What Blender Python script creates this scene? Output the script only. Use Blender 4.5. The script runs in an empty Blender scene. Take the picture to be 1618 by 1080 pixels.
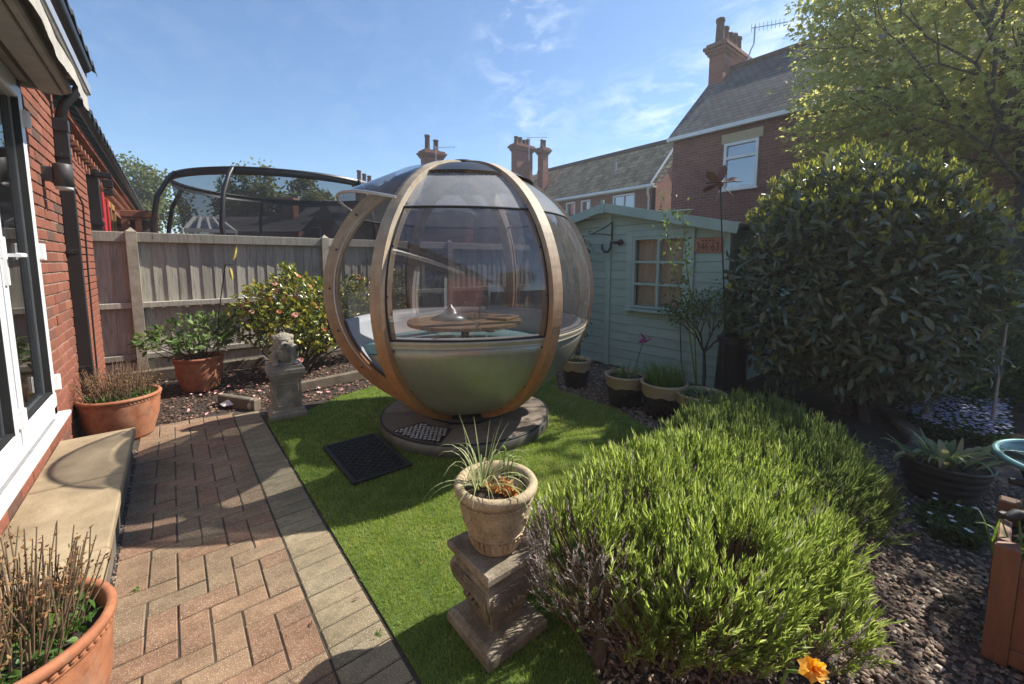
import bpy, math, random
import numpy as np
from mathutils import Vector, Matrix
random.seed(7); rng = np.random.default_rng(7)
R = math.radians; PI = math.pi
sc = bpy.context.scene
col = sc.collection

# ------------------------------------------------------------------ camera
CAMH = 1.439; YAW = R(39.247); PITCH = R(5.947); FPX = 655.0
cd = bpy.data.cameras.new('camera'); cam = bpy.data.objects.new('camera', cd); col.objects.link(cam)
cam.location = (0, 0, CAMH); cam.rotation_euler = (PI/2 - PITCH, 0, -YAW)
cd.sensor_width = 36; cd.lens = FPX/1618*36; cd.shift_y = -(540-481)/1618
cd.clip_start = .02; cd.clip_end = 4000
sc.camera = cam
# ------------------------------------------------------------------ sky, sun, exposure
SUN_EL = R(46); SUN_AZ = R(102)          # clockwise from +Y
sunv = Vector((math.cos(SUN_EL)*math.sin(SUN_AZ), math.cos(SUN_EL)*math.cos(SUN_AZ), math.sin(SUN_EL)))
w = bpy.data.worlds.new('World'); sc.world = w; w.use_nodes = True
nt = w.node_tree; nt.nodes.clear()
N = lambda t, t_=None: (t_ or nt).nodes.new(t)
out = N('ShaderNodeOutputWorld'); bg = N('ShaderNodeBackground'); sky = N('ShaderNodeTexSky')
sky.sky_type = 'NISHITA'; sky.sun_disc = False; sky.sun_elevation = SUN_EL; sky.sun_rotation = SUN_AZ
sky.air_density = 1.0; sky.dust_density = .2; sky.ozone_density = 3.0
bg.inputs[1].default_value = .102
tc = N('ShaderNodeTexCoord'); mp = N('ShaderNodeMapping'); mp.inputs['Rotation'].default_value = (R(25), R(30), R(20)); mp.inputs['Scale'].default_value = (7.5, 1.7, 11)
n1 = N('ShaderNodeTexNoise'); n1.inputs['Scale'].default_value = 2.6; n1.inputs['Detail'].default_value = 9; n1.inputs['Roughness'].default_value = .62; n1.inputs['Distortion'].default_value = .5
n2 = N('ShaderNodeTexNoise'); n2.inputs['Scale'].default_value = 2.0; n2.inputs['Detail'].default_value = 3
r1 = N('ShaderNodeMapRange'); r1.inputs[1].default_value = .45; r1.inputs[2].default_value = .84
r2 = N('ShaderNodeMapRange'); r2.inputs[1].default_value = .36; r2.inputs[2].default_value = .56
# cirrus drift: thicker around the bearing where the photograph shows it
dt = N('ShaderNodeVectorMath'); dt.operation = 'DOT_PRODUCT'; dt.inputs[1].default_value = Vector((.785, .465, .43)).normalized()
r3 = N('ShaderNodeMapRange'); r3.inputs[1].default_value = .92; r3.inputs[2].default_value = .99; r3.inputs[3].default_value = .05
m1 = N('ShaderNodeMath'); m1.operation = 'MULTIPLY'; m2 = N('ShaderNodeMath'); m2.operation = 'MULTIPLY'; m3 = N('ShaderNodeMath'); m3.operation = 'MULTIPLY'; m3.inputs[1].default_value = 1.25
mx = N('ShaderNodeMix'); mx.data_type = 'RGBA'; mx.inputs['B'].default_value = (6.6, 7.1, 7.7, 1)
L = nt.links.new
L(tc.outputs['Generated'], mp.inputs[0]); L(mp.outputs[0], n1.inputs[0]); L(tc.outputs['Generated'], n2.inputs[0]); L(tc.outputs['Generated'], dt.inputs[0])
L(n1.outputs[0], r1.inputs[0]); L(n2.outputs[0], r2.inputs[0]); L(dt.outputs['Value'], r3.inputs[0])
L(r1.outputs[0], m1.inputs[0]); L(r2.outputs[0], m1.inputs[1]); L(m1.outputs[0], m2.inputs[0]); L(r3.outputs[0], m2.inputs[1]); L(m2.outputs[0], m3.inputs[0])
L(m3.outputs[0], mx.inputs['Factor']); tn = N('ShaderNodeMix'); tn.data_type = 'RGBA'; tn.blend_type = 'MULTIPLY'; tn.inputs['Factor'].default_value = 1; tn.inputs['B'].default_value = (.84, .90, .93, 1); L(sky.outputs[0], tn.inputs['A']); L(tn.outputs['Result'], mx.inputs['A']); L(mx.outputs['Result'], bg.inputs[0]); L(bg.outputs[0], out.inputs[0])
sl = bpy.data.lights.new('sun', 'SUN'); so = bpy.data.objects.new('sun', sl); col.objects.link(so)
sl.energy = 4.4; sl.angle = R(.53); sl.color = (1, .94, .84); so.rotation_euler = sunv.to_track_quat('Z', 'Y').to_euler(); so.location = sunv*30
sc.view_settings.view_transform = 'Standard'; sc.view_settings.look = 'None'; sc.view_settings.gamma = 1; sc.view_settings.exposure = 1.0
sc.render.engine = 'CYCLES'
sc.cycles.max_bounces = 10; sc.cycles.transparent_max_bounces = 24; sc.cycles.transmission_bounces = 8

# ------------------------------------------------------------------ projection helpers (pixel -> direction)
_cy, _sy, _cp, _sp = math.cos(YAW), math.sin(YAW), math.cos(PITCH), math.sin(PITCH)
_F = Vector((_sy*_cp, _cy*_cp, -_sp)); _U = Vector((_sy*_sp, _cy*_sp, _cp)); _Rt = Vector((_cy, -_sy, 0)); _C = Vector((0, 0, CAMH))
def ray(x, y): return _F + _Rt*((x-809)/FPX) + _U*((481-y)/FPX)
def at_z(x, y, z=0): d = ray(x, y); return _C + d*((z-CAMH)/d.z)
def at_x(x, y, X): d = ray(x, y); return _C + d*(X/d.x)
def at_y(x, y, Y): d = ray(x, y); return _C + d*(Y/d.y)
def at_d(x, y, D): return _C + ray(x, y)*D
FW = Vector((_sy, _cy, 0))

# ------------------------------------------------------------------ object helpers
def T(o, label=None, cat=None, group=None, kind=None):
    if label: o['label'] = label
    if cat: o['category'] = cat
    if group: o['group'] = group
    if kind: o['kind'] = kind
    return o
def thing(name, label, cat, loc=(0, 0, 0), rz=0, group=None):
    o = bpy.data.objects.new(name, None); col.objects.link(o); o.location = loc; o.rotation_euler = (0, 0, rz); o.empty_display_size = .1
    return T(o, label, cat, group)
def link(name, me, parent=None, loc=None, rot=None, scale=None):
    o = bpy.data.objects.new(name, me); col.objects.link(o)
    if parent: o.parent = parent
    if loc is not None: o.location = loc
    if rot is not None: o.rotation_euler = rot
    if scale is not None: o.scale = scale
    return o
class MB:
    def __init__(s): s.v = []; s.f = []; s.sm = []
    def add(s, vs, fs, smooth=False, M=None):
        b = len(s.v)
        s.v += [tuple(M @ Vector(v)) for v in vs] if M is not None else [tuple(v) for v in vs]
        s.f += [tuple(i+b for i in f) for f in fs]; s.sm += [smooth]*len(fs); return s
    def box(s, c, d, rot=None, ch=0.0):
        x, y, z = d[0]/2, d[1]/2, d[2]/2
        if ch <= 0:
            vs = [(-x,-y,-z),(x,-y,-z),(x,y,-z),(-x,y,-z),(-x,-y,z),(x,-y,z),(x,y,z),(-x,y,z)]
            fs = [(0,3,2,1),(4,5,6,7),(0,1,5,4),(1,2,6,5),(2,3,7,6),(3,0,4,7)]
        else:
            ch = min(ch, x*.45, y*.45, z*.45)
            vs = []
            for zz, o in ((-z, ch), (-z+ch, 0), (z-ch, 0), (z, ch)):
                vs += [(-x+o,-y+o,zz),(x-o,-y+o,zz),(x-o,y-o,zz),(-x+o,y-o,zz)]
            fs = [(3,2,1,0),(12,13,14,15)]
            for r in range(3):
                for k in range(4): fs.append((r*4+k, r*4+(k+1)%4, (r+1)*4+(k+1)%4, (r+1)*4+k))
        M = Matrix.Translation(c)
        if rot is not None: M = M @ (rot if isinstance(rot, Matrix) else Matrix.Rotation(rot, 4, 'Z'))
        return s.add(vs, fs, False, M)
    def bar(s, a, b, wd, ht, up=(0, 0, 1), ch=0.0):
        a, b = Vector(a), Vector(b); d = b-a; y = d.normalized(); u = Vector(up)
        x = y.cross(u); x = x.normalized() if x.length > 1e-5 else Vector((1, 0, 0)); z = x.cross(y)
        M = Matrix(((x.x, y.x, z.x, 0), (x.y, y.y, z.y, 0), (x.z, y.z, z.z, 0), (0, 0, 0, 1)))
        return s.box((a+b)/2, (wd, d.length, ht), M, ch)
    def tube(s, pts, r, seg=8, caps=True, closed=False):
        P = [Vector(p) for p in pts]; n = len(P); rs = r if isinstance(r, (list, tuple)) else [r]*n
        vs = []; prev = None
        for i in range(n):
            if closed: t = P[(i+1) % n]-P[i-1]
            else: t = P[min(i+1, n-1)]-P[max(i-1, 0)]
            t = t.normalized() if t.length > 1e-9 else Vector((0, 0, 1))
            if prev is None: a = t.orthogonal().normalized()
            else: a = prev-t*prev.dot(t); a = a.normalized() if a.length > 1e-6 else t.orthogonal().normalized()
            prev = a; b = t.cross(a)
            for k in range(seg):
                q = 2*PI*k/seg; vs.append(P[i]+(a*math.cos(q)+b*math.sin(q))*rs[i])
        fs = []
        for i in range(n if closed else n-1):
            j = (i+1) % n
            for k in range(seg): fs.append((i*seg+k, i*seg+(k+1) % seg, j*seg+(k+1) % seg, j*seg+k))
        s.add(vs, fs, True)
        if caps and not closed: s.add(vs[:seg], [tuple(range(seg-1, -1, -1))]); s.add(vs[-seg:], [tuple(range(seg))])
        return s
    def lathe(s, prof, seg=32, M=None, a0=0, a1=2*PI, smooth=True):
        full = abs(a1-a0-2*PI) < 1e-6; n = seg if full else seg+1; vs = []
        for r, z in prof:
            for k in range(n): q = a0+(a1-a0)*k/seg; vs.append((r*math.cos(q), r*math.sin(q), z))
        fs = []
        for i in range(len(prof)-1):
            for k in range(seg): fs.append((i*n+k, i*n+(k+1) % n, (i+1)*n+(k+1) % n, (i+1)*n+k))
        return s.add(vs, fs, smooth, M)
    def ell(s, c, r, seg=16, rings=10, rot=None):
        vs = [(0, 0, -1)]; fs = []
        for i in range(1, rings):
            a = -PI/2+PI*i/rings
            for k in range(seg): q = 2*PI*k/seg; vs.append((math.cos(a)*math.cos(q), math.cos(a)*math.sin(q), math.sin(a)))
        vs.append((0, 0, 1)); t = len(vs)-1
        for k in range(seg): fs.append((0, 1+(k+1) % seg, 1+k)); fs.append((t, t-seg+k, t-seg+(k+1) % seg))
        for i in range(rings-2):
            for k in range(seg): b = 1+i*seg; fs.append((b+k, b+(k+1) % seg, b+seg+(k+1) % seg, b+seg+k))
        M = Matrix.Translation(c)
        if rot is not None: M = M @ rot
        return s.add(vs, fs, True, M @ Matrix.Diagonal((r[0], r[1], r[2], 1)))
    def prism(s, poly, z0, z1):
        n = len(poly); vs = [(x, y, z0) for x, y in poly]+[(x, y, z1) for x, y in poly]
        return s.add(vs, [tuple(range(n-1, -1, -1)), tuple(range(n, 2*n))]+[(k, (k+1) % n, n+(k+1) % n, n+k) for k in range(n)])
    def mesh(s, name, mat=None):
        me = bpy.data.meshes.new(name); me.from_pydata(s.v, [], s.f)
        me.polygons.foreach_set('use_smooth', s.sm); me.update()
        if mat: me.materials.append(mat)
        return me
    def build(s, name, mat, parent=None, loc=None, rot=None): return link(name, s.mesh(name, mat), parent, loc, rot)

def np_mesh(name, V, F, mat, rnd=None, smooth=False, rnd2=None):
    """V (n,3), F (m,k) arrays"""
    me = bpy.data.meshes.new(name); V = np.asarray(V, np.float32); F = np.asarray(F, np.int32); m, k = F.shape
    me.vertices.add(len(V)); me.vertices.foreach_set('co', V.ravel())
    me.loops.add(m*k); me.loops.foreach_set('vertex_index', F.ravel())
    me.polygons.add(m); me.polygons.foreach_set('loop_start', np.arange(0, m*k, k, dtype=np.int32))
    if smooth: me.polygons.foreach_set('use_smooth', np.ones(m, bool))
    me.update(calc_edges=True)
    for nm, a in (('rnd', rnd), ('rnd2', rnd2)):
        if a is not None:
            at = me.attributes.new(nm, 'FLOAT', 'FACE'); at.data.foreach_set('value', np.asarray(a, np.float32))
    me.materials.append(mat); return me
def unit(a): return a/np.maximum(np.linalg.norm(a, axis=-1, keepdims=True), 1e-9)
def rdir(n): return unit(rng.normal(size=(n, 3)))
# leaf templates: verts (x across, y along, z normal), faces of equal size
LEAF_S = (np.array([(0,0,0),(.5,.45,.12),(0,1,0),(-.5,.45,.12)]), np.array([(0,1,2),(0,2,3)]))
LEAF_M = (np.array([(0,0,0),(.36,.22,.07),(.5,.52,.1),(.28,.82,.02),(0,1,-.08),(-.28,.82,.02),(-.5,.52,.1),(-.36,.22,.07),(0,.5,-.02)]),
          np.array([(8,0,1),(8,1,2),(8,2,3),(8,3,4),(8,4,5),(8,5,6),(8,6,7),(8,7,0)]))
BLADE = (np.array([(-.5,0,0),(.5,0,0),(.35,.55,.06),(-.35,.55,.06),(0,1,.22)]), np.array([(0,1,2),(0,2,3),(3,2,4)]))
TRI = (np.array([(-.5,0,0),(.5,0,0),(0,1,.12)]), np.array([(0,1,2)]))
def _maple():
    v = [(0,0,0)]; lob = [(-60,.55),(-30,.3),(0,.0)]
    ang = [-125,-100,-72,-50,-28,0,28,50,72,100,125]; rad = [.28,.55,.3,.78,.36,1.0,.36,.78,.3,.55,.28]
    pts = [(.62*math.sin(R(a))*r, .38+.62*math.cos(R(a))*r, -.1*r) for a, r in zip(ang, rad)]
    vs = np.array([(0,.34,.03)]+pts); fs = [(0,i+2,i+1) for i in range(10)]+[(0,1,11)]
    return vs, np.array(fs)
LEAF_MAPLE = _maple()
def leaves(pos, d, nrm, ln, wd, tpl):
    """arrays: pos (n,3), d along, nrm approx normal, ln, wd (n)"""
    n = len(pos); d = unit(d); x = unit(np.cross(d, nrm)); z = np.cross(x, d)
    tv, tf = tpl; k = len(tv)
    V = pos[:, None]+x[:, None]*(tv[None, :, 0:1]*wd[:, None, None])+d[:, None]*(tv[None, :, 1:2]*ln[:, None, None])+z[:, None]*(tv[None, :, 2:3]*ln[:, None, None])
    F = tf[None]+(np.arange(n)*k)[:, None, None]
    return V.reshape(-1, 3), F.reshape(-1, tf.shape[1])
def leaf_mesh(name, mat, pos, d, nrm, ln, wd, tpl=LEAF_S, rnd=None, rnd2=None):
    n = len(pos); V, F = leaves(pos, d, nrm, ln, wd, tpl); q = len(tpl[1])
    rnd = rng.random(n) if rnd is None else rnd
    return np_mesh(name, V, F, mat, np.repeat(rnd, q), False, None if rnd2 is None else np.repeat(rnd2, q))
def merge(parts):
    Vs = []; Fs = []; b = 0
    for V, F in parts: Vs.append(V); Fs.append(F+b); b += len(V)
    return np.concatenate(Vs), np.concatenate(Fs)

# ------------------------------------------------------------------ materials
class NT:
    def __init__(s, name):
        s.m = bpy.data.materials.new(name); s.m.use_nodes = True; s.t = s.m.node_tree; s.t.nodes.clear()
        s.out = s.n('ShaderNodeOutputMaterial'); s.b = s.n('ShaderNodeBsdfPrincipled'); s.l(s.b.outputs[0], s.out.inputs[0])
    def n(s, t, **kw):
        x = s.t.nodes.new(t)
        for k, v in kw.items():
            if k in x.inputs: x.inputs[k].default_value = v
            else: setattr(x, k, v)
        return x
    def l(s, a, b): s.t.links.new(a, b)
    def co(s, sc=(1, 1, 1), kind='Object', rot=(0, 0, 0)):
        t = s.n('ShaderNodeTexCoord'); m = s.n('ShaderNodeMapping'); m.inputs['Scale'].default_value = sc; m.inputs['Rotation'].default_value = rot; s.l(t.outputs[kind], m.inputs[0]); return m.outputs[0]
    def noise(s, v, scale, detail=4, rough=.55, dist=0):
        x = s.n('ShaderNodeTexNoise'); x.inputs['Scale'].default_value = scale; x.inputs['Detail'].default_value = detail; x.inputs['Roughness'].default_value = rough; x.inputs['Distortion'].default_value = dist
        if v is not None: s.l(v, x.inputs['Vector'])
        return x.outputs[0]
    def ramp(s, f, stops):
        r = s.n('ShaderNodeValToRGB'); e = r.color_ramp.elements
        while len(e) < len(stops): e.new(.5)
        for i, (p, c) in enumerate(stops): e[i].position = p; e[i].color = (*c, 1) if len(c) == 3 else c
        s.l(f, r.inputs[0]); return r.outputs[0]
    def mix(s, f, a, b, bt='MIX'):
        x = s.n('ShaderNodeMix', data_type='RGBA', blend_type=bt)
        for k, v in (('Factor', f), ('A', a), ('B', b)):
            i = x.inputs[k]
            if hasattr(v, 'is_linked'): s.l(v, i)
            elif isinstance(v, (int, float)): i.default_value = v
            else: i.default_value = (*v, 1)
        return x.outputs['Result']
    def math(s, op, a, b=0.0):
        x = s.n('ShaderNodeMath', operation=op)
        for i, v in enumerate((a, b)):
            if hasattr(v, 'is_linked'): s.l(v, x.inputs[i])
            else: x.inputs[i].default_value = v
        return x.outputs[0]
    def bump(s, h, st=.3, dist=.01):
        x = s.n('ShaderNodeBump'); x.inputs['Strength'].default_value = st; x.inputs['Distance'].default_value = dist; s.l(h, x.inputs['Height']); s.l(x.outputs[0], s.b.inputs['Normal'])
    def objrnd(s): return s.n('ShaderNodeObjectInfo').outputs['Random']
    def attr(s, a='rnd'): return s.n('ShaderNodeAttribute', attribute_name=a).outputs['Fac']
    def col(s, c): s.l(c, s.b.inputs['Base Color']) if hasattr(c, 'is_linked') else setattr(s.b.inputs['Base Color'], 'default_value', (*c, 1))
    def set(s, **k):
        for a, v in k.items(): s.b.inputs[a.replace('_', ' ')].default_value = v
        return s
def M(name, c1, c2=None, scale=8, rough=.7, bump=.2, bscale=None, metal=0, stretch=(1, 1, 1), var=0.0, spec=.5, dist=.006, coat=0):
    k = NT(name); c2 = c2 or tuple(x*.7 for x in c1); v = k.co(stretch)
    f = k.noise(v, scale, 6, .6); c = k.ramp(f, [(.3, c2), (.7, c1)])
    if var:
        r = k.objrnd(); mr = k.n('ShaderNodeMapRange'); mr.inputs[3].default_value = 1-var; mr.inputs[4].default_value = 1+var; k.l(r, mr.inputs[0])
        h = k.n('ShaderNodeHueSaturation'); k.l(mr.outputs[0], h.inputs['Value']); k.l(c, h.inputs['Color']); c = h.outputs[0]
    k.col(c); k.set(Roughness=rough, Metallic=metal, Specular_IOR_Level=spec, Coat_Weight=coat)
    if bump: k.bump(k.noise(v, bscale or scale*4, 5, .65), bump, dist)
    return k.m
def leafmat(name, stops, trans=.35, rough=.5, spec=.35, tcol=None, tint=None):
    """leaf colour by per-leaf random number; some light passes through"""
    k = NT(name); c = k.ramp(k.attr('rnd'), stops); k.col(c); k.set(Roughness=rough, Specular_IOR_Level=spec)
    t = k.n('ShaderNodeBsdfTranslucent'); h = k.n('ShaderNodeHueSaturation', Value=1.5, Saturation=1.1, Hue=.485); k.l(c, h.inputs['Color']); k.l(h.outputs[0], t.inputs[0])
    mxs = k.n('ShaderNodeMixShader'); mxs.inputs[0].default_value = trans; k.l(k.b.outputs[0], mxs.inputs[1]); k.l(t.outputs[0], mxs.inputs[2]); k.l(mxs.outputs[0], k.out.inputs[0])
    return k.m
def brickmat(name, axis, c1, c2, mortar, sc=1.0, offx=0):
    """small far bricks: axis 'x' for a wall in a plane of constant x, 'y' for constant y"""
    k = NT(name); t = k.n('ShaderNodeTexCoord'); s = k.n('ShaderNodeSeparateXYZ'); cb = k.n('ShaderNodeCombineXYZ')
    k.l(t.outputs['Object'], s.inputs[0]); k.l(s.outputs['Y' if axis == 'x' else 'X'], cb.inputs[0]); k.l(s.outputs['Z'], cb.inputs[1])
    b = k.n('ShaderNodeTexBrick'); b.inputs['Scale'].default_value = 1/sc; b.inputs['Brick Width'].default_value = .225; b.inputs['Row Height'].default_value = .075; b.inputs['Mortar Size'].default_value = .006; b.inputs['Mortar Smooth'].default_value = .3
    b.inputs['Color1'].default_value = (*c1, 1); b.inputs['Color2'].default_value = (*c2, 1); b.inputs['Mortar'].default_value = (*mortar, 1); b.inputs['Bias'].default_value = -.1
    k.l(cb.outputs[0], b.inputs['Vector'])
    f = k.noise(t.outputs['Object'], 1.3, 6, .6); k.col(k.mix(.55, b.outputs[0], k.ramp(f, [(.3, (.55,.5,.48)), (.7, (1.15,1.1,1.05))]), 'MULTIPLY'))
    k.set(Roughness=.9, Specular_IOR_Level=.2)
    mm = k.math('MULTIPLY', b.outputs['Fac'], -1.0); k.bump(mm, .6, .01); return k.m
def glassmat(name, tint, refl=.06, rough=.0, milk=0.0):
    k = NT(name); k.t.nodes.remove(k.b); tr = k.n('ShaderNodeBsdfTransparent'); tr.inputs[0].default_value = (*tint, 1)
    g = k.n('ShaderNodeBsdfGlossy'); g.inputs['Roughness'].default_value = rough; fr = k.n('ShaderNodeLayerWeight'); fr.inputs[0].default_value = .5
    p = k.math('POWER', fr.outputs['Facing'], 4.0); f = k.math('ADD', k.math('MULTIPLY', p, .75), refl)
    mxs = k.n('ShaderNodeMixShader'); k.l(f, mxs.inputs[0]); k.l(tr.outputs[0], mxs.inputs[1]); k.l(g.outputs[0], mxs.inputs[2]); res = mxs.outputs[0]
    if milk:
        dfs = k.n('ShaderNodeBsdfDiffuse'); dfs.inputs[0].default_value = (.55,.54,.55,1); m2 = k.n('ShaderNodeMixShader'); k.l(k.ramp(k.noise(k.co((5,5,.7)), 4, 6, .7), [(.3, (milk*.5,)*3), (.7, (milk*1.4,)*3)]), m2.inputs[0]); k.l(res, m2.inputs[1]); k.l(dfs.outputs[0], m2.inputs[2]); res = m2.outputs[0]
    k.l(res, k.out.inputs[0]); return k.m
MT = {}
# ------------------------------------------------------------------ shared materials
def paver_mat(name, reds):
    k = NT(name); v = k.co(); r = k.objrnd(); base = k.ramp(r, reds)
    f = k.noise(v, 14, 5, .6); c = k.mix(.55, base, k.ramp(f, [(.3, (.55,.5,.46)), (.72, (1.25,1.2,1.12))]), 'MULTIPLY')
    vo = k.n('ShaderNodeTexVoronoi'); vo.inputs['Scale'].default_value = 300; k.l(v, vo.inputs['Vector'])
    sp = k.ramp(vo.outputs['Color'], [(.50, (0,0,0)), (.60, (1,1,1))]); near = k.ramp(vo.outputs['Distance'], [(.30, (1,1,1)), (.46, (0,0,0))])
    c = k.mix(k.math('MULTIPLY', k.math('MULTIPLY', sp, near), .95), c, (.56,.47,.33))
    dk = k.noise(v, 420, 2, .5); c = k.mix(.5, c, k.ramp(dk, [(.36, (.45,.42,.4)), (.55, (1.1,1.1,1.1))]), 'MULTIPLY')
    g_ = k.n('ShaderNodeNewGeometry').outputs['Position']; c = k.mix(.75, c, k.ramp(k.noise(g_, 2.3, 6, .65), [(.3, (.5,.49,.47)), (.62, (1.08,1.07,1.05))]), 'MULTIPLY')   # dirt drifting over the paving
    k.col(c); k.set(Roughness=.9, Specular_IOR_Level=.25); k.bump(k.noise(v, 300, 4, .7), .5, .004); return k.m
MT['paver'] = paver_mat('paver_red', [(0, (.22,.14,.095)), (.25, (.285,.165,.11)), (.5, (.235,.175,.118)), (.75, (.30,.195,.128)), (1, (.225,.17,.115))])
MT['paver_g'] = paver_mat('paver_grey', [(0, (.25,.21,.14)), (.5, (.31,.26,.175)), (1, (.23,.2,.14))])
MT['joint'] = M('joint_sand', (.075,.06,.045), (.03,.025,.02), 30, .95, .4, 120)
MT['ground'] = M('ground_far', (.10,.13,.05), (.06,.07,.035), .6, .95, .3)
MT['soil'] = M('soil', (.062,.043,.032), (.022,.016,.013), 18, .97, .8, 70, dist=.02)
MT['gravelbase'] = M('gravel_bed', (.16,.125,.095), (.045,.036,.03), 60, .95, .9, 90, dist=.012)
MT['turfbase'] = M('turf_backing', (.09,.14,.025), (.06,.10,.018), 70, .9, .6, 200)
MT['turf'] = leafmat('turf_blade', [(0, (.15,.23,.045)), (.5, (.265,.355,.075)), (.85, (.355,.415,.115)), (1, (.46,.45,.2))], .42, .45, .35)
def chipmat(name, stops):
    k = NT(name); c = k.ramp(k.attr('rnd'), stops); f = k.noise(k.co(), 60, 4, .6)
    k.col(k.mix(.5, c, k.ramp(f, [(.3, (.6,.58,.55)), (.7, (1.2,1.18,1.15))]), 'MULTIPLY')); k.set(Roughness=.85, Specular_IOR_Level=.3); k.bump(k.noise(k.co(), 160, 3), .4, .003); return k.m
MT['chip'] = chipmat('gravel_chip', [(0, (.10,.065,.055)), (.2, (.20,.13,.10)), (.4, (.30,.22,.16)), (.6, (.17,.14,.13)), (.8, (.33,.26,.195)), (.97, (.38,.31,.24)), (1, (.55,.50,.44))])
MT['litter'] = chipmat('leaf_litter', [(0, (.05,.03,.02)), (.5, (.12,.07,.045)), (.85, (.2,.12,.08)), (1, (.32,.22,.16))])
MT['concrete'] = M('concrete', (.42,.37,.29), (.25,.22,.17), 9, .93, .5, 60)
MT['stone'] = M('sandstone_slab', (.40,.31,.19), (.20,.145,.085), 3.6, .9, .5, 26, dist=.012)
MT['stone_d'] = M('stone_dark', (.2,.16,.12), (.09,.075,.06), 6, .95, .5, 40)
MT['white'] = M('upvc_white', (.80,.80,.79), (.74,.74,.73), 3, .3, 0)
MT['black'] = M('black_plastic', (.022,.021,.022), (.014,.014,.014), 8, .42, .05)
MT['rubber'] = M('rubber', (.018,.018,.019), (.01,.01,.01), 30, .6, .2)
MT['steel'] = M('brushed_steel', (.55,.54,.52), (.42,.41,.40), 30, .28, .05, metal=1, stretch=(1,1,8))
MT['darkglass'] = M('dark_interior', (.02,.02,.022), (.012,.012,.013), 2, .9, 0)
MT['pane'] = glassmat('window_pane', (.72,.74,.76), .10)
k = NT('terracotta'); v = k.co(); c = k.ramp(k.noise(v, 7, 5, .6), [(.3, (.33,.125,.062)), (.7, (.43,.18,.09))])
sp = k.n('ShaderNodeSeparateXYZ'); k.l(v, sp.inputs[0]); lime = k.ramp(k.math('ADD', k.noise(k.co((1,1,.55)), 5, 7, .7), k.math('MULTIPLY', sp.outputs['Z'], -.12)), [(.5, (0,0,0)), (.66, (1,1,1))])
c = k.mix(k.math('MULTIPLY', lime, .38), c, (.50,.36,.26)); dirt = k.ramp(k.noise(v, 16, 6, .7), [(.36, (.5,.46,.42)), (.55, (1,1,1))]); k.col(k.mix(.55, c, dirt, 'MULTIPLY')); k.set(Roughness=.8, Specular_IOR_Level=.3); k.bump(k.noise(v, 70, 5, .7), .25, .006); MT['terracotta'] = k.m
MT['potsoil'] = M('pot_compost', (.085,.06,.04), (.02,.015,.012), 60, .98, 1.0, 110, dist=.02)

# ------------------------------------------------------------------ ground
S_ = MB(); S_.add([(-300,-300,-.06),(300,-300,-.06),(300,300,-.06),(-300,300,-.06)], [(0,1,2,3)])
T(S_.build('ground', MT['ground']), kind='structure')
b = MB(); b.add([(-.72,-6,-.022),(7.6,-6,-.022),(7.6,7.3,-.022),(-.72,7.3,-.022)], [(0,1,2,3)]); T(b.build('gravel_bed', MT['gravelbase']), kind='structure')
b = MB(); b.add([(-.72,4.70,-.012),(.55,4.56,-.012),(.95,4.28,-.012),(1.3,4.5,-.012),(2.4,4.75,-.012),(4.2,4.9,-.012),(4.2,6.95,-.012),(-.72,6.95,-.012)], [tuple(range(8))]); T(b.build('soil_bed', MT['soil']), kind='structure')
b = MB(); b.add([(4.1,.25,-.014),(9.2,-3.0,-.014),(9.2,1.9,-.014),(6.9,1.98,-.014),(4.05,1.95,-.014)], [(0,1,2,3,4)]); T(b.build('soil_border', MT['soil']), kind='structure')

# ------------------------------------------------------------------ path of pavers
UX, VY, SP = -.175, 1.932, .1015
path = MB(); path.add([(-.34,-5,-.0055),(.57,-5,-.0055),(.57,4.72,-.0055),(-.34,4.72,-.0055)], [(0,1,2,3)]); path = T(path.build('paved_path', MT['joint']), kind='structure')
def block_mesh(lx, ly, h=.05, ch=.004):
    x, y = lx/2, ly/2; c = ch
    vs = [(-x,-y,-h),(x,-y,-h),(x,y,-h),(-x,y,-h),(-x,-y,-c),(x,-y,-c),(x,y,-c),(-x,y,-c),(-x+c,-y+c,0),(x-c,-y+c,0),(x-c,y-c,0),(-x+c,y-c,0)]
    fs = [(8,9,10,11)]+[(i,(i+1)%4,4+(i+1)%4,4+i) for i in range(4)]+[(4+i,4+(i+1)%4,8+(i+1)%4,8+i) for i in range(4)]
    m = MB(); m.add(vs, fs); return m
_pc = {}
def paver(u0, u1, v0, v1, mat):
    if u1-u0 < .12 or v1-v0 < .12: return
    g = .0052; lx, ly = round((u1-u0)*SP-g, 4), round((v1-v0)*SP-g, 4)
    if (lx, ly, mat) not in _pc: _pc[(lx, ly, mat)] = block_mesh(lx, ly).mesh('paver', MT[mat])
    link('paver', _pc[(lx, ly, mat)], path, (UX+(u0+u1)/2*SP+random.gauss(0,.0006), VY+(v0+v1)/2*SP+random.gauss(0,.0006), random.gauss(0,.0011)),
         (random.gauss(0,.006), random.gauss(0,.006), random.gauss(0,.004)))
U0, U1, V0, V1 = -1.22, 5.18, -9.0, 27.3
for k in range(-4, 8):
    for m in range(-6, 10):
        for (a0, a1, b0, b1) in ((k-1, k+1, 3-k+4*m, 4-k+4*m), (k, k+1, 4-k+4*m, 6-k+4*m)):
            if a0 >= 5 or a1 <= -1: continue
            if a0 == -1: a0 = U0
            if a1 == 5: a1 = U1
            c0, c1, d0, d1 = max(a0, U0), min(a1, U1), max(b0, V0), min(b1, V1-max(0, (a0+a1)/2-2)*.15)
            if c1 > c0 and d1 > d0 and VY+d1*SP > .95 + (.8 if UX+c1*SP < .0 else 0): paver(c0, c1, d0, d1, 'paver')
v = V0
while v < 26:
    if VY+v*SP > .8: paver(U1+.04, U1+2.06, v, v+1, 'paver_g')
    v += 1
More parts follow.
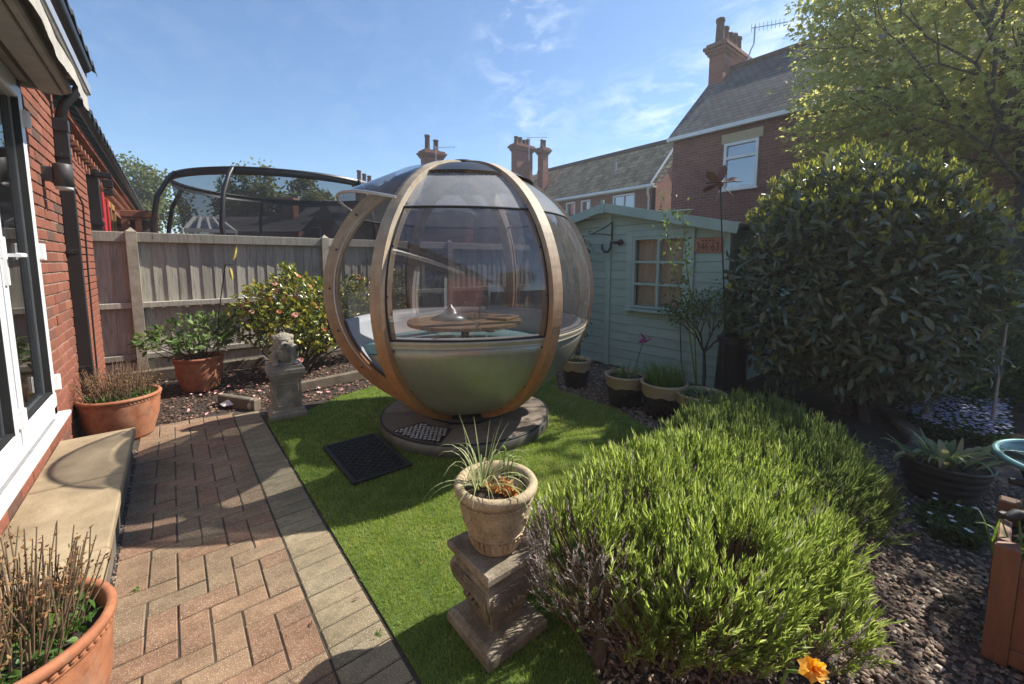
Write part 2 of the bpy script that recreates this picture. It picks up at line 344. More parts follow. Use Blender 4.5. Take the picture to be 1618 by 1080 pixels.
# weeds in joints
for i, (x, y) in enumerate([(218,931),(598,1003)]):
    p = at_z(x, y); n = 22; ps = np.array([p]*n)+rng.normal(0, .008, (n, 3))*[1,1,0]; d = rdir(n); d[:, 2] = abs(d[:, 2])*.7+.2
    ml = MT.setdefault('weed', leafmat('weed_leaf', [(0, (.09,.17,.03)), (1, (.2,.28,.06))]))
    T(link('weed', leaf_mesh('weed', ml, ps, d, np.tile([0,0,1.],(n,1)), rng.uniform(.008,.018,n), rng.uniform(.004,.008,n))), ['tiny green weed in the paving joint nearest the left step', 'tiny weed at the corner where path and turf meet by the urn pedestal'][i], 'weed')

# ------------------------------------------------------------------ turf
TP = [(.572,.35),(.95,.62),(1.12,.95),(1.5,1.25),(2.3,1.55),(3.05,1.75),(3.28,2.4),(3.28,3.2),(3.75,3.7),(3.6,4.4),(2.6,4.75),(1.7,4.62),(1.32,4.52),(.95,4.27),(.61,4.33),(.572,4.2)]
b = MB(); b.prism(TP, -.03, .002); turf = T(b.build('artificial_turf', MT['turfbase']), kind='structure')
def inside(P, poly):
    x, y = P[:, 0], P[:, 1]; r = np.zeros(len(P), bool); n = len(poly)
    for i in range(n):
        (x1, y1), (x2, y2) = poly[i], poly[(i+1) % n]
        c = ((y1 > y) != (y2 > y)) & (x < (x2-x1)*(y-y1)/(y2-y1+1e-12)+x1); r ^= c
    return r
n = 520000; P = np.c_[rng.uniform(.57, 3.8, n), rng.uniform(.35, 4.8, n)]
dist = np.hypot(P[:, 0], P[:, 1]); keep = inside(P, TP) & (rng.random(n) < np.clip(2.1/dist, 0, 1)**1.6) & (np.hypot(P[:,0]-1.985, P[:,1]-3.09) > .70) & ~((abs(P[:,0]-1.01) < .2) & (abs(P[:,1]-2.94) < .345)) & ~((abs(P[:,0]-.9) < .135) & (abs(P[:,1]-1.2) < .135))
P = P[keep]; n = len(P); dd = np.hypot(P[:, 0], P[:, 1])
d = rng.normal(0, .38, (n, 3)); d[:, 2] = 1; d[:, 0] -= .12
V, F = leaves(np.c_[P, np.full(n, .001)], d, rdir(n), rng.uniform(.016, .030, n), rng.uniform(.0016, .0028, n)*np.clip(dd/1.6, 1, 2.2), TRI)
clump = .48+.16*np.sin(P[:,0]*2.3+1)*np.sin(P[:,1]*2.9)+.08*np.sin(P[:,0]*6.1+P[:,1]*4.7)+.22*np.sin(P[:,0]*23+np.sin(P[:,1]*17)*2)*np.sin(P[:,1]*19)+rng.normal(0,.22,n)
T(link('turf_blades', np_mesh('turf_blades', V, F, MT['turf'], np.clip(clump,0,1))), 'short bright green artificial grass blades around the garden pod', 'grass', kind='stuff')

# ------------------------------------------------------------------ gravel chips
def chips(name, label, mat, P, size, z0=-.016, flat=.45, kind='stuff'):
    n = len(P); base = np.array([(-1,-.6,-.5),(.3,-1,-.5),(1,.1,-.5),(-.1,1,-.5),(-.8,-.5,.5),(.2,-.8,.55),(.8,.15,.45),(-.15,.8,.5)])
    tf = np.array([(4,5,6),(4,6,7),(0,1,5),(0,5,4),(1,2,6),(1,6,5),(2,3,7),(2,7,6),(3,0,4),(3,4,7)])
    J = base[None]+rng.normal(0, .17, (n, 8, 3)); s = size[:, None]
    J = J*np.stack([size, size*rng.uniform(.55,.95,n), size*flat*rng.uniform(.6,1.3,n)], 1)[:, None]
    a = rng.uniform(0, 2*PI, n); tx = rng.normal(0, .28, n); ca, sa = np.cos(a), np.sin(a); ct, st = np.cos(tx), np.sin(tx)
    y = J[:, :, 1]*ct[:, None]-J[:, :, 2]*st[:, None]; zz = J[:, :, 1]*st[:, None]+J[:, :, 2]*ct[:, None]; x = J[:, :, 0]
    V = np.stack([x*ca[:, None]-y*sa[:, None], x*sa[:, None]+y*ca[:, None], zz], 2)
    V += np.c_[P, z0+size*flat*.5+rng.uniform(0, .012, n)][:, None]
    F = tf[None]+(np.arange(n)*8)[:, None, None]
    o = link(name, np_mesh(name, V.reshape(-1, 3), F.reshape(-1, 3), mat, np.repeat(rng.random(n), len(tf))))
    return T(o, label, 'gravel', kind=kind)
n = 46000; P = np.c_[rng.uniform(.6, 4.2, n), rng.uniform(-1.4, 1.9, n)]; dd = np.hypot(P[:,0], P[:,1])
k_ = ~inside(P, TP) & (rng.random(n) < np.clip(2.0/dd, 0, 1)**1.3); P = P[k_]
chips('stone_gravel', 'brown and grey stone chippings round the lavender and planters', MT['chip'], P, .0055+.012*rng.random(len(P))**2.2)
n = 7000; P = np.c_[rng.uniform(2.6, 4.65, n), rng.uniform(1.3, 4.8, n)]; P = P[~inside(P, TP)]
chips('pale_gravel', 'grey stone chippings under the glazed pots by the shed', MT['chip'], P, rng.uniform(.010, .022, len(P)))
n = 900; P = np.c_[rng.uniform(-.33, -.285, n), rng.uniform(.9, 4.2, n)]
chips('joint_grit', 'loose grit along the foot of the stone step', MT['chip'], P, rng.uniform(.004, .009, n), -.012)
n = 5000; P = np.c_[rng.uniform(-.6, 3.2, n), rng.uniform(4.3, 6.7, n)]; P = P[~inside(P, TP) & (P[:, 1] > 4.72-.2*np.clip(P[:,0],0,1))]
chips('leaf_litter', 'dark bark and dead leaves on the soil bed by the fence', MT['litter'], P, rng.uniform(.010, .024, len(P)), -.012, .25)
# fallen camellia petals
k = NT('petal_fallen'); k.col(k.ramp(k.attr('rnd'), [(0, (.75,.42,.40)), (.5, (.65,.26,.22)), (1, (.85,.66,.6))])); k.set(Roughness=.7); MT['petal'] = k.m
n = 120; P = np.c_[rng.uniform(.0, 1.6, n), rng.uniform(4.7, 6.0, n)]; d = rdir(n); d[:, 2] *= .3
T(link('fallen_petals', leaf_mesh('fallen_petals', MT['petal'], np.c_[P, np.full(n, .012)], d, np.tile([0,0,1.],(n,1))+rng.normal(0,.35,(n,3)), rng.uniform(.02,.05,n), rng.uniform(.02,.045,n), LEAF_M)), 'pink and pale petals fallen on the dark soil under the camellia', 'petals', kind='stuff')
# bits of leaf and straw lying on the turf and paving
n = 150; P = np.c_[rng.uniform(-.2, 3.0, n), rng.uniform(1.2, 4.4, n)]; P = P[~((np.hypot(P[:,0]-1.985, P[:,1]-3.09) < .8) | (np.hypot(P[:,0]-.9, P[:,1]-1.2) < .25))]; n = len(P); d = rdir(n); d[:, 2] *= .15
T(link('leaf_debris', leaf_mesh('leaf_debris', MT['litter'], np.c_[P, np.where(P[:,0] > .57, .026, .006)], d, np.tile([0,0,1.],(n,1))+rng.normal(0,.3,(n,3)), rng.uniform(.008,.03,n), rng.uniform(.004,.012,n), LEAF_M)), 'scattered bits of dry leaf and straw on turf and paving', 'debris', kind='stuff')
# ------------------------------------------------------------------ left brick house
WX = -.66
k = NT('house_brick'); v = k.co(); r = k.objrnd(); base = k.ramp(r, [(0, (.20,.078,.053)), (.3, (.27,.102,.065)), (.55, (.235,.09,.06)), (.75, (.30,.125,.082)), (.84, (.165,.078,.058)), (.92,(.11,.075,.06)), (1, (.31,.11,.066))])
c = k.mix(.6, base, k.ramp(k.noise(v, 22, 6, .65), [(.3, (.55,.52,.5)), (.7, (1.25,1.2,1.15))]), 'MULTIPLY'); k.col(c); k.set(Roughness=.88, Specular_IOR_Level=.25); k.bump(k.noise(v, 70, 5, .7), .6, .006); MT['brick'] = k.m
MT['mortar'] = M('mortar', (.40,.33,.26), (.28,.23,.18), 12, .95, .5, 90)
MT['brick_fx'] = brickmat('brick_far_x', 'x', (.33,.10,.06), (.24,.075,.05), (.26,.2,.16))
MT['brick_fy'] = brickmat('brick_far_y', 'y', (.33,.10,.06), (.24,.075,.05), (.26,.2,.16))
MT['tile_d'] = M('roof_tile_dark', (.045,.043,.046), (.02,.02,.022), 9, .7, .3)
house = thing('brick_house', 'red brick house wall with white patio door and stone plinth, at the left', 'house', (WX, 4, 0))
def HP(mb, name, mat, parent=None): return mb.build(name, MT[mat], parent or house, (0,0,0) if parent else (-WX, -4, 0))
# parts of the house are built in world coordinates, offset back by the parent
DY0, DY1, DZ0, DZ1 = .1, 3.99, .43, 2.56            # door opening in the wall
b = MB()
b.box((WX-.156, (DY1+5.06)/2, 1.43), (.30, 5.06-DY1, 2.86))
b.box((WX-.156, (DY0+DY1)/2, DZ0/2-.02), (.30, DY1-DY0-.004, DZ0-.04)); b.box((WX-.156, (DY0+DY1)/2, (DZ1+2.8)/2), (.30, DY1-DY0-.004, 2.8-DZ1))
HP(b, 'wall', 'mortar')
b = MB(); b.box((WX-.17, -2.5, 1.4), (.31, 5.2-.004, 2.8)); HP(b, 'wall', 'brick_fx')
b = MB(); b.box((WX-.23, 6.0, 1.28), (.30, 1.88, 2.56)); HP(b, 'wall', 'brick_fx')
# single bricks, proud of the mortar
BL, BH, BP = .215, .065, .075
_bm = {}
def wall_brick(y0, y1, z0, x=WX, h=BH):
    if y1-y0 < .02: return
    key = (round(y1-y0, 3), h)
    if key not in _bm:
        m = MB(); l = key[0]; vs = block_mesh(l, h, .05, .003)
        m.add([(zz, xx, yy) for xx, yy, zz in vs.v], vs.f); _bm[key] = m.mesh('brick', MT['brick'])
    o = link('brick', _bm[key], house, (x+.003+random.gauss(0,.0012)-WX, (y0+y1)/2-4, z0+h/2), (0, random.gauss(0,.006), random.gauss(0,.008)))
row = 0; z = .012
while z < 2.80:
    off = 0 if row % 2 else -.1125; y = DY1-1.35+off if z < DZ0-.07 or z > DZ1 else DY1
    if y == DY1: 
        first = .1025 if row % 2 else .215
        wall_brick(y+.004, y+first, z); y += first+.01
    while y < 5.06:
        e = min(y+BL, 5.055); wall_brick(y, e, z); y += .225
    z += BP; row += 1
# brick pier beyond the downpipe (seen end on)
row = 0; z = .012
pb = MB()
while z < 2.48:
    off = .0 if row % 2 else .05
    pb.box((WX-.055+.012+(.006 if row % 2 else 0), 5.25+off, z+BH/2), (.06, .3, BH), None, .004); pb.box((WX-.055+.006, 5.75+off, z+BH/2), (.055, .5, BH), None, .004); pb.box((WX-.052, 6.4+off*.5, z+BH/2), (.05, .72, BH), None, .004); z += BP; row += 1
T(HP(pb, 'brick_return', 'brick'), kind='stuff')
# door: outer frame, leaves with glazing, sill
frame = MB(); fx = WX-.03
for y0, y1, z0, z1 in ((DY1-.065, DY1, DZ0, DZ1), (DY0, DY0+.065, DZ0, DZ1), (DY0, DY1, DZ1-.065, DZ1), (DY0, DY1, DZ0, DZ0+.06)):
    frame.box((fx, (y0+y1)/2, (z0+z1)/2), (.07, y1-y0-.002, z1-z0-.002), None, .006)
frame = HP(frame, 'door_frame', 'white')
MT['gasket'] = M('gasket', (.02,.02,.02), None, 5, .6, 0)
MT['lampgrey0'] = M('sill_seal', (.25,.25,.25), (.18,.18,.18), 20, .6, .1)
leaf_edges = [(3.115, 3.915), (2.29, 3.095), (1.4, 2.27), (.19, 1.38)]
for i, (a, c) in enumerate(leaf_edges):
    lf = MB(); s = .085; zt, zb = DZ1-.075, DZ0+.07; X = WX-.012
    for y0, y1, z0, z1 in ((a, a+s, zb, zt), (c-s, c, zb, zt), (a+s, c-s, zt-s, zt), (a+s, c-s, zb, zb+s*1.25)):
        lf.box((X, (y0+y1)/2, (z0+z1)/2), (.066, y1-y0-.001, z1-z0-.001), None, .009)
    dl = HP(lf, 'door_leaf', 'white')
    g = MB(); g.box((X-.006, (a+c)/2, (zt+zb)/2), (.006, c-a-2*s+.01, zt-zb-2.1*s)); g.build('glass_pane', MT['pane'], dl)
    q = MB()
    for y0, y1, z0, z1 in ((a+s-.001, a+s+.012, zb+s*1.2, zt-s), (c-s-.012, c-s+.001, zb+s*1.2, zt-s), (a+s, c-s, zb+s*1.25-.001, zb+s*1.25+.012)):
        q.box((X+.018, (y0+y1)/2, (z0+z1)/2), (.03, y1-y0, z1-z0))
    q.build('gasket', MT['gasket'], dl)
    if i < 2:
        h = MB(); yy = a+s*.5; h.box((X+.04, yy, 1.44), (.012, .035, .24), None, .005); h.bar((X+.045, yy, 1.47), (X+.085, yy, 1.47), .018, .018); h.bar((X+.085, yy-.008, 1.47), (X+.085, yy+.11, 1.47), .02, .022, ch=.004); h.build('door_handle', MT['white'], dl)
        for zz in (.66, 1.5, 2.3): h = MB(); h.box((X+.042, c-.012, zz), (.022, .03, .10), None, .005); h.tube([(X+.05, c+.001, zz-.05), (X+.05, c+.001, zz+.05)], .011, 8); h.build('hinge', MT['white'], dl)
b = MB(); b.box((WX+.005, 2.0, DZ0-.014), (.11, 4.10, .03), None, .006); sl_ = HP(b, 'door_sill', 'white')
b = MB(); b.box((WX+.012, 2.0, DZ0+.0035), (.018, 3.7, .006), None, .001); b.build('drip_strip', MT['lampgrey0'], sl_)
# room behind the glass
b = MB(); b.box((WX-1.6, 2, .38), (2.6, 4.4, .04)); b.box((WX-2.9, 2, 1.4), (.1, 4.4, 2.1)); b.box((WX-1.6, -.25, 1.4), (2.6, .1, 2.1)); b.box((WX-1.6, 4.25, 1.4), (2.6, .1, 2.1)); b.box((WX-1.6, 2, 2.55), (2.6, 4.4, .05))
HP(b, 'room', 'room') if MT.setdefault('room', M('room_wall', (.32,.29,.26), (.26,.24,.22), 2, .9, 0)) else None
MT['curtain'] = M('curtain', (.62,.60,.56), (.52,.50,.47), 6, .9, .1)
for (y0, y1) in ((3.42, 3.70), (2.0, 2.3)):
    cu = MB(); n = 40; vs = []
    for i in range(n+1):
        y = y0+(y1-y0)*i/n; x = WX-.17+.022*math.sin(i*1.1)+.006*math.sin(i*2.7); vs += [(x, y, .42), (x, y, 2.5)]
    cu.add(vs, [(2*i, 2*i+2, 2*i+3, 2*i+1) for i in range(n)], True); T(cu.build('curtain', MT['curtain']), 'pale curtain hanging behind the patio door glass' if y0 > 3 else 'pale curtain further back behind the patio door', 'curtain')
# stone plinth step: slabs on a dark riser
step = MB(); step.box((-.515, 1.9, .10), (.41, 4.18, .20)); step = T(step.build('stone_step', MT['stone_d']), 'low sandstone step running along the house wall under the patio door', 'step')
y = -.2
for l in (.9, .85, .78, .80, .82):
    s_ = MB(); s_.box((-.468+random.gauss(0,.002), y+l/2, .228+random.gauss(0,.0015)), (.375, l-.008, .052), None, .007); s_.build('slab', MT['stone'], step); y += l
# lamp
lamp = thing('wall_lamp', 'small grey cylinder wall lamp on the brick beside the downpipe', 'lamp', (WX, 4.36, 2.04))
MT['lampgrey'] = M('lamp_grey', (.085,.08,.078), (.065,.063,.062), 20, .5, .05, metal=.2)
m = MB(); m.lathe([(0,.085),(.048,.085),(.052,.08),(.052,-.07),(.044,-.07),(.044,.05),(0,.05)], 28); m.build('shade', MT['lampgrey'], lamp, (.105, 0, 0))
m = MB(); m.lathe([(0,-.071),(.046,-.071),(.046,-.092),(.03,-.097),(0,-.097)], 24); m.build('diffuser', M('lamp_lens', (.6,.6,.58), None, 5, .3, 0), lamp, (.105, 0, 0))
m = MB(); m.box((.028, 0, .01), (.055, .06, .10), None, .006); m.build('bracket', MT['lampgrey'], lamp)
# downpipe (square, black)
dp = thing('downpipe', 'black square downpipe on the brick wall next to the wall lamp', 'downpipe', (WX+.045, 4.95, 0))
m = MB(); m.box((0, 0, 1.24), (.076, .076, 2.48), None, .006); m.build('pipe', MT['black'], dp)
for zz in (.55, 1.52, 2.28):
    m = MB(); m.box((-.008, 0, zz), (.082, .086, .035), None, .004); m.box((-.02, 0, zz), (.03, .15, .03)); m.build('bracket', MT['black'], dp)
m = MB(); m.box((0, 0, 2.52), (.09, .09, .10), None, .006); m.tube([(0,0,2.56),(.03,-.03,2.68),(.14,-.03,2.84),(.15,-.03,2.96)], .034, 8); m.build('swan_neck', MT['black'], dp)
# second pipe and cable
d2 = thing('neighbour_downpipe', 'black soil pipe on the far brick wall beside the red poles', 'pipe', (-.67, 7.15, 0)); m = MB(); m.box((0, 0, 1.3), (.10, .14, 2.6), None, .01); m.build('pipe', MT['black'], d2)
m = MB(); m.box((0.004, 0, 1.9), (.12, .16, .04)); m.box((.004, 0, 2.5), (.12, .16, .05)); m.build('bracket', MT['black'], d2)
m = MB(); m.tube([(-.62,4.99,2.06),(-.60,5.2,2.06),(-.58,5.35,1.95),(-.59,5.4,1.7),(-.60,5.42,1.3),(-.61,5.42,.3)], .007, 6); T(m.build('black_cable', MT['black']), 'thin black cable looping down the brick pier past the downpipe', 'cable')
# awning folded on the wall
MT['canvas'] = M('awning_canvas', (.50,.47,.41), (.33,.31,.27), 5, .9, .2, 40)
MT['alu'] = M('aluminium', (.62,.61,.59), (.5,.49,.48), 20, .4, .05, metal=.7)
MT['cream'] = M('cream_profile', (.42,.38,.33), (.28,.26,.23), 8, .6, .1)
aw = thing('awning', 'folded cream awning with hanging frayed valance above the patio door', 'awning', (WX, 3.9, 2.56))
YA, YB = -4.6, .12
m = MB(); m.tube([(.10, YA, .05), (.10, YB-.02, .05)], .055, 16); m.build('fabric_roll', MT['canvas'], aw)
m = MB(); m.box((.14, (YA+YB)/2, -.045), (.10, YB-YA-.06, .035), None, .006); m.box((.21, (YA+YB)/2, -.02), (.045, YB-YA-.06, .05), None, .01); m.build('arm', MT['cream'], aw)
m = MB(); m.box((.30, (YA+YB)/2, .01), (.035, YB-YA, .07), None, .008); m.build('front_bar', MT['alu'], aw)
m = MB(); m.box((.03, (YA+YB)/2, .0), (.04, YB-YA-.1, .05), None, .004); m.box((.11, YB-.035, .01), (.20, .03, .12), None, .006); m.build('bracket', MT['cream'], aw)
m = MB(); vs = []; n = 120
for i in range(n+1):
    y = YA+(YB-YA)*i/n; dz = .085+.006*math.sin(i*.9)+.012*random.random(); vs += [(.300+.003*math.sin(i*.31), y, -.02), (.300+.007*math.sin(i*.31)+.004*math.sin(i*.9), y, -.03-dz)]
m.add(vs, [(2*i, 2*i+2, 2*i+3, 2*i+1) for i in range(n)], True); m.add([(.10,YA,.10),(.29,YA,.045),(.29,YB,.045),(.10,YB,.10)], [(0,1,2,3)]); m.build('valance', MT['canvas'], aw)
# eaves: fascia, gutter, tile courses of the near roof
m = MB(); m.box((WX+.07, -.55, 2.86), (.20, 11.0, .03)); m.box((WX+.162, -.55, 2.93), (.02, 11.0, .14)); HP(m, 'soffit', 'black')
m = MB()
gp = []; n = 10
for yy in (-6.0, 4.86):
    gp.append([(WX+.215+.05*math.cos(PI+PI*i/n), yy, 2.985+.05*math.sin(PI+PI*i/n)) for i in range(n+1)])
m.add(gp[0]+gp[1], [(i, i+1, n+2+i, n+1+i) for i in range(n)], True); HP(m, 'gutter', 'black')
def roof_tiles(name, parent, x_e, z_e, y0, y1, pitch, rows, mat, tw=.30, gauge=.30, off=(0,0,0)):
    tm = MB()
    for rI in range(rows):
        y = y0
        while y < y1-.01:
            bx = x_e-rI*gauge*math.cos(pitch); bz = z_e+rI*gauge*math.sin(pitch); n = 6; vs = []
            for j in (0, 1):
                for i in range(n+1):
                    t = i/n; hump = .035*math.sin(PI*min(1, t*1.6)) if t < .62 else 0.0
                    L_ = -.02 if j == 0 else gauge+.04; lift = .03-(.02 if j else 0)
                    vs.append((bx-L_*math.cos(pitch), y+t*tw, bz+L_*math.sin(pitch)+hump+lift))
            fr = [(v[0]+.0, v[1], v[2]-.03) for v in vs[:n+1]]
            tm.add([(a+off[0], c+off[1], d+off[2]) for a, c, d in vs+fr], [(i, i+1, n+2+i, n+1+i) for i in range(n)]+[(2*n+2+i, 2*n+3+i, i+1, i) for i in range(n)], False)
            y += tw
    return tm
m = roof_tiles('r', None, WX+.25, 3.03, -5.9, 4.92, R(35), 10, 'tile_d'); m.add([(WX-3, -5.9, 5.25-.05), (WX+.2, -5.9, 3.0), (WX+.2, 4.92, 3.0), (WX-3, 4.92, 5.25-.05)], [(0,1,2,3)]); m.box((WX+.08, 4.90, 3.04), (.34, .05, .09))
T(HP(m, 'roof', 'tile_d'), kind='stuff')
# ------------------------------------------------------------------ neighbour's wall beyond the fence
nb = thing('neighbour_house', 'brick neighbour house with corbelled eaves beyond the end of the fence', 'house', (-.74, 12, 0))
def NP(mb, name, mat): return mb.build(name, MT[mat], nb, (.74, -12, 0))
m = MB(); m.box((-.90, 15.0, 1.28), (.30, 16.2, 2.56)); NP(m, 'wall', 'brick_fx')
m = MB(); m.box((-.72, 14.1, 2.60), (.12, 18.0, .06)); m.box((-.68, 14.1, 2.66), (.20, 18.0, .06)); NP(m, 'eaves_course', 'brick_fx')
m = MB(); y = 5.2
while y < 20: m.box((-.715, y, 2.49), (.08, .075, .07)); m.box((-.67, y+.11, 2.555), (.11, .07, .05)); y += .225
T(NP(m, 'corbel', 'brick'), kind='stuff')
m = MB(); m.tube([(-.52, 5.12, 2.76), (-.52, 22.8, 2.76)], .035, 8); NP(m, 'gutter', 'black')
m = roof_tiles('r', None, -.49, 2.76, 5.10, 23, R(35), 8, 'tile_d'); T(NP(m, 'roof', 'tile_d'), kind='stuff')
MT['orangewood'] = M('orange_timber', (.42,.20,.06), (.30,.13,.04), 6, .5, .1, stretch=(6,6,1))
m = MB()
for y in (8.9, 9.5, 10.1): m.box((-.735, y, 1.3), (.06, .09, 2.2), None, .01)
m.box((-.735, 9.5, 2.35), (.06, 1.28, .10)); m.box((-.735, 9.5, 1.25), (.05, 1.2, .08)); NP(m, 'timber_door_frame', 'orangewood')
m = MB(); m.box((-.75, 9.5, 1.3), (.02, 1.15, 2.1)); NP(m, 'door_glass', 'darkglass')
m = MB(); m.box((-.735, 12.4, 1.7), (.05, 1.0, 1.1)); NP(m, 'window', 'darkglass')
m = MB(); m.box((-.60, 10.9, 2.12), (.30, .10, .05), None, .01); m.box((-.47, 10.9, 2.08), (.10, .14, .06), None, .02); T(m.build('outdoor_light', MT['lampgrey']), 'grey bracket light on the neighbour wall under the eaves', 'lamp')
m = MB(); m.box((-.56, 6.99, 2.46), (.14, .06, .07), None, .02); m.box((-.53, 6.98, 2.36), (.09, .07, .10), None, .01); m.box((-.53, 6.98, 2.26), (.08, .06, .08), None, .01); T(m.build('security_light', MT['black']), 'black security floodlight box under the corner of the neighbour eaves', 'light')
MT['redp'] = M('red_paint', (.45,.02,.03), None, 5, .4, 0)
m = MB(); m.tube([(-.60,7.35,.0),(-.635,7.5,2.32)], .022, 8); m.tube([(-.585,7.38,0),(-.60,7.62,2.25)], .014, 8); T(m.build('red_pole', MT['redp']), 'upright red pole leaning on the wall behind the fence', 'pole')
m = MB(); m.tube([(-.42,7.30,.0),(-.63,7.25,1.98)], .017, 8); T(m.build('red_pole', MT['redp']), 'slanted red pole crossing in front of the upright one behind the fence', 'pole')
m = MB(); m.tube([(-.55,7.45,.0),(-.62,7.72,2.2)], .016, 8); T(m.build('grey_pole', MT['alu']), 'grey pole leaning beside the red poles behind the fence', 'pole')
# timber porch beyond the fence
MT['brownwood'] = M('brown_timber', (.26,.10,.05), (.17,.065,.035), 6, .5, .1, stretch=(6,6,1))
po = thing('timber_porch', 'brown timber framed glazed porch just above the fence at the left', 'porch', (-.2, 10.5, 0))
m = MB(); a = at_y(196, 337, 10.5); c = at_y(243, 341, 10.5)
for X in (a.x, (a.x*.55+c.x*.45), c.x): m.box((X+.2, 0, a.z/2), (.09, .09, a.z), None, .01)
m.box(((a.x+c.x)/2+.2, 0, a.z), (c.x-a.x+.12, .11, .12), None, .01); m.box(((a.x+c.x)/2+.2, 0, .9), (c.x-a.x, .08, .1)); m.box(((a.x+c.x)/2+.2, .7, a.z+.05), (c.x-a.x+.12, 1.3, .06)); m.build('frame', MT['brownwood'], po)
m = MB(); m.box(((a.x+c.x)/2+.2, .01, a.z/2), (c.x-a.x, .012, a.z-.1)); m.build('glass', MT['pane'], po)
m = MB(); m.box(((a.x+c.x)/2+.2, 1.3, a.z/2), (c.x-a.x, .05, a.z)); m.build('back_panel', MT['cream'], po)
# ------------------------------------------------------------------ fence at the back
FY = 6.9
def _fence_co(k):        # shift the grain per board so that no two boards look alike
    t = k.n('ShaderNodeTexCoord'); a = k.n('ShaderNodeVectorMath', operation='ADD'); cb = k.n('ShaderNodeCombineXYZ'); q = k.math('MULTIPLY', k.objrnd(), 37.0)
    for i in range(3): k.l(q, cb.inputs[i])
    k.l(t.outputs['Object'], a.inputs[0]); k.l(cb.outputs[0], a.inputs[1]); m = k.n('ShaderNodeMapping'); m.inputs['Scale'].default_value = (14, 14, 1.1); k.l(a.outputs[0], m.inputs[0]); return m.outputs[0]
k = NT('fence_board'); v = _fence_co(k); r = k.objrnd()
c = k.ramp(k.noise(v, 3.5, 7, .65, .6), [(.25, (.205,.188,.158)), (.5, (.365,.34,.285)), (.75, (.475,.445,.38))])
mr = k.n('ShaderNodeMapRange'); mr.inputs[3].default_value = .75; mr.inputs[4].default_value = 1.2; k.l(r, mr.inputs[0]); h = k.n('ShaderNodeHueSaturation'); k.l(mr.outputs[0], h.inputs['Value']); k.l(c, h.inputs['Color'])
vo = k.n('ShaderNodeTexVoronoi'); vo.inputs['Scale'].default_value = 1.0; k.l(k.co((7, 7, 2.2)), vo.inputs['Vector']); kn = k.ramp(vo.outputs['Distance'], [(.05, (.25,.2,.16)), (.13, (1,1,1))])
k.col(k.mix(1.0, h.outputs[0], kn, 'MULTIPLY')); k.set(Roughness=.92, Specular_IOR_Level=.15); k.bump(k.noise(v, 6, 6, .7), .5, .006); MT['fence'] = k.m
def board_mesh(w, h, t0=.014, t1=.006):
    # feather-edge board: thick on one edge, thin on the other
    m = MB(); m.add([(0,0,0),(w,0,0),(w,t1,0),(0,t0,0),(0,0,h),(w,0,h),(w,t1,h),(0,t0,h)], [(0,3,2,1),(4,5,6,7),(0,1,5,4),(1,2,6,5),(2,3,7,6),(3,0,4,7)]); return m
bays = [(-.72, -.41, 'short weathered fence bay between the house and the first concrete post'), (-.31, 1.815, 'weathered fence bay behind the pots and camellia, between two concrete posts'), (1.915, 4.04, 'weathered fence bay behind the garden pod'), (4.14, 6.3, 'weathered fence bay beyond the pod behind the shed')]
bmesh_ = board_mesh(.142, 1.52).mesh('board', MT['fence'])
for (x0, x1, lab) in bays:
    f = thing('fence_panel', lab, 'fence', ((x0+x1)/2, FY, 0), 0, 'timber fence bays along the back'); cx = (x0+x1)/2; L_ = x1-x0
    x = x0; n = max(2, round(L_/.127)); p = L_/n
    for i in range(n): link('board', bmesh_, f, (x-cx+random.gauss(0,.002), .035+random.gauss(0,.002), .19+random.gauss(0,.004)), (0, random.gauss(0,.004), R(5.0)), (min(1.3, (p+.016)/.142) if i < n-1 else p/.142, 1, 1)); x += p
    for z0, z1, t in ((1.675, 1.795, .05), (.865, .935, .06), (.22, .29, .055)):
        m = MB(); m.box((0, -.004-t/2+.03, (z0+z1)/2), (L_, t, z1-z0), None, .006); m.build('rail', MT['fence'], f)
    m = MB(); m.box((0, .02, .095), (L_, .04, .19), None, .004); m.build('gravel_board', MT['fence'], f)
for i, X in enumerate((-.36, 1.865, 4.09)):
    m = MB(); m.box((X, FY, .90), (.10, .11, 1.82), None, .008); m.add([(X-.05,FY-.055,1.80),(X+.05,FY-.055,1.80),(X+.05,FY+.055,1.80),(X-.05,FY+.055,1.80),(X,FY,1.855)], [(0,1,4),(1,2,4),(2,3,4),(3,0,4)])
    T(m.build('concrete_post', MT['concrete']), ['slotted concrete fence post nearest the house wall', 'concrete fence post half hidden by the pod rim', 'concrete fence post behind the garden pod'][i], 'post')
# stone edging of the bed, low planks
for i, (a, c_, lab) in enumerate([((.30,5.05,.04), (.56,4.62,.04), 'low stone edging left of the lion pedestal'), ((.95,4.95,.05), (2.6,5.15,.05), 'low timber edging across the soil bed behind the lion'), ((-.6,6.55,.08), (.9,6.45,.08), 'old timber sleeper at the foot of the fence')]):
    m = MB(); m.bar(a, c_, .07, .12, ch=.01); T(m.build('bed_edging', MT['stone_d']), lab, 'edging')
m = MB(); vs = [(.28,4.93,.03),(.36,4.97,.035),(.45,4.90,.03),(.40,4.84,.025),(.30,4.86,.02),(.37,4.91,.085),(.33,4.92,.06),(.42,4.88,.055)]
m.add(vs, [(0,6,5),(0,1,5),(1,2,7),(1,7,5),(2,3,7),(3,4,5),(3,5,7),(4,0,6),(4,6,5)]); T(m.build('crumpled_paper', MT['white']), 'crumpled white scrap lying on the soil bed', 'paper')
m = MB(); m.ell((.505,4.66,.035), (.03,.025,.04), 8, 6); m.ell((.515,4.655,.085), (.02,.02,.022), 8, 6); T(m.build('garden_figurine', MT['concrete']), 'tiny pale stone figure beside the lion pedestal', 'figurine')

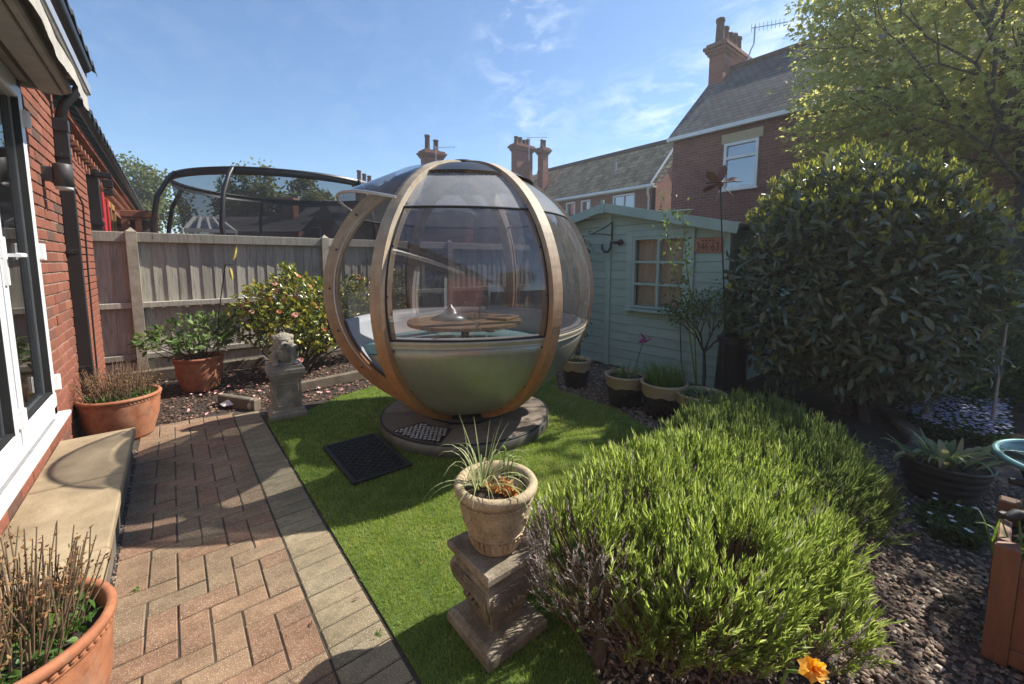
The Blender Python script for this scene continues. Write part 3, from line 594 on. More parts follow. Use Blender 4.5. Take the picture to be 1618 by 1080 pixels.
# ------------------------------------------------------------------ trampoline behind the fence
TC = Vector((2.0, 9.72, 0)); TR = 1.95
tr = thing('trampoline', 'black trampoline with netted enclosure rising behind the fence', 'trampoline', TC)
k = NT('net'); k.t.nodes.remove(k.b); a = k.n('ShaderNodeBsdfTransparent'); dfs = k.n('ShaderNodeBsdfDiffuse'); dfs.inputs[0].default_value = (.03,.03,.033,1); mxs = k.n('ShaderNodeMixShader'); mxs.inputs[0].default_value = .6; k.l(a.outputs[0], mxs.inputs[1]); k.l(dfs.outputs[0], mxs.inputs[2]); k.l(mxs.outputs[0], k.out.inputs[0]); MT['net'] = k.m
ZT = 2.93
m = MB(); m.tube([(TR*1.0*math.cos(q), TR*math.sin(q), ZT+.015*math.cos(3*q)) for q in [2*PI*i/48 for i in range(48)]], .018, 8, closed=True); m.build('top_ring', MT['black'], tr)
m = MB(); m.lathe([(TR*.995, ZT+.03), (TR*1.004, ZT+.02), (TR*1.0, ZT-.09), (TR*.992, ZT-.10)], 64); m.build('net_hem', MT['black'], tr)
m = MB(); m.lathe([(TR*.985, ZT-.08), (TR*.93, 2.2), (TR*.88, 1.5), (TR*.86, .92)], 64); m.build('net', MT['net'], tr)
m = MB(); m.lathe([(0, .90), (TR*.82, .90)], 48); m.build('jumping_mat', MT['black'], tr)
m = MB(); m.lathe([(TR*.82, .915), (TR*.84, .94), (TR*1.0, .94), (TR*1.02, .90), (TR*.82, .895)], 48); m.build('pad', MT['black'], tr)
pa = [math.atan2(*(reversed((at_d(x, 300, D)-TC).xy))) for x, D in ((285, 8.2), (397, 6.6), (545, 7.2))]
for q in [R(198), R(234), R(294), R(336), R(40), R(96), R(150)]:
    m = MB(); cq, sq = math.cos(q), math.sin(q)
    prof = [(1.03, .0), (1.07, .9), (1.16, 1.5), (1.19, 2.0), (1.14, 2.5), (1.05, 2.82), (1.0, ZT)]
    m.tube([(TR*r*cq, TR*r*sq, z) for r, z in prof], [.022,.022]+[.036]*5, 8); m.build('pole', MT['black'], tr)

# ------------------------------------------------------------------ houses behind
MT['brick_hx'] = brickmat('brick_house_x', 'x', (.29,.125,.095), (.20,.09,.07), (.29,.24,.2))
MT['brick_hy'] = brickmat('brick_house_y', 'y', (.31,.125,.09), (.22,.09,.07), (.3,.24,.2))
def slate(name, c1, c2, gauge, wdt, mottled):
    k = NT(name); t = k.n('ShaderNodeTexCoord'); s = k.n('ShaderNodeSeparateXYZ'); cb = k.n('ShaderNodeCombineXYZ'); k.l(t.outputs['Object'], s.inputs[0]); k.l(s.outputs['Y'], cb.inputs[0]); k.l(s.outputs['Z'], cb.inputs[1])
    b = k.n('ShaderNodeTexBrick'); b.inputs['Scale'].default_value = 1; b.inputs['Brick Width'].default_value = wdt; b.inputs['Row Height'].default_value = gauge; b.inputs['Mortar Size'].default_value = .008
    b.inputs['Color1'].default_value = (*c1, 1); b.inputs['Color2'].default_value = (*c2, 1); b.inputs['Mortar'].default_value = (.03,.03,.03,1); k.l(cb.outputs[0], b.inputs['Vector'])
    f = k.noise(t.outputs['Object'], 1.1, 6, .65); k.col(k.mix(.7, b.outputs[0], k.ramp(f, [(.3, (.5,.48,.45)), (.7, mottled)]), 'MULTIPLY')); k.set(Roughness=.85, Specular_IOR_Level=.2); return k.m
MT['slate'] = slate('slate_roof', (.19,.18,.175), (.125,.118,.12), .13, .2, (1.2,1.18,1.12))
k = NT('concrete_tile'); k.col(k.mix(.6, k.ramp(k.attr('rnd'), [(0, (.13,.09,.06)), (.5, (.33,.235,.14)), (1, (.50,.38,.22))]), k.ramp(k.noise(k.co(), 9, 5, .7), [(.35, (.5,.47,.42)), (.65, (1.2,1.15,1.0))]), 'MULTIPLY')); k.set(Roughness=.95); MT['ctile'] = k.m
MT['lead'] = M('lead_flashing', (.42,.43,.44), (.3,.31,.32), 5, .6, .1)
MT['lintel'] = M('stone_lintel', (.55,.45,.30), (.45,.36,.24), 4, .9, .2)
MT['claypot'] = M('chimney_pot_clay', (.14,.075,.055), (.07,.045,.04), 6, .9, .2)
MT['skyglass'] = glassmat('upstairs_glass', (.25,.27,.3), .35)
def gable_roof(xe, ze, xr, zr, y0, y1, xb, th=.10):
    m = MB(); m.add([(xe, y0, ze), (xr, y0, zr), (xr, y1, zr), (xe, y1, ze), (xe, y0, ze-th), (xr, y0, zr-th), (xr, y1, zr-th), (xe, y1, ze-th)], [(0,3,2,1),(4,5,6,7),(0,1,5,4),(2,3,7,6),(0,4,7,3)])
    xq = xr+(xr-xe); m.add([(xr+.002, y0, zr), (xq, y0, ze), (xq, y1, ze), (xr+.002, y1, zr)], [(0,3,2,1)]); return m
def chimney(parent, off, x0, x1, y0, y1, z0, z1, npots, along='x', tall=0, ps=.55):
    ox, oy = off; m = MB(); cx, cy = (x0+x1)/2-ox, (y0+y1)/2-oy; dx, dy = x1-x0, y1-y0
    m.box((cx, cy, (z0+z1-.35)/2), (dx, dy, z1-.35-z0)); st = m.build('chimney_stack', MT['brick_hx' if dx < dy else 'brick_hy'], parent)
    m = MB()
    for i, e in enumerate((.05, .10, .15, .08)): m.box((cx, cy, z1-.31+i*.085), (dx+2*e, dy+2*e, .083))
    m.build('corbelled_cap', MT['brick_hx'], st)
    for i in range(npots):
        t = (i+.5)/npots; px_, py_ = (x0+dx*t-ox, cy) if along == 'x' else (cx, y0+dy*t-oy)
        hh = ps+(.15 if (i == 0 and tall) else .0)-.08*(i % 3 == 2)
        m = MB(); r = min(.13, .42*(dx if along == 'x' else dy)/npots); m.lathe([(r*1.15, 0), (r, .08), (r*.86, hh*.85), (r*1.05, hh*.88), (r*1.05, hh), (r*.7, hh), (r*.7, hh*.5), (0, hh*.5)], 14, Matrix.Translation((px_, py_, z1+.02))); m.build('chimney_pot', MT['claypot'], st)
    return st
def window(parent, off, X, y0, y1, z0, z1, transom=None, mull=None, lintel=True, name='window'):
    ox, oy = off; m = MB(); t = .07
    def fr(a, b_, c, d): m.box((X-.02-ox, (a+b_)/2-oy, (c+d)/2), (.08, b_-a, d-c))
    fr(y0, y0+t, z0, z1); fr(y1-t, y1, z0, z1); fr(y0+t, y1-t, z0, z0+t); fr(y0+t, y1-t, z1-t, z1)
    if transom: fr(y0+t, y1-t, transom-t/2, transom+t/2)
    if mull: fr(mull-t/2, mull+t/2, z0+t, z1-t)
    m.box((X-.05-ox, (y0+y1)/2-oy, z0-.03), (.16, y1-y0+.1, .05)); w_ = m.build(name, MT['white'], parent)
    m = MB(); m.box((X+.004-ox, (y0+y1)/2-oy, (z0+z1)/2), (.012, y1-y0-.02, z1-z0-.02)); m.build('pane', MT['skyglass'], w_)
    m = MB(); m.box((X+.10-ox, (y0+y1)/2-oy, (z0+z1)/2), (.02, y1-y0, z1-z0)); m.build('blind', MT['room'], w_)
    if lintel: m = MB(); m.box((X-.005-ox, (y0+y1)/2-oy, z1+.13), (.06, y1-y0+.16, .24)); m.build('lintel', MT['lintel'], parent)
# brick house with slate roof and tall chimney
HX = 11.5; O = (HX, 3)
hb = thing('slate_roofed_house', 'tall brick house with slate roof and five pot chimney behind the shed', 'house', (HX, 3, 0))
def wall_with_hole(X, y0, y1, z0, z1, hy0, hy1, hz0, hz1, th=.3):
    m = MB()
    for a, b_, c, d in ((y0, hy0, z0, z1), (hy1, y1, z0, z1), (hy0, hy1, z0, hz0), (hy0, hy1, hz1, z1)): m.box((X+th/2-O[0], (a+b_)/2-O[1], (c+d)/2), (th, b_-a-.001, d-c-.001))
    return m
wall_with_hole(HX, -2, 6.68, 0, 5.0, 4.36, 5.20, 3.32, 4.50).build('wall', MT['brick_hx'], hb)
m = MB(); m.add([(HX,6.68,0),(16.5,6.68,0),(16.5,6.68,5.0),(14.0,6.68,7.3),(HX,6.68,5.0),(HX,6.4,0),(16.5,6.4,0),(16.5,6.4,5.0),(14.0,6.4,7.3),(HX,6.4,5.0)], [(0,1,2,3,4),(9,8,7,6,5)]); 
m.v = [(x-HX, y-3, z) for x, y, z in m.v]; m.build('gable_wall', MT['brick_hy'], hb)
m = gable_roof(HX-.18, 4.98, 14.0, 7.42, -2.2, 6.74, 0); m.v = [(x-HX, y-3, z) for x, y, z in m.v]; rf = m.build('roof', MT['slate'], hb)
m = MB(); m.tube([(14.0-HX, -5.2, 7.44), (14.0-HX, 3.74, 7.44)], .10, 8); m.build('ridge_tile', MT['claypot'], rf)
m = MB(); m.box((-.20, -.7, 4.90), (.09, 8.9, .10)); m.build('gutter', MT['white'], hb)
window(hb, O, HX, 4.36, 5.20, 3.32, 4.50, 4.12)
chimney(hb, O, 13.45, 15.0, 6.26, 6.70, 5.5, 8.15, 5, 'x', 1)
ant = thing('tv_aerial', 'thin TV aerial on a bent mast beside the tall chimney', 'aerial', (14.1, 5.9, 7.3))
m = MB(); m.tube([(0,0,0),(.05,-.12,.55),(.08,-.2,.75),(.08,-.2,1.25)], .022, 6); m.build('mast', MT['steel'], ant)
m = MB(); m.bar((.08,-.1,1.22), (.35,-1.0,1.12), .02, .02)
for i in range(9): t = i/9; m.bar((.08+.27*t,-.1-.9*t-.0,1.22-.10*t-.12), (.08+.27*t,-.1-.9*t,1.22-.10*t+.12), .012, .012, (1,0,0))
m.build('boom', MT['steel'], ant)
# mid house with mossy concrete tile roof
O2 = (15.45, 13); ht = thing('tiled_house', 'brick house with mossy brown tiled roof and white gutter behind the pod', 'house', (15.45, 13, 0))
m = MB()
ws = [(10.62, 11.75), (13.05, 13.62), (14.0, 14.6), (16.0, 17.0)]
edges = [9.85]+[q for a in ws for q in a]+[18.5]
for i in range(0, len(edges), 2): m.box((.15, (edges[i]+edges[i+1])/2-13, 2.25), (.3, edges[i+1]-edges[i], 4.5))
for a, b_ in ws: m.box((.15, (a+b_)/2-13, 1.65), (.3, b_-a, 3.3)); m.box((.15, (a+b_)/2-13, 4.425), (.3, b_-a, .15))
m.build('wall', MT['brick_hx'], ht)
m = MB(); m.add([(0,-3.15,0),(3.5,-3.15,0),(3.5,-3.15,4.5),(1.75,-3.15,6.6),(0,-3.15,4.5)], [(0,1,2,3,4)]); m.build('gable_wall', MT['brick_hy'], ht)
for i, (a, b_) in enumerate(ws): window(ht, O2, 15.45, a, b_, 3.3, 4.34, None, (a+b_)/2 if b_-a > .9 else None, False)
rp = math.atan2(6.62-4.62, 1.75+.25)
tm = roof_tiles('r', None, 0, 0, -8.5, 3.6, rp, 10, 'ctile', .26, .285)      # built facing +x, mirrored to face -x
tm.v = [(-x-.28, -y-.02, z+4.56) for x, y, z in tm.v]; rf = T(tm.build('roof', MT['ctile'], ht), kind='stuff'); at = rf.data.attributes.new('rnd', 'FLOAT', 'FACE'); nf = len(rf.data.polygons); at.data.foreach_set('value', np.clip(np.where(np.arange(nf) % 12 < 6, np.repeat(rng.uniform(.25,1,nf//12+1),12)[:nf]-.12*(np.arange(nf) % 6 > 3), .0), 0, 1).astype(np.float32))  # riser faces get the darkest tone: shade under each course put into colour
m = MB(); m.add([(-.26,-3.3,4.5),(1.75,-3.3,6.55),(3.8,-3.3,4.5),(3.8,5.6,4.5),(1.75,5.6,6.55),(-.26,5.6,4.5)], [(0,1,4,5),(1,2,3,4)]); m.build('roof_deck', MT['tile_d'], ht)
m = MB(); m.tube([(1.76,-3.4,6.68),(1.76,5.6,6.68)], .11, 8); m.build('ridge_tile', MT['tile_d'], ht)
m = MB(); m.box((-.30, 1.1, 4.50), (.11, 9.0, .12), None, .02); m.box((-.14, 1.1, 4.44), (.26, 9.0, .03)); m.build('gutter', MT['white'], ht)
m = MB(); m.bar((-.30,-3.32,4.52), (1.75,-3.32,6.60), .05, .20); m.bar((3.8,-3.32,4.52), (1.75,-3.32,6.60), .05, .20); m.build('bargeboard', MT['white'], ht)
m = MB(); m.tube([(-.30,-3.2,4.5),(-.25,-3.12,4.25),(-.06,-3.06,4.05),(-.06,-3.06,.0)], .04, 8); m.build('downpipe', MT['white'], ht)
m = MB(); m.tube([(.55,-.9,5.2),(.55,-.9,5.95)], .045, 8); m.build('vent_pipe', MT['lead'], ht)
# further terrace with three chimneys, only roof lines and stacks show
k_ = [('terrace_house', 'far brick terrace roof with two chimney stacks left of the tiled roof', (15.2, 19.2, 0), 5.6), ('terrace_house', 'far brick terrace roof just left of the pod top, single dark chimney', (10.6, 19.2, 0), 5.3), ('terrace_house', 'far brick terrace with small chimney above the trampoline right end', (9.2, 25, 0), 4.9)]
for i, (nm, lab, loc, zr) in enumerate(k_):
    t = thing(nm, lab, 'house', loc, 0, 'far terrace houses'); m = MB(); m.box((0, 1.5, (zr-1.4)/2), (3.6, 4.6, zr-1.4)); m.build('wall', MT['brick_hy'], t)
    m = MB(); m.add([(-2,-1,zr-1.5),(2,-1,zr-1.5),(2,1.5,zr+.2),(-2,1.5,zr+.2),(-2,4,zr-1.5),(2,4,zr-1.5)], [(0,1,2,3),(3,2,5,4)]); m.build('roof', MT['tile_d'], t)
    if i == 0:
        a = at_d(807,225,22); c2 = at_d(846,225,22); chimney(t, loc[:2], a.x, c2.x+.1, a.y-.5, a.y-.05, zr-.8, a.z-.1, 4, 'x', 0, .35); a = at_d(845,236,22.6); chimney(t, loc[:2], a.x-.05, a.x+.35, a.y-.7, a.y-.3, zr-.8, a.z, 2, 'x', 0, .4)
    elif i == 1:
        a = at_d(663,238,20); c2 = at_d(704,240,20); chimney(t, loc[:2], a.x+.05, c2.x, a.y-.55, a.y, zr-.8, a.z, 2, 'x', 1)
    else:
        a = at_d(561,290,24); c2 = at_d(592,290,24); chimney(t, loc[:2], a.x, c2.x, a.y-.6, a.y, zr-1.0, a.z, 3, 'x', 1)
for i, (x, y, D, lab) in enumerate([(850, 222, 21.5, 'thin aerial above the far double chimney stack'), (704, 238, 19.6, 'thin aerial beside the far dark chimney')]):
    p = at_d(x, y, D); m = MB(); m.tube([p+Vector((-.35,.3,-1.0)), p+Vector((-.35,.3,.2))], .018, 5); m.bar(p+Vector((-.5,.4,.15)), p+Vector((.4,-.3,.18)), .018, .018)
    for j in range(6): q = p+Vector((-.4+.14*j, .33-.11*j, .16)); m.bar(q-Vector((0,0,.1)), q+Vector((0,0,.1)), .012, .012, (1,0,0))
    T(m.build('tv_aerial', MT['steel']), lab, 'aerial')
# low houses seen through the trampoline net
for i, (xa, xb, ya, D, lab) in enumerate([(335, 470, 337, 22, 'long low brick outbuilding seen through the trampoline net'), (470, 600, 322, 24, 'far gabled brick house seen through the right of the net')]):
    a = at_d(xa, ya, D); c2 = at_d(xb, ya, D); t = thing('far_house', lab, 'house', ((a.x+c2.x)/2, (a.y+c2.y)/2, 0), -YAW, 'houses beyond the trampoline'); wd = (c2-a).xy.length; zr = a.z
    m = MB(); m.box((0, 1.5, (zr-.9)/2), (wd, 3, zr-.9)); m.build('wall', MT['brick_hy'], t)
    m = MB(); m.add([(-wd/2-.2,-.2,zr-.95),(wd/2+.2,-.2,zr-.95),(wd/2+.2,1.5,zr),(-wd/2-.2,1.5,zr),(-wd/2-.2,3.2,zr-.95),(wd/2+.2,3.2,zr-.95)], [(0,1,2,3),(3,2,5,4)]); m.build('roof', MT['slate'], t)
    for j in range(3): m = MB(); m.box((-wd*.3+wd*.3*j, -.02, zr-1.75), (.7, .06, .9)); w_ = m.build('window', MT['white'], t); m = MB(); m.box((-wd*.3+wd*.3*j, -.045, zr-1.75), (.55, .03, .75)); m.build('pane', MT['darkglass'], w_)
    m = MB(); m.box((wd*.25, 1.5, zr+.2), (.6, .6, 1.4)); m.box((wd*.25, 1.5, zr+.95), (.75, .75, .12)); m.build('chimney_stack', MT['brick_hy'], t)
cv = thing('conservatory', 'white framed conservatory roof peeping above the fence at left', 'conservatory', (1.4, 15.0, 0))
a = at_y(290, 350, 15.0); c2 = at_y(372, 352, 15.0); m = MB()
for X in np.linspace(a.x, c2.x, 5): m.box((X-1.4, 0, a.z/2-.1), (.07, .07, a.z-.2)); m.bar((X-1.4, 0, a.z-.22), ((X+(a.x+c2.x)/2)/2-1.4, 1.2, a.z+.25), .06, .06)
m.bar((a.x-1.4,0,a.z-.22), (c2.x-1.4,0,a.z-.22), .08, .1); m.bar((a.x*.75+c2.x*.25-1.4,1.2,a.z+.25), (a.x*.25+c2.x*.75-1.4,1.2,a.z+.25), .08, .1); m.build('frame', MT['white'], cv)
m = MB(); m.add([(a.x-1.4,0,a.z-.24),(c2.x-1.4,0,a.z-.24),(a.x*.25+c2.x*.75-1.4,1.2,a.z+.22),(a.x*.75+c2.x*.25-1.4,1.2,a.z+.22)], [(0,1,2,3)]); m.build('roof_glass', MT['skyglass'], cv)
m = MB(); m.box(((a.x+c2.x)/2-1.4, .03, .6), (c2.x-a.x, .05, 1.2)); m.build('dwarf_wall', MT['brick_hy'], cv)
# ------------------------------------------------------------------ garden pod
PX, PY, PZ, PA, PB = 1.985, 3.09, 1.18, 1.17, 1.09
pod = thing('garden_pod', 'round glazed garden pod with timber ribs and olive panels on a disc base', 'pod', (PX, PY, 0))
k = NT('rib_timber'); v = k.co((1, 1, 1)); uvc = k.co((9, 1.1, 1), 'UV'); grain = k.noise(uvc, 4, 7, .7, .4)
sp = k.n('ShaderNodeSeparateXYZ'); k.l(k.n('ShaderNodeTexCoord').outputs['Object'], sp.inputs[0])
wx = k.n('ShaderNodeMapRange'); wx.inputs[1].default_value = .9; wx.inputs[2].default_value = 1.9; k.l(k.math('ADD', sp.outputs['Z'], k.math('MULTIPLY', k.noise(v, 3, 4), .5)), wx.inputs[0])
# upper parts weathered silver-grey, sheltered lower parts still orange
fresh = k.ramp(grain, [(.3, (.25,.10,.035)), (.5, (.40,.18,.068)), (.7, (.50,.25,.10))]); grey = k.ramp(grain, [(.3, (.28,.22,.16)), (.5, (.46,.385,.29)), (.7, (.58,.50,.39))])
c = k.mix(wx.outputs[0], fresh, grey); st = k.ramp(k.noise(v, 9, 6, .7), [(.35, (.62,.57,.52)), (.6, (1.06,1.06,1.05))]); k.col(k.mix(.6, c, st, 'MULTIPLY')); k.set(Roughness=.6, Specular_IOR_Level=.35); k.bump(grain, .3, .004); MT['rib'] = k.m
k = NT('pod_panel'); v = k.co(); strk = k.ramp(k.noise(k.co((9,9,.6)), 3, 6, .7), [(.42, (.72,.70,.64)), (.6, (1,1,1))]); k.col(k.mix(.3, (.385,.38,.325), strk, 'MULTIPLY')); k.set(Metallic=.5, Roughness=.3); rr = k.n('ShaderNodeMapRange'); rr.inputs[3].default_value = .24; rr.inputs[4].default_value = .42; k.l(k.noise(v, 9, 5, .7), rr.inputs[0]); k.l(rr.outputs[0], k.b.inputs['Roughness']); MT['panel'] = k.m
MT['trim'] = M('pod_trim', (.44,.40,.31), (.36,.33,.26), 10, .45, .05, metal=.4)
MT['tint'] = glassmat('tinted_window', (.56,.54,.55), .10, 0, .085)
k = NT('cap_panel'); t1 = k.n('ShaderNodeBsdfTransparent'); t1.inputs[0].default_value = (.75,.78,.82,1); k.col(k.ramp(k.noise(k.co((6,6,1)), 7, 5, .7), [(.3, (.60,.62,.64)), (.7, (.74,.76,.78))])); k.set(Roughness=.15)
mm = k.n('ShaderNodeMixShader'); mm.inputs[0].default_value = .34; k.l(t1.outputs[0], mm.inputs[1]); k.l(k.b.outputs[0], mm.inputs[2]); k.l(mm.outputs[0], k.out.inputs[0]); MT['cap'] = k.m
MT['liner'] = M('pod_liner', (.56,.56,.57), (.48,.48,.49), 3, .5, .05)
MT['teal'] = M('teal_cushion', (.26,.46,.48), (.21,.38,.41), 12, .9, .25, 60)
MT['hood'] = glassmat('hood_acrylic', (.55,.54,.56), .10)
def fz(z): return math.asin(max(-1, min(1, (z-PZ)/PB)))
def pp(az, ph, s=1.0, ctr=None, flat=.3):
    r = PA*s*math.cos(ph)
    if ctr is not None: r *= 1-flat+flat*math.cos(R(30))/math.cos(az-ctr)
    return (r*math.cos(az), r*math.sin(az), PZ+PB*s*math.sin(ph))
def gore(ctr, z0, z1, s, th=0.0, nu=16, nv=14, half=R(28.2), dz=0.0):
    p0, p1 = fz(z0) if z0 > PZ-PB else -PI/2+.05, fz(z1); m = MB(); vs = []
    for sc_ in ((s, s-th) if th else (s,)):
        for j in range(nv+1):
            for i in range(nu+1): vs.append(pp(ctr-half+2*half*i/nu, p0+(p1-p0)*j/nv, sc_, ctr))
    q = (nu+1)*(nv+1); fs = [(j*(nu+1)+i, j*(nu+1)+i+1, (j+1)*(nu+1)+i+1, (j+1)*(nu+1)+i) for j in range(nv) for i in range(nu)]
    if th:
        fs += [tuple(q+k for k in reversed(f)) for f in fs]
        for j in (0, nv):
            for i in range(nu): a = j*(nu+1)+i; fs.append((a, a+1, q+a+1, q+a))
    m.add(vs, fs, True); return m
ribs = [-151, -91, -31, 29, 89, 149]
for ri, a in enumerate(ribs):
    az = R(a); m = MB(); n = 56; ca, sa = math.cos(az), math.sin(az); tx, ty = -sa, ca; vs = []; hw = .046
    for i in range(n+1):
        ph = R(-86)+R(172)*i/n; so_, si_ = 1.0, .905
        o_ = pp(az, ph, so_); n_ = pp(az, ph, si_)
        c = .007
        for (P_, w2) in ((o_, hw-c), (n_, hw-c), (n_, -hw+c), (o_, -hw+c)): vs.append((P_[0]+tx*w2*1.1, P_[1]+ty*w2*1.1, P_[2]))
    fs = [(i*4+k, i*4+(k+1) % 4, (i+1)*4+(k+1) % 4, (i+1)*4+k) for i in range(n) for k in range(4)]
    m.add(vs, fs, False); rb = m.build('rib', MT['rib'], pod); uv = rb.data.uv_layers.new(name='uv'); uv.data.foreach_set('uv', np.array([c_ for i in range(n) for k in range(4) for c_ in (k+ri*4.0, i*.06, k+1+ri*4.0, i*.06, k+1+ri*4.0, (i+1)*.06, k+ri*4.0, (i+1)*.06)], np.float32))
    if a in (-151, -91, 149):
        for ph in (-58, -38, -18, 2, 20, 38):
            p = Vector(pp(az, R(ph), .955)); sgn = 1; tn = Vector((tx, ty, 0))
            for sg_ in (-1, 1): m = MB(); m.tube([p+tn*sg_*(.046*1.1-.004), p+tn*sg_*(.046*1.1+.004)], .009, 8); m.build('bolt', MT['black'], rb)
ZB, ZW, ZC = .90, 1.82, 2.12
for ci, ctr in enumerate((-121, -61, -1, 59, 119)):
    c = R(ctr)
    gore(c, .12, ZB-.03, .965, .02).build('lower_panel', MT['panel'], pod)
    gore(c, ZB-.03, ZB+.018, .972, .045, 16, 3).build('trim_band', MT['trim'], pod)
    w_ = gore(c, ZB+.022, ZW, .962).build('window', MT['tint'], pod)
    m = MB(); pr = [pp(c-R(28.2)+R(56.4)*i/16, fz(ZB+.024), .964, c) for i in range(17)]; m.tube(pr, .006, 6)
    for sgn in (-1, 1): m.tube([pp(c+sgn*R(27.6), fz(ZB+.024)+(fz(ZW)-fz(ZB+.024))*i/14, .966, c) for i in range(15)], .006, 6)
    m.tube([pp(c-R(28.2)+R(56.4)*i/16, fz(ZW), .964, c) for i in range(17)], .009, 6); m.build('gasket', MT['gasket'], w_)
    gore(c, ZW+.004, ZC, .968).build('upper_panel', MT['cap'], pod)
    gore(c, .22, ZB+.0, .90, .012, half=R(30)).build('liner', MT['liner'], pod)
    g_ = gore(c, ZB-.01, ZB+.012, .94, .045, half=R(30)); g_.build('ledge', MT['liner'], pod)
m = MB(); nn = 72; vs = []
for j in range(5):
    for i in range(nn): vs.append(pp(2*PI*i/nn, fz(ZC-.01)+(PI/2-.02-fz(ZC-.01))*j/4, .985))
m.add(vs, [(j*nn+i, j*nn+(i+1) % nn, (j+1)*nn+(i+1) % nn, (j+1)*nn+i) for j in range(4) for i in range(nn)], True); m.build('crown_cap', MT['black'], pod)
m = MB(); m.lathe([(0, 2.285), (.10, 2.285), (.12, 2.27), (.12, 2.24), (0, 2.24)], 24); m.build('hub', MT['black'], pod)
# light lining under the roof edge of the doorway and the acrylic hood
dc = R(179)
m = MB(); vs = []; nu, nv = 16, 10
for j in range(nv+1):
    for i in range(nu+1):
        t = j/nv; ph = fz(ZC+.02)+(R(38)-fz(ZC+.02))*t; bulge = 1+.10*t*t*math.cos((i/nu-.5)*PI)+.012
        vs.append(pp(dc-R(30)+R(60)*i/nu, ph, 1.0*bulge))
m.add(vs, [(j*(nu+1)+i, j*(nu+1)+i+1, (j+1)*(nu+1)+i+1, (j+1)*(nu+1)+i) for j in range(nv) for i in range(nu)], True); hd = m.build('door_hood', MT['hood'], pod)
m = MB(); m.tube(vs[-(nu+1):], .011, 8); m.build('hood_rail', MT['alu'], hd)
for a, sg in ((149, 1), (-151, -1)):
    m = MB(); m.tube([pp(R(a)+sg*R(2.6), R(-70)+R(125)*i/30, .925) for i in range(31)], .007, 6); m.build('door_seal', MT['alu'], pod)
# floor, bench, cushions, table
m = MB(); m.lathe([(0, .20), (.34, .20), (.34, .225), (0, .225)], 40); m.build('floor', MT['liner'], pod)
m = MB(); m.lathe([(.36, .24), (.46, .62), (.86, .62), (.86, .60)], 40, None, R(-149), R(147)); m.build('bench', MT['liner'], pod)
for a in (-151, 149):
    az = R(a); e0, e1 = Vector((math.cos(az), math.sin(az), 0)), Vector((-math.sin(az), math.cos(az), 0)); s_ = 1 if a < 0 else -1
    m = MB(); q = [e0*.36+Vector((0,0,.24)), e0*.42+Vector((0,0,.24)), e0*.80+Vector((0,0,.5)), e0*.88+Vector((0,0,.62)), e0*.40+Vector((0,0,.62))]; q = [p+e1*s_*.05 for p in q]; m.add(q+[p+e1*s_*.02 for p in q], [(0,1,2,3,4),(9,8,7,6,5)]+[(i,(i+1)%5,5+(i+1)%5,5+i) for i in range(5)]); bp = m.build('bench_end', MT['trim'], pod)
    m = MB(); cc = e0*.62+e1*s_*(.045)+Vector((0,0,.50)); m.tube([cc+e1*s_*.02, cc-e1*s_*.0], .055, 20); m.build('speaker_vent', MT['black'], bp)
for i in range(5):
    a0, a1 = R(-147+i*58.8), R(-147+(i+1)*58.8-2); m = MB(); m.lathe([(.45,.625),(.435,.64),(.435,.70),(.45,.715),(.88,.715),(.89,.70),(.85,.625)], 14, None, a0, a1)
    for aa in (a0, a1): m.add([(r*math.cos(aa), r*math.sin(aa), z) for r, z in ((.45,.625),(.435,.64),(.435,.70),(.45,.715),(.88,.715),(.89,.70),(.85,.625))], [tuple(range(7))])
    m.build('seat_cushion', MT['teal'], pod)
# disc base
base = thing('pod_base', 'round timber disc base with steel rim under the garden pod', 'base', (PX, PY, 0))
MT['deck'] = M('deck_wood', (.31,.25,.195), (.17,.135,.105), 5, .8, .4, 40, stretch=(1,8,1), var=.3)
m = MB(); m.lathe([(.742, 0), (.748, .01), (.748, .088), (.742, .092)], 72); m.build('rim', M('rim_steel', (.17,.16,.135), (.10,.095,.08), 6, .5, .2, metal=.4), base)
m = MB(); m.lathe([(.742, .092), (.748, .097), (.742, .103), (.73, .103)], 72); m.build('rim_seal', MT['rubber'], base)
m = MB(); m.lathe([(0, .075), (.74, .075)], 72); m.build('sub_deck', MT['rubber'], base)
for i in range(10):
    a0, a1 = R(i*36+3), R((i+1)*36+2.2); m = MB(); pl = [(.73*math.cos(a0+(a1-a0)*j/8), .73*math.sin(a0+(a1-a0)*j/8)) for j in range(9)]; r0 = .36; pl += [(r0*math.cos(a1), r0*math.sin(a1)), (r0*math.cos(a0), r0*math.sin(a0))]
    m.prism(pl, .077, .1005+.002*(i % 2)); m.build('deck_segment', MT['deck'], base)
m = MB(); m.lathe([(0,.075),(.34,.075),(.34,.14),(.2,.2),(0,.2)], 32); m.build('turntable', MT['black'], base)
MT['tread'] = M('tread_plate', (.74,.73,.70), (.6,.59,.57), 40, .35, .1, metal=.25)
tp = MB(); A0, A1 = R(183), R(222)
pl = [(.715*math.cos(A0+(A1-A0)*j/8), .715*math.sin(A0+(A1-A0)*j/8)) for j in range(9)]+[(.45*math.cos(A1-(A1-A0)*j/8), .45*math.sin(A1-(A1-A0)*j/8)) for j in range(9)]
tp.prism(pl, .1005, .1065); tpo = tp.build('tread_plate', MT['black'], base)
m = MB()
for i in range(-8, 9):
    for j in range(-8, 9):
        x, y = .59*math.cos(R(202))+i*.042+(j % 2)*.021, .59*math.sin(R(202))+j*.030; r = math.hypot(x, y); a = math.atan2(y, x) % (2*PI)
        if .465 < r < .70 and A0+.03 < a < A1-.03: m.box((x, y, .1082), (.028, .0165, .003), R(30 if (i+j) % 2 else -30), .001)
m.build('tread_studs', MT['tread'], tpo)['kind'] = 'stuff'
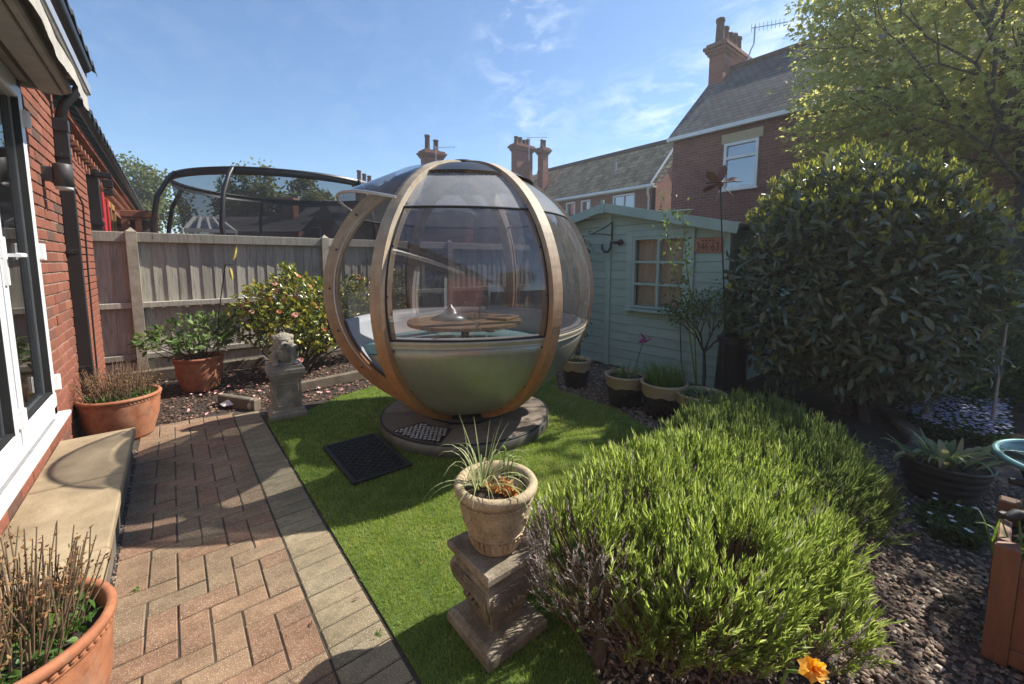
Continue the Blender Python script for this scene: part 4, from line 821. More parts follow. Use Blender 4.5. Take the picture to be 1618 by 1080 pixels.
# table inside
TZ = .925
tb = thing('round_table', 'round slatted wooden table on a steel pole inside the pod', 'table', (PX, PY, .22))
MT['tablewood'] = M('table_wood', (.38,.24,.15), (.26,.16,.10), 7, .55, .2, 30, stretch=(1,10,1), var=.15)
for i in range(9):
    y0, y1 = -.495+.11*i, -.495+.11*(i+1)-.008; rr = .5; pl = []
    for t in range(5): y = y0+(y1-y0)*t/4; pl.append((math.sqrt(max(rr*rr-y*y, .0005)), y))
    pl += [(-x, y) for x, y in reversed(pl)]; m = MB(); m.prism(pl, TZ-.22-.028, TZ-.22); m.build('plank', MT['tablewood'], tb, None, (0, 0, R(20)))
m = MB(); m.box((0, .0, TZ-.22-.045), (.06, .8, .03)); m.build('batten', MT['tablewood'], tb)
m = MB(); m.lathe([(.035, .0), (.035, TZ-.27), (.10, TZ-.26), (.10, TZ-.25)], 20); m.build('leg', MT['steel'], tb)
p = at_z(712, 503, TZ); m = MB(); m.lathe([(.175,0),(.178,.006),(.09,.045),(.062,.06),(.058,.085),(.02,.11),(.014,.13),(0,.132)], 36, Matrix.Translation(p)); MT['dome'] = M('dome_metal', (.42,.42,.43), (.34,.34,.35), 20, .35, .05, metal=.35); T(m.build('metal_dome', MT['dome']), 'silver cone shaped metal lid standing on the pod table', 'lid')
MT['clearglass'] = glassmat('bottle_glass', (.82,.84,.84), .12)
for i, (x, r, h, lab) in enumerate([(737, .05, .16, 'squat clear glass jug beside the metal lid on the pod table'), (753, .038, .23, 'tall clear bottle in the middle of the pod table'), (764, .042, .20, 'clear glass carafe at the right of the bottles on the pod table')]):
    p = at_z(x, 503, TZ); m = MB(); m.lathe([(0,.004),(r,.004),(r,h*.55),(r*.4,h*.75),(r*.35,h),(r*.5,h+.004)], 20, Matrix.Translation(p)); T(m.build('glass_bottle', MT['clearglass']), lab, 'bottle')
p = at_z(795, 503, TZ); tray = thing('wooden_tray', 'pale wooden tray at the right of the pod table', 'tray', p); m = MB(); m.box((0, 0, .012), (.26, .20, .018), R(25), .004); m.build('board', MT['tablewood'], tray); m = MB(); m.tube([(-.08,.03,.024),(.02,-.02,.03),(.1,-.03,.024)], .008, 6); m.build('handle', MT['cream'], tray)
# doormat
mat_ = thing('doormat', 'black rubber scraper doormat on the turf before the pod', 'mat', (1.01, 2.94, .0))
m = MB(); m.box((0, 0, .012), (.41, .69, .012)); m.build('mat_base', MT['rubber'], mat_)
m = MB()
for s_ in (-1, 1): m.box((s_*.1925, 0, .018), (.025, .69, .022), None, .004); m.box((0, s_*.3325, .018), (.36, .025, .0215), None, .004)
m.build('mat_border', MT['rubber'], mat_)
m = MB()
for i in range(11):
    for j in range(20):
        x, y = -.155+.031*i, -.30+.0315*j; m.box((x, y, .0215), (.024, .012, .010), R(45 if (i+j) % 2 else -45)); 
        if (i+j) % 2: m.lathe([(.008,.018),(.006,.029),(0,.030)], 6, Matrix.Translation((x+.0155, y+.0157, 0)))
T(m.build('mat_studs', MT['rubber'], mat_), kind='stuff')
# ------------------------------------------------------------------ terracotta pots
def terra_pot(label, c, r, h):
    t = thing('terracotta_pot', label, 'pot', (c[0], c[1], 0), 0, 'terracotta pots along the house')
    m = MB(); m.lathe([(0,.004),(r*.72,0),(r*.76,.02),(r*.93,h*.45),(r*.985,h*.8),(r*.985,h*.86)], 56); m.build('body', MT['terracotta'], t)
    m = MB(); m.lathe([(r*.985,h*.86),(r*1.0,h*.865),(r*1.0,h*.885),(r*.985,h*.89),(r*.985,h*.915),(r*1.0,h*.92),(r*1.035,h*.935),(r*1.045,h*.97),(r*1.02,h),(r*.95,h),(r*.92,h*.97),(r*.90,h*.8)], 56); m.build('rim', MT['terracotta'], t)
    m = MB()
    for i in range(64):
        q = 2*PI*i/64; m.ell((r*.99*math.cos(q), r*.99*math.sin(q), h*.902), (.008, .012, .006), 6, 4, Matrix.Rotation(q, 4, 'Z') @ Matrix.Rotation(R(35), 4, 'X'))
    T(m.build('rope_band', MT['terracotta'], t), kind='stuff')
    m = MB(); m.lathe([(r*.91,h*.85),(r*.5,h*.88),(0,h*.87)], 40); m.build('compost', MT['potsoil'], t); return t
POTS = {'far': ((-.40,4.60), .255, .36), 'back': ((.17,5.80), .228, .38), 'near': ((-.435,1.70), .225, .40)}
terra_pot('large terracotta pot at the far end of the stone step', *POTS['far'])
terra_pot('terracotta pot in shade against the fence, holding a leafy hydrangea', *POTS['back'])
terra_pot('terracotta pot cut off by the bottom left corner of the picture', *POTS['near'])
# ------------------------------------------------------------------ glazed pots by the shed
MT['glaze'] = M('brown_glaze', (.045,.026,.018), (.022,.014,.011), 5, .25, .05, coat=.4)
MT['cream_glaze'] = M('cream_glaze', (.42,.33,.20), (.32,.25,.15), 9, .35, .08)
def glazed(label, px_, py_, r, h):
    g0 = at_z(px_, py_); c = g0+FW*r*.8
    t = thing('glazed_pot', label, 'pot', (c.x, c.y, -.018), 0, 'brown glazed pots by the shed'); n = 48
    m = MB(); m.lathe([(0,.0),(r*.72,0),(r*.78,.015),(r*.95,h*.6),(r*.97,h*.9),(r*.9,h*.9)], n); m.build('body', MT['glaze'], t)
    m = MB(); vs = []
    for j, (rr, z) in enumerate([(.975, None), (1.0, .86), (1.04, .93), (1.05, .985), (1.0, 1.0), (.92, .99), (.90, .85)]):
        for i in range(n): q = 2*PI*i/n; zz = h*(.64+.028*math.sin(5*q+px_)+.015*math.sin(11*q)) if z is None else h*z; vs.append((r*rr*math.cos(q), r*rr*math.sin(q), zz))
    m.add(vs, [(j*n+i, j*n+(i+1)%n, (j+1)*n+(i+1)%n, (j+1)*n+i) for j in range(6) for i in range(n)], True); m.build('glaze_band', MT['cream_glaze'], t)
    m = MB(); m.lathe([(r*.91,h*.88),(0,h*.90)], 32); m.build('compost', MT['potsoil'], t); return c
GP = [glazed('brown glazed pot with cream rim half hidden by the pod', 913, 613, .165, .33), glazed('brown glazed pot with cream rim, first of the trio by the shed', 994, 644, .20, .32), glazed('brown glazed pot full of grassy leaves, middle of the trio', 1058, 663, .205, .33), glazed('brown glazed pot with cream rim hidden behind the lavender tips', 1120, 680, .205, .30)]
# ------------------------------------------------------------------ urn on pedestal
def caststone(name, a, b_, dk):
    k = NT(name); v = k.co(); c = k.ramp(k.noise(v, 11, 7, .7), [(.32, b_), (.68, a)]); c = k.mix(.7, c, k.ramp(k.noise(v, 120, 3, .6), [(.32, (.62,.6,.56)), (.6, (1.1,1.1,1.08))]), 'MULTIPLY')
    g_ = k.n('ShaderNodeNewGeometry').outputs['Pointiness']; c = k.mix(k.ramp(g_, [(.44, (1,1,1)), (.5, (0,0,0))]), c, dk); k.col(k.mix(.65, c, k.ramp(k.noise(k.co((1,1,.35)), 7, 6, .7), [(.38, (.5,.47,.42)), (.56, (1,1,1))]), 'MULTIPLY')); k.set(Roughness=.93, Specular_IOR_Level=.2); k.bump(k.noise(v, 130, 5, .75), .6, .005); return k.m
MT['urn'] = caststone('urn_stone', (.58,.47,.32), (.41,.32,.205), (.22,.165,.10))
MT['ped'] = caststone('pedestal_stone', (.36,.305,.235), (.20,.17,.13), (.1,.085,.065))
def square_loft(prof, seg=1):
    m = MB(); vs = []
    for w_, z in prof: vs += [(-w_,-w_,z),(w_,-w_,z),(w_,w_,z),(-w_,w_,z)]
    n = len(prof); m.add(vs, [(i*4+k, i*4+(k+1)%4, (i+1)*4+(k+1)%4, (i+1)*4+k) for i in range(n-1) for k in range(4)]+[(3,2,1,0), tuple((n-1)*4+k for k in range(4))]); return m
UC = Vector((.905, 1.205, 0))
ped = thing('stone_pedestal', 'carved stone pedestal with bulging sides standing on the turf by the lavender', 'pedestal', UC)
square_loft([(.136,0),(.142,.008),(.142,.042),(.134,.05),(.134,.056),(.118,.064)]).build('plinth', MT['ped'], ped)
body = square_loft([(.068,.063),(.070,.085),(.077,.115),(.090,.15),(.108,.185),(.124,.215),(.131,.24),(.130,.262),(.121,.284),(.104,.300),(.100,.308)]).build('shaft', MT['ped'], ped)
slab = square_loft([(.116,.308),(.134,.318),(.138,.327),(.138,.346),(.132,.353)]).build('top_slab', MT['ped'], ped)
for rz in (0, PI/2, PI, -PI/2):        # raised edge strips, reeded field and shell on each face
    M4 = Matrix.Rotation(rz, 4, 'Z'); prof = [(.071,.088),(.079,.115),(.092,.15),(.110,.185),(.126,.215),(.133,.24),(.132,.26)]
    for sx in (-1, 1):
        m = MB(); m.tube([M4 @ Vector((sx*(w_-.020), -w_-.0005, z)) for w_, z in prof], .0035, 6); m.build('edge_moulding', MT['ped'], body)
    for i in range(22):
        z = .095+.0085*i; w_ = np.interp(z, [q[1] for q in prof], [q[0] for q in prof]); 
        if i == 0: rm = MB()
        rm.bar(M4 @ Vector((-w_+.024, -w_-.0006, z)), M4 @ Vector((w_-.024, -w_-.0006, z)), .003, .0035)
    T(rm.build('reeded_field', MT['ped'], body), kind='stuff')
    sh = MB(); z0, w0 = .150, .092
    for a in range(-3, 4):
        an = R(a*18); L_ = .068-.005*abs(a); p0 = Vector((0, -w0-.004, z0)); zt = z0+math.cos(an)*L_; wt = float(np.interp(zt, [q[1] for q in prof], [q[0] for q in prof])); p1 = Vector((math.sin(an)*L_, -wt-.010, zt)); sh.tube([M4 @ p0, M4 @ ((p0+p1)/2+Vector((0,-.005,0))), M4 @ p1], [.004,.0075,.008], 6)
    sh.tube([M4 @ Vector((0,-w0-.003,z0)), M4 @ Vector((.006,-.083,.125)), M4 @ Vector((.014,-.075,.095))], [.007,.006,.003], 6); sh.tube([M4 @ Vector((.02*math.cos(t_), -.1335, .262+.012*math.sin(t_))) for t_ in [q*.5 for q in range(10)]], .004, 6); sh.build('shell_ornament', MT['ped'], body)
urn = thing('stone_urn', 'pale stone urn planter on the carved pedestal beside the lavender', 'urn', UC+Vector((0,0,.353)))
m = MB(); m.lathe([(0,.002),(.082,0),(.086,.006),(.09,.012),(.104,.07),(.118,.10),(.133,.155),(.142,.215),(.150,.222),(.158,.232),(.160,.246),(.153,.258),(.140,.26),(.128,.254),(.120,.235),(.112,.20)], 64); ub = m.build('bowl', MT['urn'], urn)
m = MB()
for i in range(30):
    q = 2*PI*i/30; m.tube([(.0945*math.cos(q), .0945*math.sin(q), .026), (.1035*math.cos(q), .1035*math.sin(q), .062)], [.0055,.0068], 6)
m.build('fluting', MT['urn'], ub)
m = MB(); m.tube([(.1075*math.cos(q), .1075*math.sin(q), .074) for q in [2*PI*i/48 for i in range(48)]], .004, 6, closed=True)
for i in range(96):
    q = 2*PI*i/48; z = .205+.006*(1 if i % 2 else -1); m.ell((.142*math.cos(q+(i//48)*.07), .142*math.sin(q+(i//48)*.07), .203), (.0045, .011, .004), 6, 4, Matrix.Rotation(q, 4, 'Z') @ Matrix.Rotation(R(38 if i < 48 else -38), 4, 'X'))
T(m.build('braid_band', MT['urn'], ub), kind='stuff')
m = MB()
for i in range(8):     # scrolling vine with leaves round the belly
    q = 2*PI*i/8; pts = []
    for j in range(9): t = q+2*PI/8*j/8; r = .124+.010*math.sin(j/8*2*PI); z = .135+.022*math.sin(j/8*2*PI); r = np.interp(z, [.10,.155,.215], [.118,.133,.142])+.001; pts.append((r*math.cos(t), r*math.sin(t), z))
    m.tube(pts, .0028, 5)
    for dz, dq in ((.03, .15), (-.025, .5), (.0, .42)): r = np.interp(.14+dz, [.10,.155,.215], [.118,.133,.142]); m.ell((r*math.cos(q+dq), r*math.sin(q+dq), .14+dz), (.004, .010, .014), 8, 5, Matrix.Rotation(q+dq, 4, 'Z') @ Matrix.Rotation(R(30), 4, 'X'))
m.build('vine_relief', MT['urn'], ub)
m = MB(); m.lathe([(.123,.225),(.06,.235),(0,.23)], 32); m.build('compost', MT['potsoil'], urn)
# ------------------------------------------------------------------ lion on its pedestal
LC = Vector((.755, 4.29, 0)); MT['lionstone'] = M('lion_stone', (.36,.33,.27), (.20,.18,.145), 14, .93, .6, 90)
lp = thing('stone_pedestal', 'square panelled stone pedestal under the small lion near the path end', 'pedestal', LC, R(-4))
square_loft([(.150,0),(.150,.045),(.140,.055),(.134,.075),(.122,.085)]).build('plinth', MT['lionstone'], lp)
sf = square_loft([(.118,.085),(.116,.34),(.124,.352),(.124,.362),(.134,.38),(.142,.40),(.142,.415)]).build('shaft', MT['lionstone'], lp)
square_loft([(.150,.415),(.152,.42),(.152,.455),(.146,.462),(.134,.464),(.134,.488)]).build('top_slab', MT['lionstone'], lp)
for rz in (0, PI/2, PI, -PI/2):
    M4 = Matrix.Rotation(rz, 4, 'Z'); m = MB(); c = [(-.075,.12),(.075,.12),(.088,.135),(.088,.30),(.075,.315),(-.075,.315),(-.088,.30),(-.088,.135)]
    m.tube([M4 @ Vector((x, -.118, z)) for x, z in c], .006, 6, closed=True); m.build('panel_moulding', MT['lionstone'], sf)
lion = thing('lion_statue', 'small grey stone lion sitting on the square pedestal', 'statue', LC+Vector((0,0,.488)), R(-4))
m = MB()
for c, r in [((0,.03,.09),(.088,.105,.09)), ((0,.01,.13),(.085,.085,.08)), ((0,-.005,.205),(.088,.075,.078)), ((0,-.01,.235),(.08,.066,.062)), ((0,-.07,.188),(.040,.034,.028)), ((0,-.055,.212),(.058,.03,.02)), ((0,-.056,.238),(.052,.025,.014)), ((-.034,-.088,.168),(.02,.016,.012)), ((.034,-.088,.168),(.02,.016,.012)),
 ((-.075,-.035,.075),(.03,.034,.085)), ((.075,-.035,.075),(.03,.034,.085)), ((-.075,-.075,.018),(.034,.046,.02)), ((.075,-.075,.018),(.034,.046,.02)), ((-.085,.06,.05),(.035,.06,.05)), ((.085,.06,.05),(.035,.06,.05)), ((-.07,0,.255),(.02,.02,.022)), ((.07,0,.255),(.02,.02,.022)), ((-.09,0,.15),(.026,.03,.028)), ((.09,0,.15),(.026,.03,.028))]: m.ell(c, r, 18, 12)
for i in range(7): a = R(-60+20*i); m.ell((.078*math.sin(a), -.028, .215+.062*math.cos(a)), (.018,.03,.018), 8, 6)
m.box((0, .0, .005), (.20, .20, .018))
lb = m.build('body', MT['lionstone'], lion); rm_ = lb.modifiers.new('remesh', 'REMESH'); rm_.mode = 'VOXEL'; rm_.voxel_size = .0065; rm_.use_smooth_shade = True
m = MB()
for s_ in (-1, 1): m.ell((s_*.026, -.078, .222), (.009,.006,.008), 8, 6)
m.ell((0, -.103, .20), (.014,.008,.010), 8, 6); m.build('eyes_and_nose', MT['stone_d'], lion)
# ------------------------------------------------------------------ hook stake with yellow ornament
st = thing('hook_stake', 'thin black stake with bent top holding a yellow leaf ornament by the camellia', 'stake', (.42, 5.75, 0))
a = at_y(345, 500, 5.75)-Vector((.42,5.75,0)); b_ = at_y(356, 417, 5.75)-Vector((.42,5.75,0)); c = at_y(369, 418, 5.75)-Vector((.42,5.75,0))
m = MB(); m.tube([(a.x-.05, 0, -.02), a, b_, c], .006, 6); m.build('rod', MT['black'], st)
MT['yellow'] = M('yellow_paint', (.55,.45,.10), (.40,.32,.08), 9, .5, .1)
for dx, dz, rz in ((.02, .13, .25), (-.03, -.10, -.12)):
    m = MB(); vs = [(x*.75,y*.75,z*.7) for x,y,z in [(0,0,-.12),(.022,.008,-.06),(.026,.01,.02),(0,0,.12),(-.022,.008,.03),(-.02,.008,-.06),(0,-.012,0)]]; m.add([(c.x+dx+x*1.0+z*rz, y, c.z+dz+z) for x, y, z in vs], [(6,0,1),(6,1,2),(6,2,3),(6,3,4),(6,4,5),(6,5,0),(0,5,4,3,2,1)]); m.build('ornament_wing', MT['yellow'], st)

# ------------------------------------------------------------------ shed
SX, SY0, SY1, SAY, SZE, SZA = 4.65, 2.0, 5.15, 3.575, 1.83, 2.17
MT['shed'] = M('shed_paint', (.335,.495,.435), (.27,.41,.36), 4, .65, .25, 30, stretch=(4,1,8), var=.06)
MT['shed_d'] = M('shed_trim', (.345,.505,.445), (.28,.42,.37), 5, .6, .2, 30)
shed = thing('garden_shed', 'sage green timber shed with six pane window under a shallow gable roof', 'shed', (SX, SAY, 0))
def SH(mb, name, mat, parent=None): return mb.build(name, MT[mat], parent or shed, None if parent else (-SX, -SAY, 0))
def roofz(y): return SZA-(SZA-SZE)*abs(y-SAY)/(SAY-SY0)
WY0, WY1, WZ0, WZ1 = 2.47, 3.18, .845, 1.735         # window opening
def board(y0, y1, z0, z1, x=SX):
    # shiplap board: tilted face, shadow gap at the bottom
    m = MB(); x0 = x; g = .004
    zt0, zt1 = min(z1, roofz(y0)-.02), min(z1, roofz(y1)-.02)
    if zt0 <= z0+.01 and zt1 <= z0+.01: return
    m.add([(x0-.016,y0,z0+g),(x0-.016,y1,z0+g),(x0-.008,y1,max(zt1,z0+.006)),(x0-.008,y0,max(zt0,z0+.006)),(x0+.004,y0,z0+g),(x0+.004,y1,z0+g),(x0+.004,y1,max(zt1,z0+.006)),(x0+.004,y0,max(zt0,z0+.006))],
          [(0,1,2,3),(1,0,4,5),(2,1,5,6),(3,2,6,7),(0,3,7,4)]); SH(m, 'board', 'shed')
z = .02; BW = .118
while z < SZA-.03:
    zt = z+BW
    for (y0, y1) in ((SY0, WY0-.06), (WY0-.06, WY1+.06), (WY1+.06, SAY), (SAY, SY1)):
        if y0 == WY0-.06:
            if zt <= WZ0-.02 or z >= WZ1+.06: board(y0, y1, z, zt)
            elif z < WZ0-.02: board(y0, y1, z, WZ0-.02)
            elif zt > WZ1+.06: board(y0, y1, WZ1+.06, zt)
        else: board(y0+.0005, y1-.0005, z, zt)
    z = zt
m = MB()
for (y0, y1) in ((SY0+.01, WY0), (WY1, SY1-.01)): m.add([(SX+.01,y0,0),(SX+.01,y1,0),(SX+.01,y1,roofz(y1)-.03),(SX+.01,(y0+y1)/2,roofz((y0+y1)/2)-.03),(SX+.01,y0,roofz(y0)-.03)], [(0,1,2,3,4)])
m.add([(SX+.01,WY0,0),(SX+.01,WY1,0),(SX+.01,WY1,WZ0),(SX+.01,WY0,WZ0)], [(0,1,2,3)]); m.add([(SX+.01,WY0,WZ1),(SX+.01,WY1,WZ1),(SX+.01,WY1,roofz(WY1)-.03),(SX+.01,WY0,roofz(WY0)-.03)], [(0,1,2,3)])
m.box((SX+1.1, SY0+.02, SZE/2-.02), (2.2, .03, SZE-.04)); m.box((SX+1.1, SY1-.02, SZE/2-.02), (2.2, .03, SZE-.04)); m.add([(SX+2.2,SY0,0),(SX+2.2,SY1,0),(SX+2.2,SY1,SZE),(SX+2.2,SAY,SZA-.03),(SX+2.2,SY0,SZE)], [(4,3,2,1,0)])
SH(m, 'wall', 'shed')
z = .02
while z < SZE-.05:        # side wall boards toward the camera
    m = MB(); m.add([(SX-.004,SY0-.016,z+.004),(SX+2.2,SY0-.016,z+.004),(SX+2.2,SY0-.006,z+BW),(SX-.004,SY0-.006,z+BW),(SX-.004,SY0+.004,z+.004),(SX+2.2,SY0+.004,z+.004),(SX-.004,SY0+.004,z+BW)], [(0,1,2,3),(1,0,4,5),(0,3,6,4)]); SH(m, 'board', 'shed'); z += BW
m = MB(); m.box((SX-.026, SAY, roofz(SAY)/2-.04), (.022, .075, roofz(SAY)-.09), None, .003); SH(m, 'centre_post', 'shed_d')
for yy in (SY0, SY1): m = MB(); m.box((SX-.02, yy, SZE/2-.02), (.05, .05, SZE-.04), None, .003); SH(m, 'corner_post', 'shed_d')
# roof and barge boards
m = MB(); ov = .16
for s_, ye in ((-1, SY0-.14), (1, SY1+.14)):
    ze = SZA-(SZA-SZE)*abs(ye-SAY)/(SAY-SY0); m.add([(SX-ov,SAY,SZA+.03),(SX-ov,ye,ze+.03),(SX+2.4,ye,ze+.03),(SX+2.4,SAY,SZA+.03),(SX-ov,SAY,SZA),(SX-ov,ye,ze),(SX+2.4,ye,ze),(SX+2.4,SAY,SZA)], [(0,1,2,3),(7,6,5,4),(0,4,5,1),(1,5,6,2)])
SH(m, 'roof', 'felt') if MT.setdefault('felt', M('roof_felt', (.13,.15,.12), (.07,.08,.07), 30, .95, .4)) else None
for s_, ye in ((-1, SY0-.15), (1, SY1+.15)):
    ze = SZA-(SZA-SZE)*abs(ye-SAY)/(SAY-SY0); m = MB(); m.bar((SX-ov-.012,SAY+s_*.002,SZA-.02), (SX-ov-.012,ye,ze-.02), .022, .115, (0,0,1), .003); SH(m, 'barge_board', 'shed_d')
m = MB(); m.box((SX-ov-.026, SAY, SZA-.01), (.018, .05, .17), None, .003); SH(m, 'finial', 'shed_d')
# window
wd = MB(); x = SX-.03
for y0, y1, z0, z1 in ((WY0-.10, WY0-.012, WZ0-.07, WZ1+.09), (WY1+.012, WY1+.10, WZ0-.07, WZ1+.09), (WY0-.012, WY1+.012, WZ1+.012, WZ1+.09)): wd.box((x, (y0+y1)/2, (z0+z1)/2), (.022, y1-y0-.001, z1-z0-.001), None, .003)
wd = SH(wd, 'window_surround', 'shed_d')
MT['shedpane'] = glassmat('shed_pane', (.9,.89,.87), .015)
wf = MB(); x = SX-.012
for y0, y1, z0, z1 in ((WY0-.012, WY0+.028, WZ0, WZ1+.012), (WY1-.028, WY1+.012, WZ0, WZ1+.012), (WY0+.028, WY1-.028, WZ1-.025, WZ1+.012), (WY0+.028, WY1-.028, WZ0, WZ0+.03)): wf.box((x, (y0+y1)/2, (z0+z1)/2), (.05, y1-y0-.001, z1-z0-.001), None, .003)
ym = (WY0+WY1)/2; wf.box((x, ym, (WZ0+WZ1)/2), (.045, .035, WZ1-WZ0-.05), None, .003)
zs = [WZ0+.03+(WZ1-.025-WZ0-.03)*i/3 for i in range(4)]
for zz in zs[1:3]:
    for y0, y1 in ((WY0+.028, ym-.0175), (ym+.0175, WY1-.028)): wf.box((x, (y0+y1)/2, zz), (.04, y1-y0-.001, .032), None, .003)
wf = SH(wf, 'window_frame', 'shed_d')
for (y0, y1) in ((WY0+.02, ym-.01), (ym+.01, WY1-.02)):
    for i in range(3): m = MB(); m.box((SX+.004, (y0+y1)/2, (zs[i]+zs[i+1])/2), (.005, y1-y0, zs[i+1]-zs[i])); m.build('pane', MT['shedpane'], wf)
m = MB(); m.box((x-.03, ym, WZ0-.025), (.11, WY1-WY0+.12, .035), None, .004); m.build('sill', MT['shed_d'], wf)
MT['blind'] = M('shed_blind', (.54,.50,.39), (.46,.42,.33), 4, .9, .1, stretch=(1,8,1)); m = MB(); n = 40
m.add([q for i in range(n+1) for q in ((SX+.07+.012*math.sin(i*1.3), WY0-.02+(WY1-WY0+.04)*i/n, WZ0-.05), (SX+.07+.012*math.sin(i*1.3), WY0-.02+(WY1-WY0+.04)*i/n, WZ1+.05))], [(2*i,2*i+2,2*i+3,2*i+1) for i in range(n)], True); T(m.build('shed_curtain', MT['blind']), 'brown curtain drawn behind the shed window', 'curtain')
# number plate sign
MT['plate'] = M('plate_orange', (.42,.19,.11), (.33,.14,.085), 12, .55, .1); MT['ink'] = M('plate_ink', (.03,.02,.018), None, 5, .6, 0)
sg = thing('number_plate', 'orange plate with dark numbers 346 63 nailed to the shed', 'sign', (SX-.03, 2.22, 1.62))
m = MB(); m.box((0, 0, 0), (.008, .31, .165), None, .004); m.build('plate', MT['plate'], sg)
m = MB(); 
for y0, z0, y1, z1 in ((-.148,-.076,.148,-.076),(-.148,.076,.148,.076),(-.148,-.076,-.148,.076),(.148,-.076,.148,.076)): m.bar((-.0045,y0,z0),(-.0045,y1,z1), .003, .003, (1,0,0))
m.build('border_line', MT['ink'], sg)
def text(body, size, loc, rot, mat, parent, name='lettering', ext=.0012):
    cu = bpy.data.curves.new(name, 'FONT'); cu.body = body; cu.size = size; cu.align_x = 'CENTER'; cu.align_y = 'CENTER'; cu.extrude = ext; o = bpy.data.objects.new('tmp', cu); col.objects.link(o); bpy.context.view_layer.update()
    me = bpy.data.meshes.new_from_object(o.evaluated_get(bpy.context.evaluated_depsgraph_get())); bpy.data.objects.remove(o); me.materials.clear(); me.materials.append(mat); q = link(name, me, parent, loc, rot); q.scale = (.82, 1.15, 1); return q
text('346\u00b763', .115, (-.0055, 0, -.022), (PI/2, 0, -PI/2), MT['ink'], sg)
m = MB(); y = .06
for i in range(4): m.box((-.005, y-.04*i, .05), (.002, .022, .016))
m.build('small_lettering', MT['ink'], sg)
# bracket, pipe hook, hanging cable, ornaments on the shed
MT['iron'] = M('wrought_iron', (.03,.028,.027), (.018,.017,.017), 20, .6, .2)
bk = thing('iron_bracket', 'black iron hanging bracket on the shed near the gable', 'bracket', (SX-.04, 3.52, 1.86))
m = MB(); m.tube([(0,0,.11),(0,0,-.14)], .009, 6); m.tube([(0,0,.10),(-.10,.06,.02),(-.26,.13,-.06)], .007, 6); m.tube([(0,0,-.07),(-.12,.07,-.055),(-.28,.14,-.06)], .007, 6); m.tube([(-.28,.14,-.06),(-.30,.15,-.04),(-.29,.145,-.02),(-.27,.135,-.03)], .006, 6); m.build('arm', MT['iron'], bk)
hk = thing('pipe_hook', 'dark curved pipe hook with round flange fixed on the shed', 'hook', (SX-.03, 3.44, 1.64))
m = MB(); m.tube([(0,-.06,.05),(-.06,-.02,.05),(-.07,.05,.05),(-.07,.05,-.02),(-.07,.09,-.07),(-.07,.15,-.07),(-.07,.19,-.03),(-.07,.19,.03)], .017, 8); m.build('hook', MT['iron'], hk); m = MB(); m.tube([(-.002,-.06,.05),(-.016,-.06,.05)], .042, 16); m.build('flange', MT['iron'], hk)
m = MB(); m.tube([(SX-.05,2.50,.80),(SX-.06,2.48,.55),(SX-.05,2.46,.25),(SX-.08,2.40,.08),(SX-.16,2.32,.01)], .006, 6); T(m.build('black_cable', MT['black']), 'black cable dropping from the shed window sill to the gravel', 'cable')
MT['magenta'] = M('magenta', (.36,.03,.18), (.24,.02,.12), 9, .5, .1)
hm = thing('bird_stake', 'magenta hummingbird ornament on a thin stake in front of the shed', 'ornament', (3.75, 2.62, 0)); p = at_d(1017, 538, (Vector((3.75,2.62,.7))-_C).dot(_F))-Vector((3.75,2.62,0))
m = MB(); m.tube([(0,0,-.02),(p.x,p.y,p.z)], .004, 5); m.build('stake', MT['iron'], hm)
m = MB(); e1 = _Rt; m.ell(p, (.04,.018,.02), 10, 8, Matrix.Rotation(-YAW,4,'Z') @ Matrix.Rotation(R(15),4,'Y')); m.ell(p-e1*.035+Vector((0,0,-.01)), (.016,.014,.015), 8, 6); m.tube([p-e1*.045+Vector((0,0,-.012)), p-e1*.075+Vector((0,0,-.03))], [.004,.001], 5); m.add([p+e1*.02, p+e1*.09+Vector((0,0,.035)), p+e1*.075+Vector((0,0,.01)), p+e1*.03-Vector((0,0,.012))], [(0,1,2,3)]); m.build('bird', MT['magenta'], hm)
m = MB(); m.add([p+Vector((0,0,.01)), p-e1*.045+Vector((0,0,.085)), p-e1*.005+Vector((0,0,.065)), p+e1*.03+Vector((0,.0,.02)), p+Vector((0,-.02,.012))], [(0,1,2,3),(4,3,2,1)]); m.build('wing', MT['magenta'], hm)
# wind spinner
MT['rust'] = M('rusty_metal', (.22,.115,.08), (.13,.075,.055), 12, .75, .2, metal=.15)
D_ = 4.05; ws = thing('wind_spinner', 'rusty metal flower wind spinner on a tall pole before the brick house', 'spinner', at_d(1140, 600, D_).xy.to_3d()); base_ = ws.location.copy()
hub = at_d(1138, 290, D_)-base_; m = MB(); m.tube([(0,0,-.02),(0,0,.9),hub], .007, 6); m.build('pole', MT['iron'], ws)
m = MB(); m.ell(hub, (.035,.035,.035), 10, 8); m.build('hub', MT['rust'], ws)
for i in range(6):
    a = R(20+60*i); dv = _Rt*math.cos(a)+Vector((0,0,1))*math.sin(a); pv = _Rt*-math.sin(a)+Vector((0,0,1))*math.cos(a); tw_ = FW*.045; m = MB()
    vs = [hub+dv*.02, hub+dv*.07+pv*.026+tw_, hub+dv*.15+pv*.020+tw_*.8, hub+dv*.185-pv*.005, hub+dv*.13-pv*.020-tw_, hub+dv*.06-pv*.018-tw_*.6]; m.add([tuple(v) for v in vs]+[tuple(v+FW*.004) for v in vs], [tuple(range(6)), tuple(range(11,5,-1))]+[(k,(k+1)%6,6+(k+1)%6,6+k) for k in range(6)]); m.build('blade', MT['rust'], ws)
m = MB(); m.tube([hub-FW*.03-_Rt*.16, hub-FW*.03+_Rt*.20+Vector((0,0,.02))], .005, 5); m.build('vane', MT['iron'], ws)
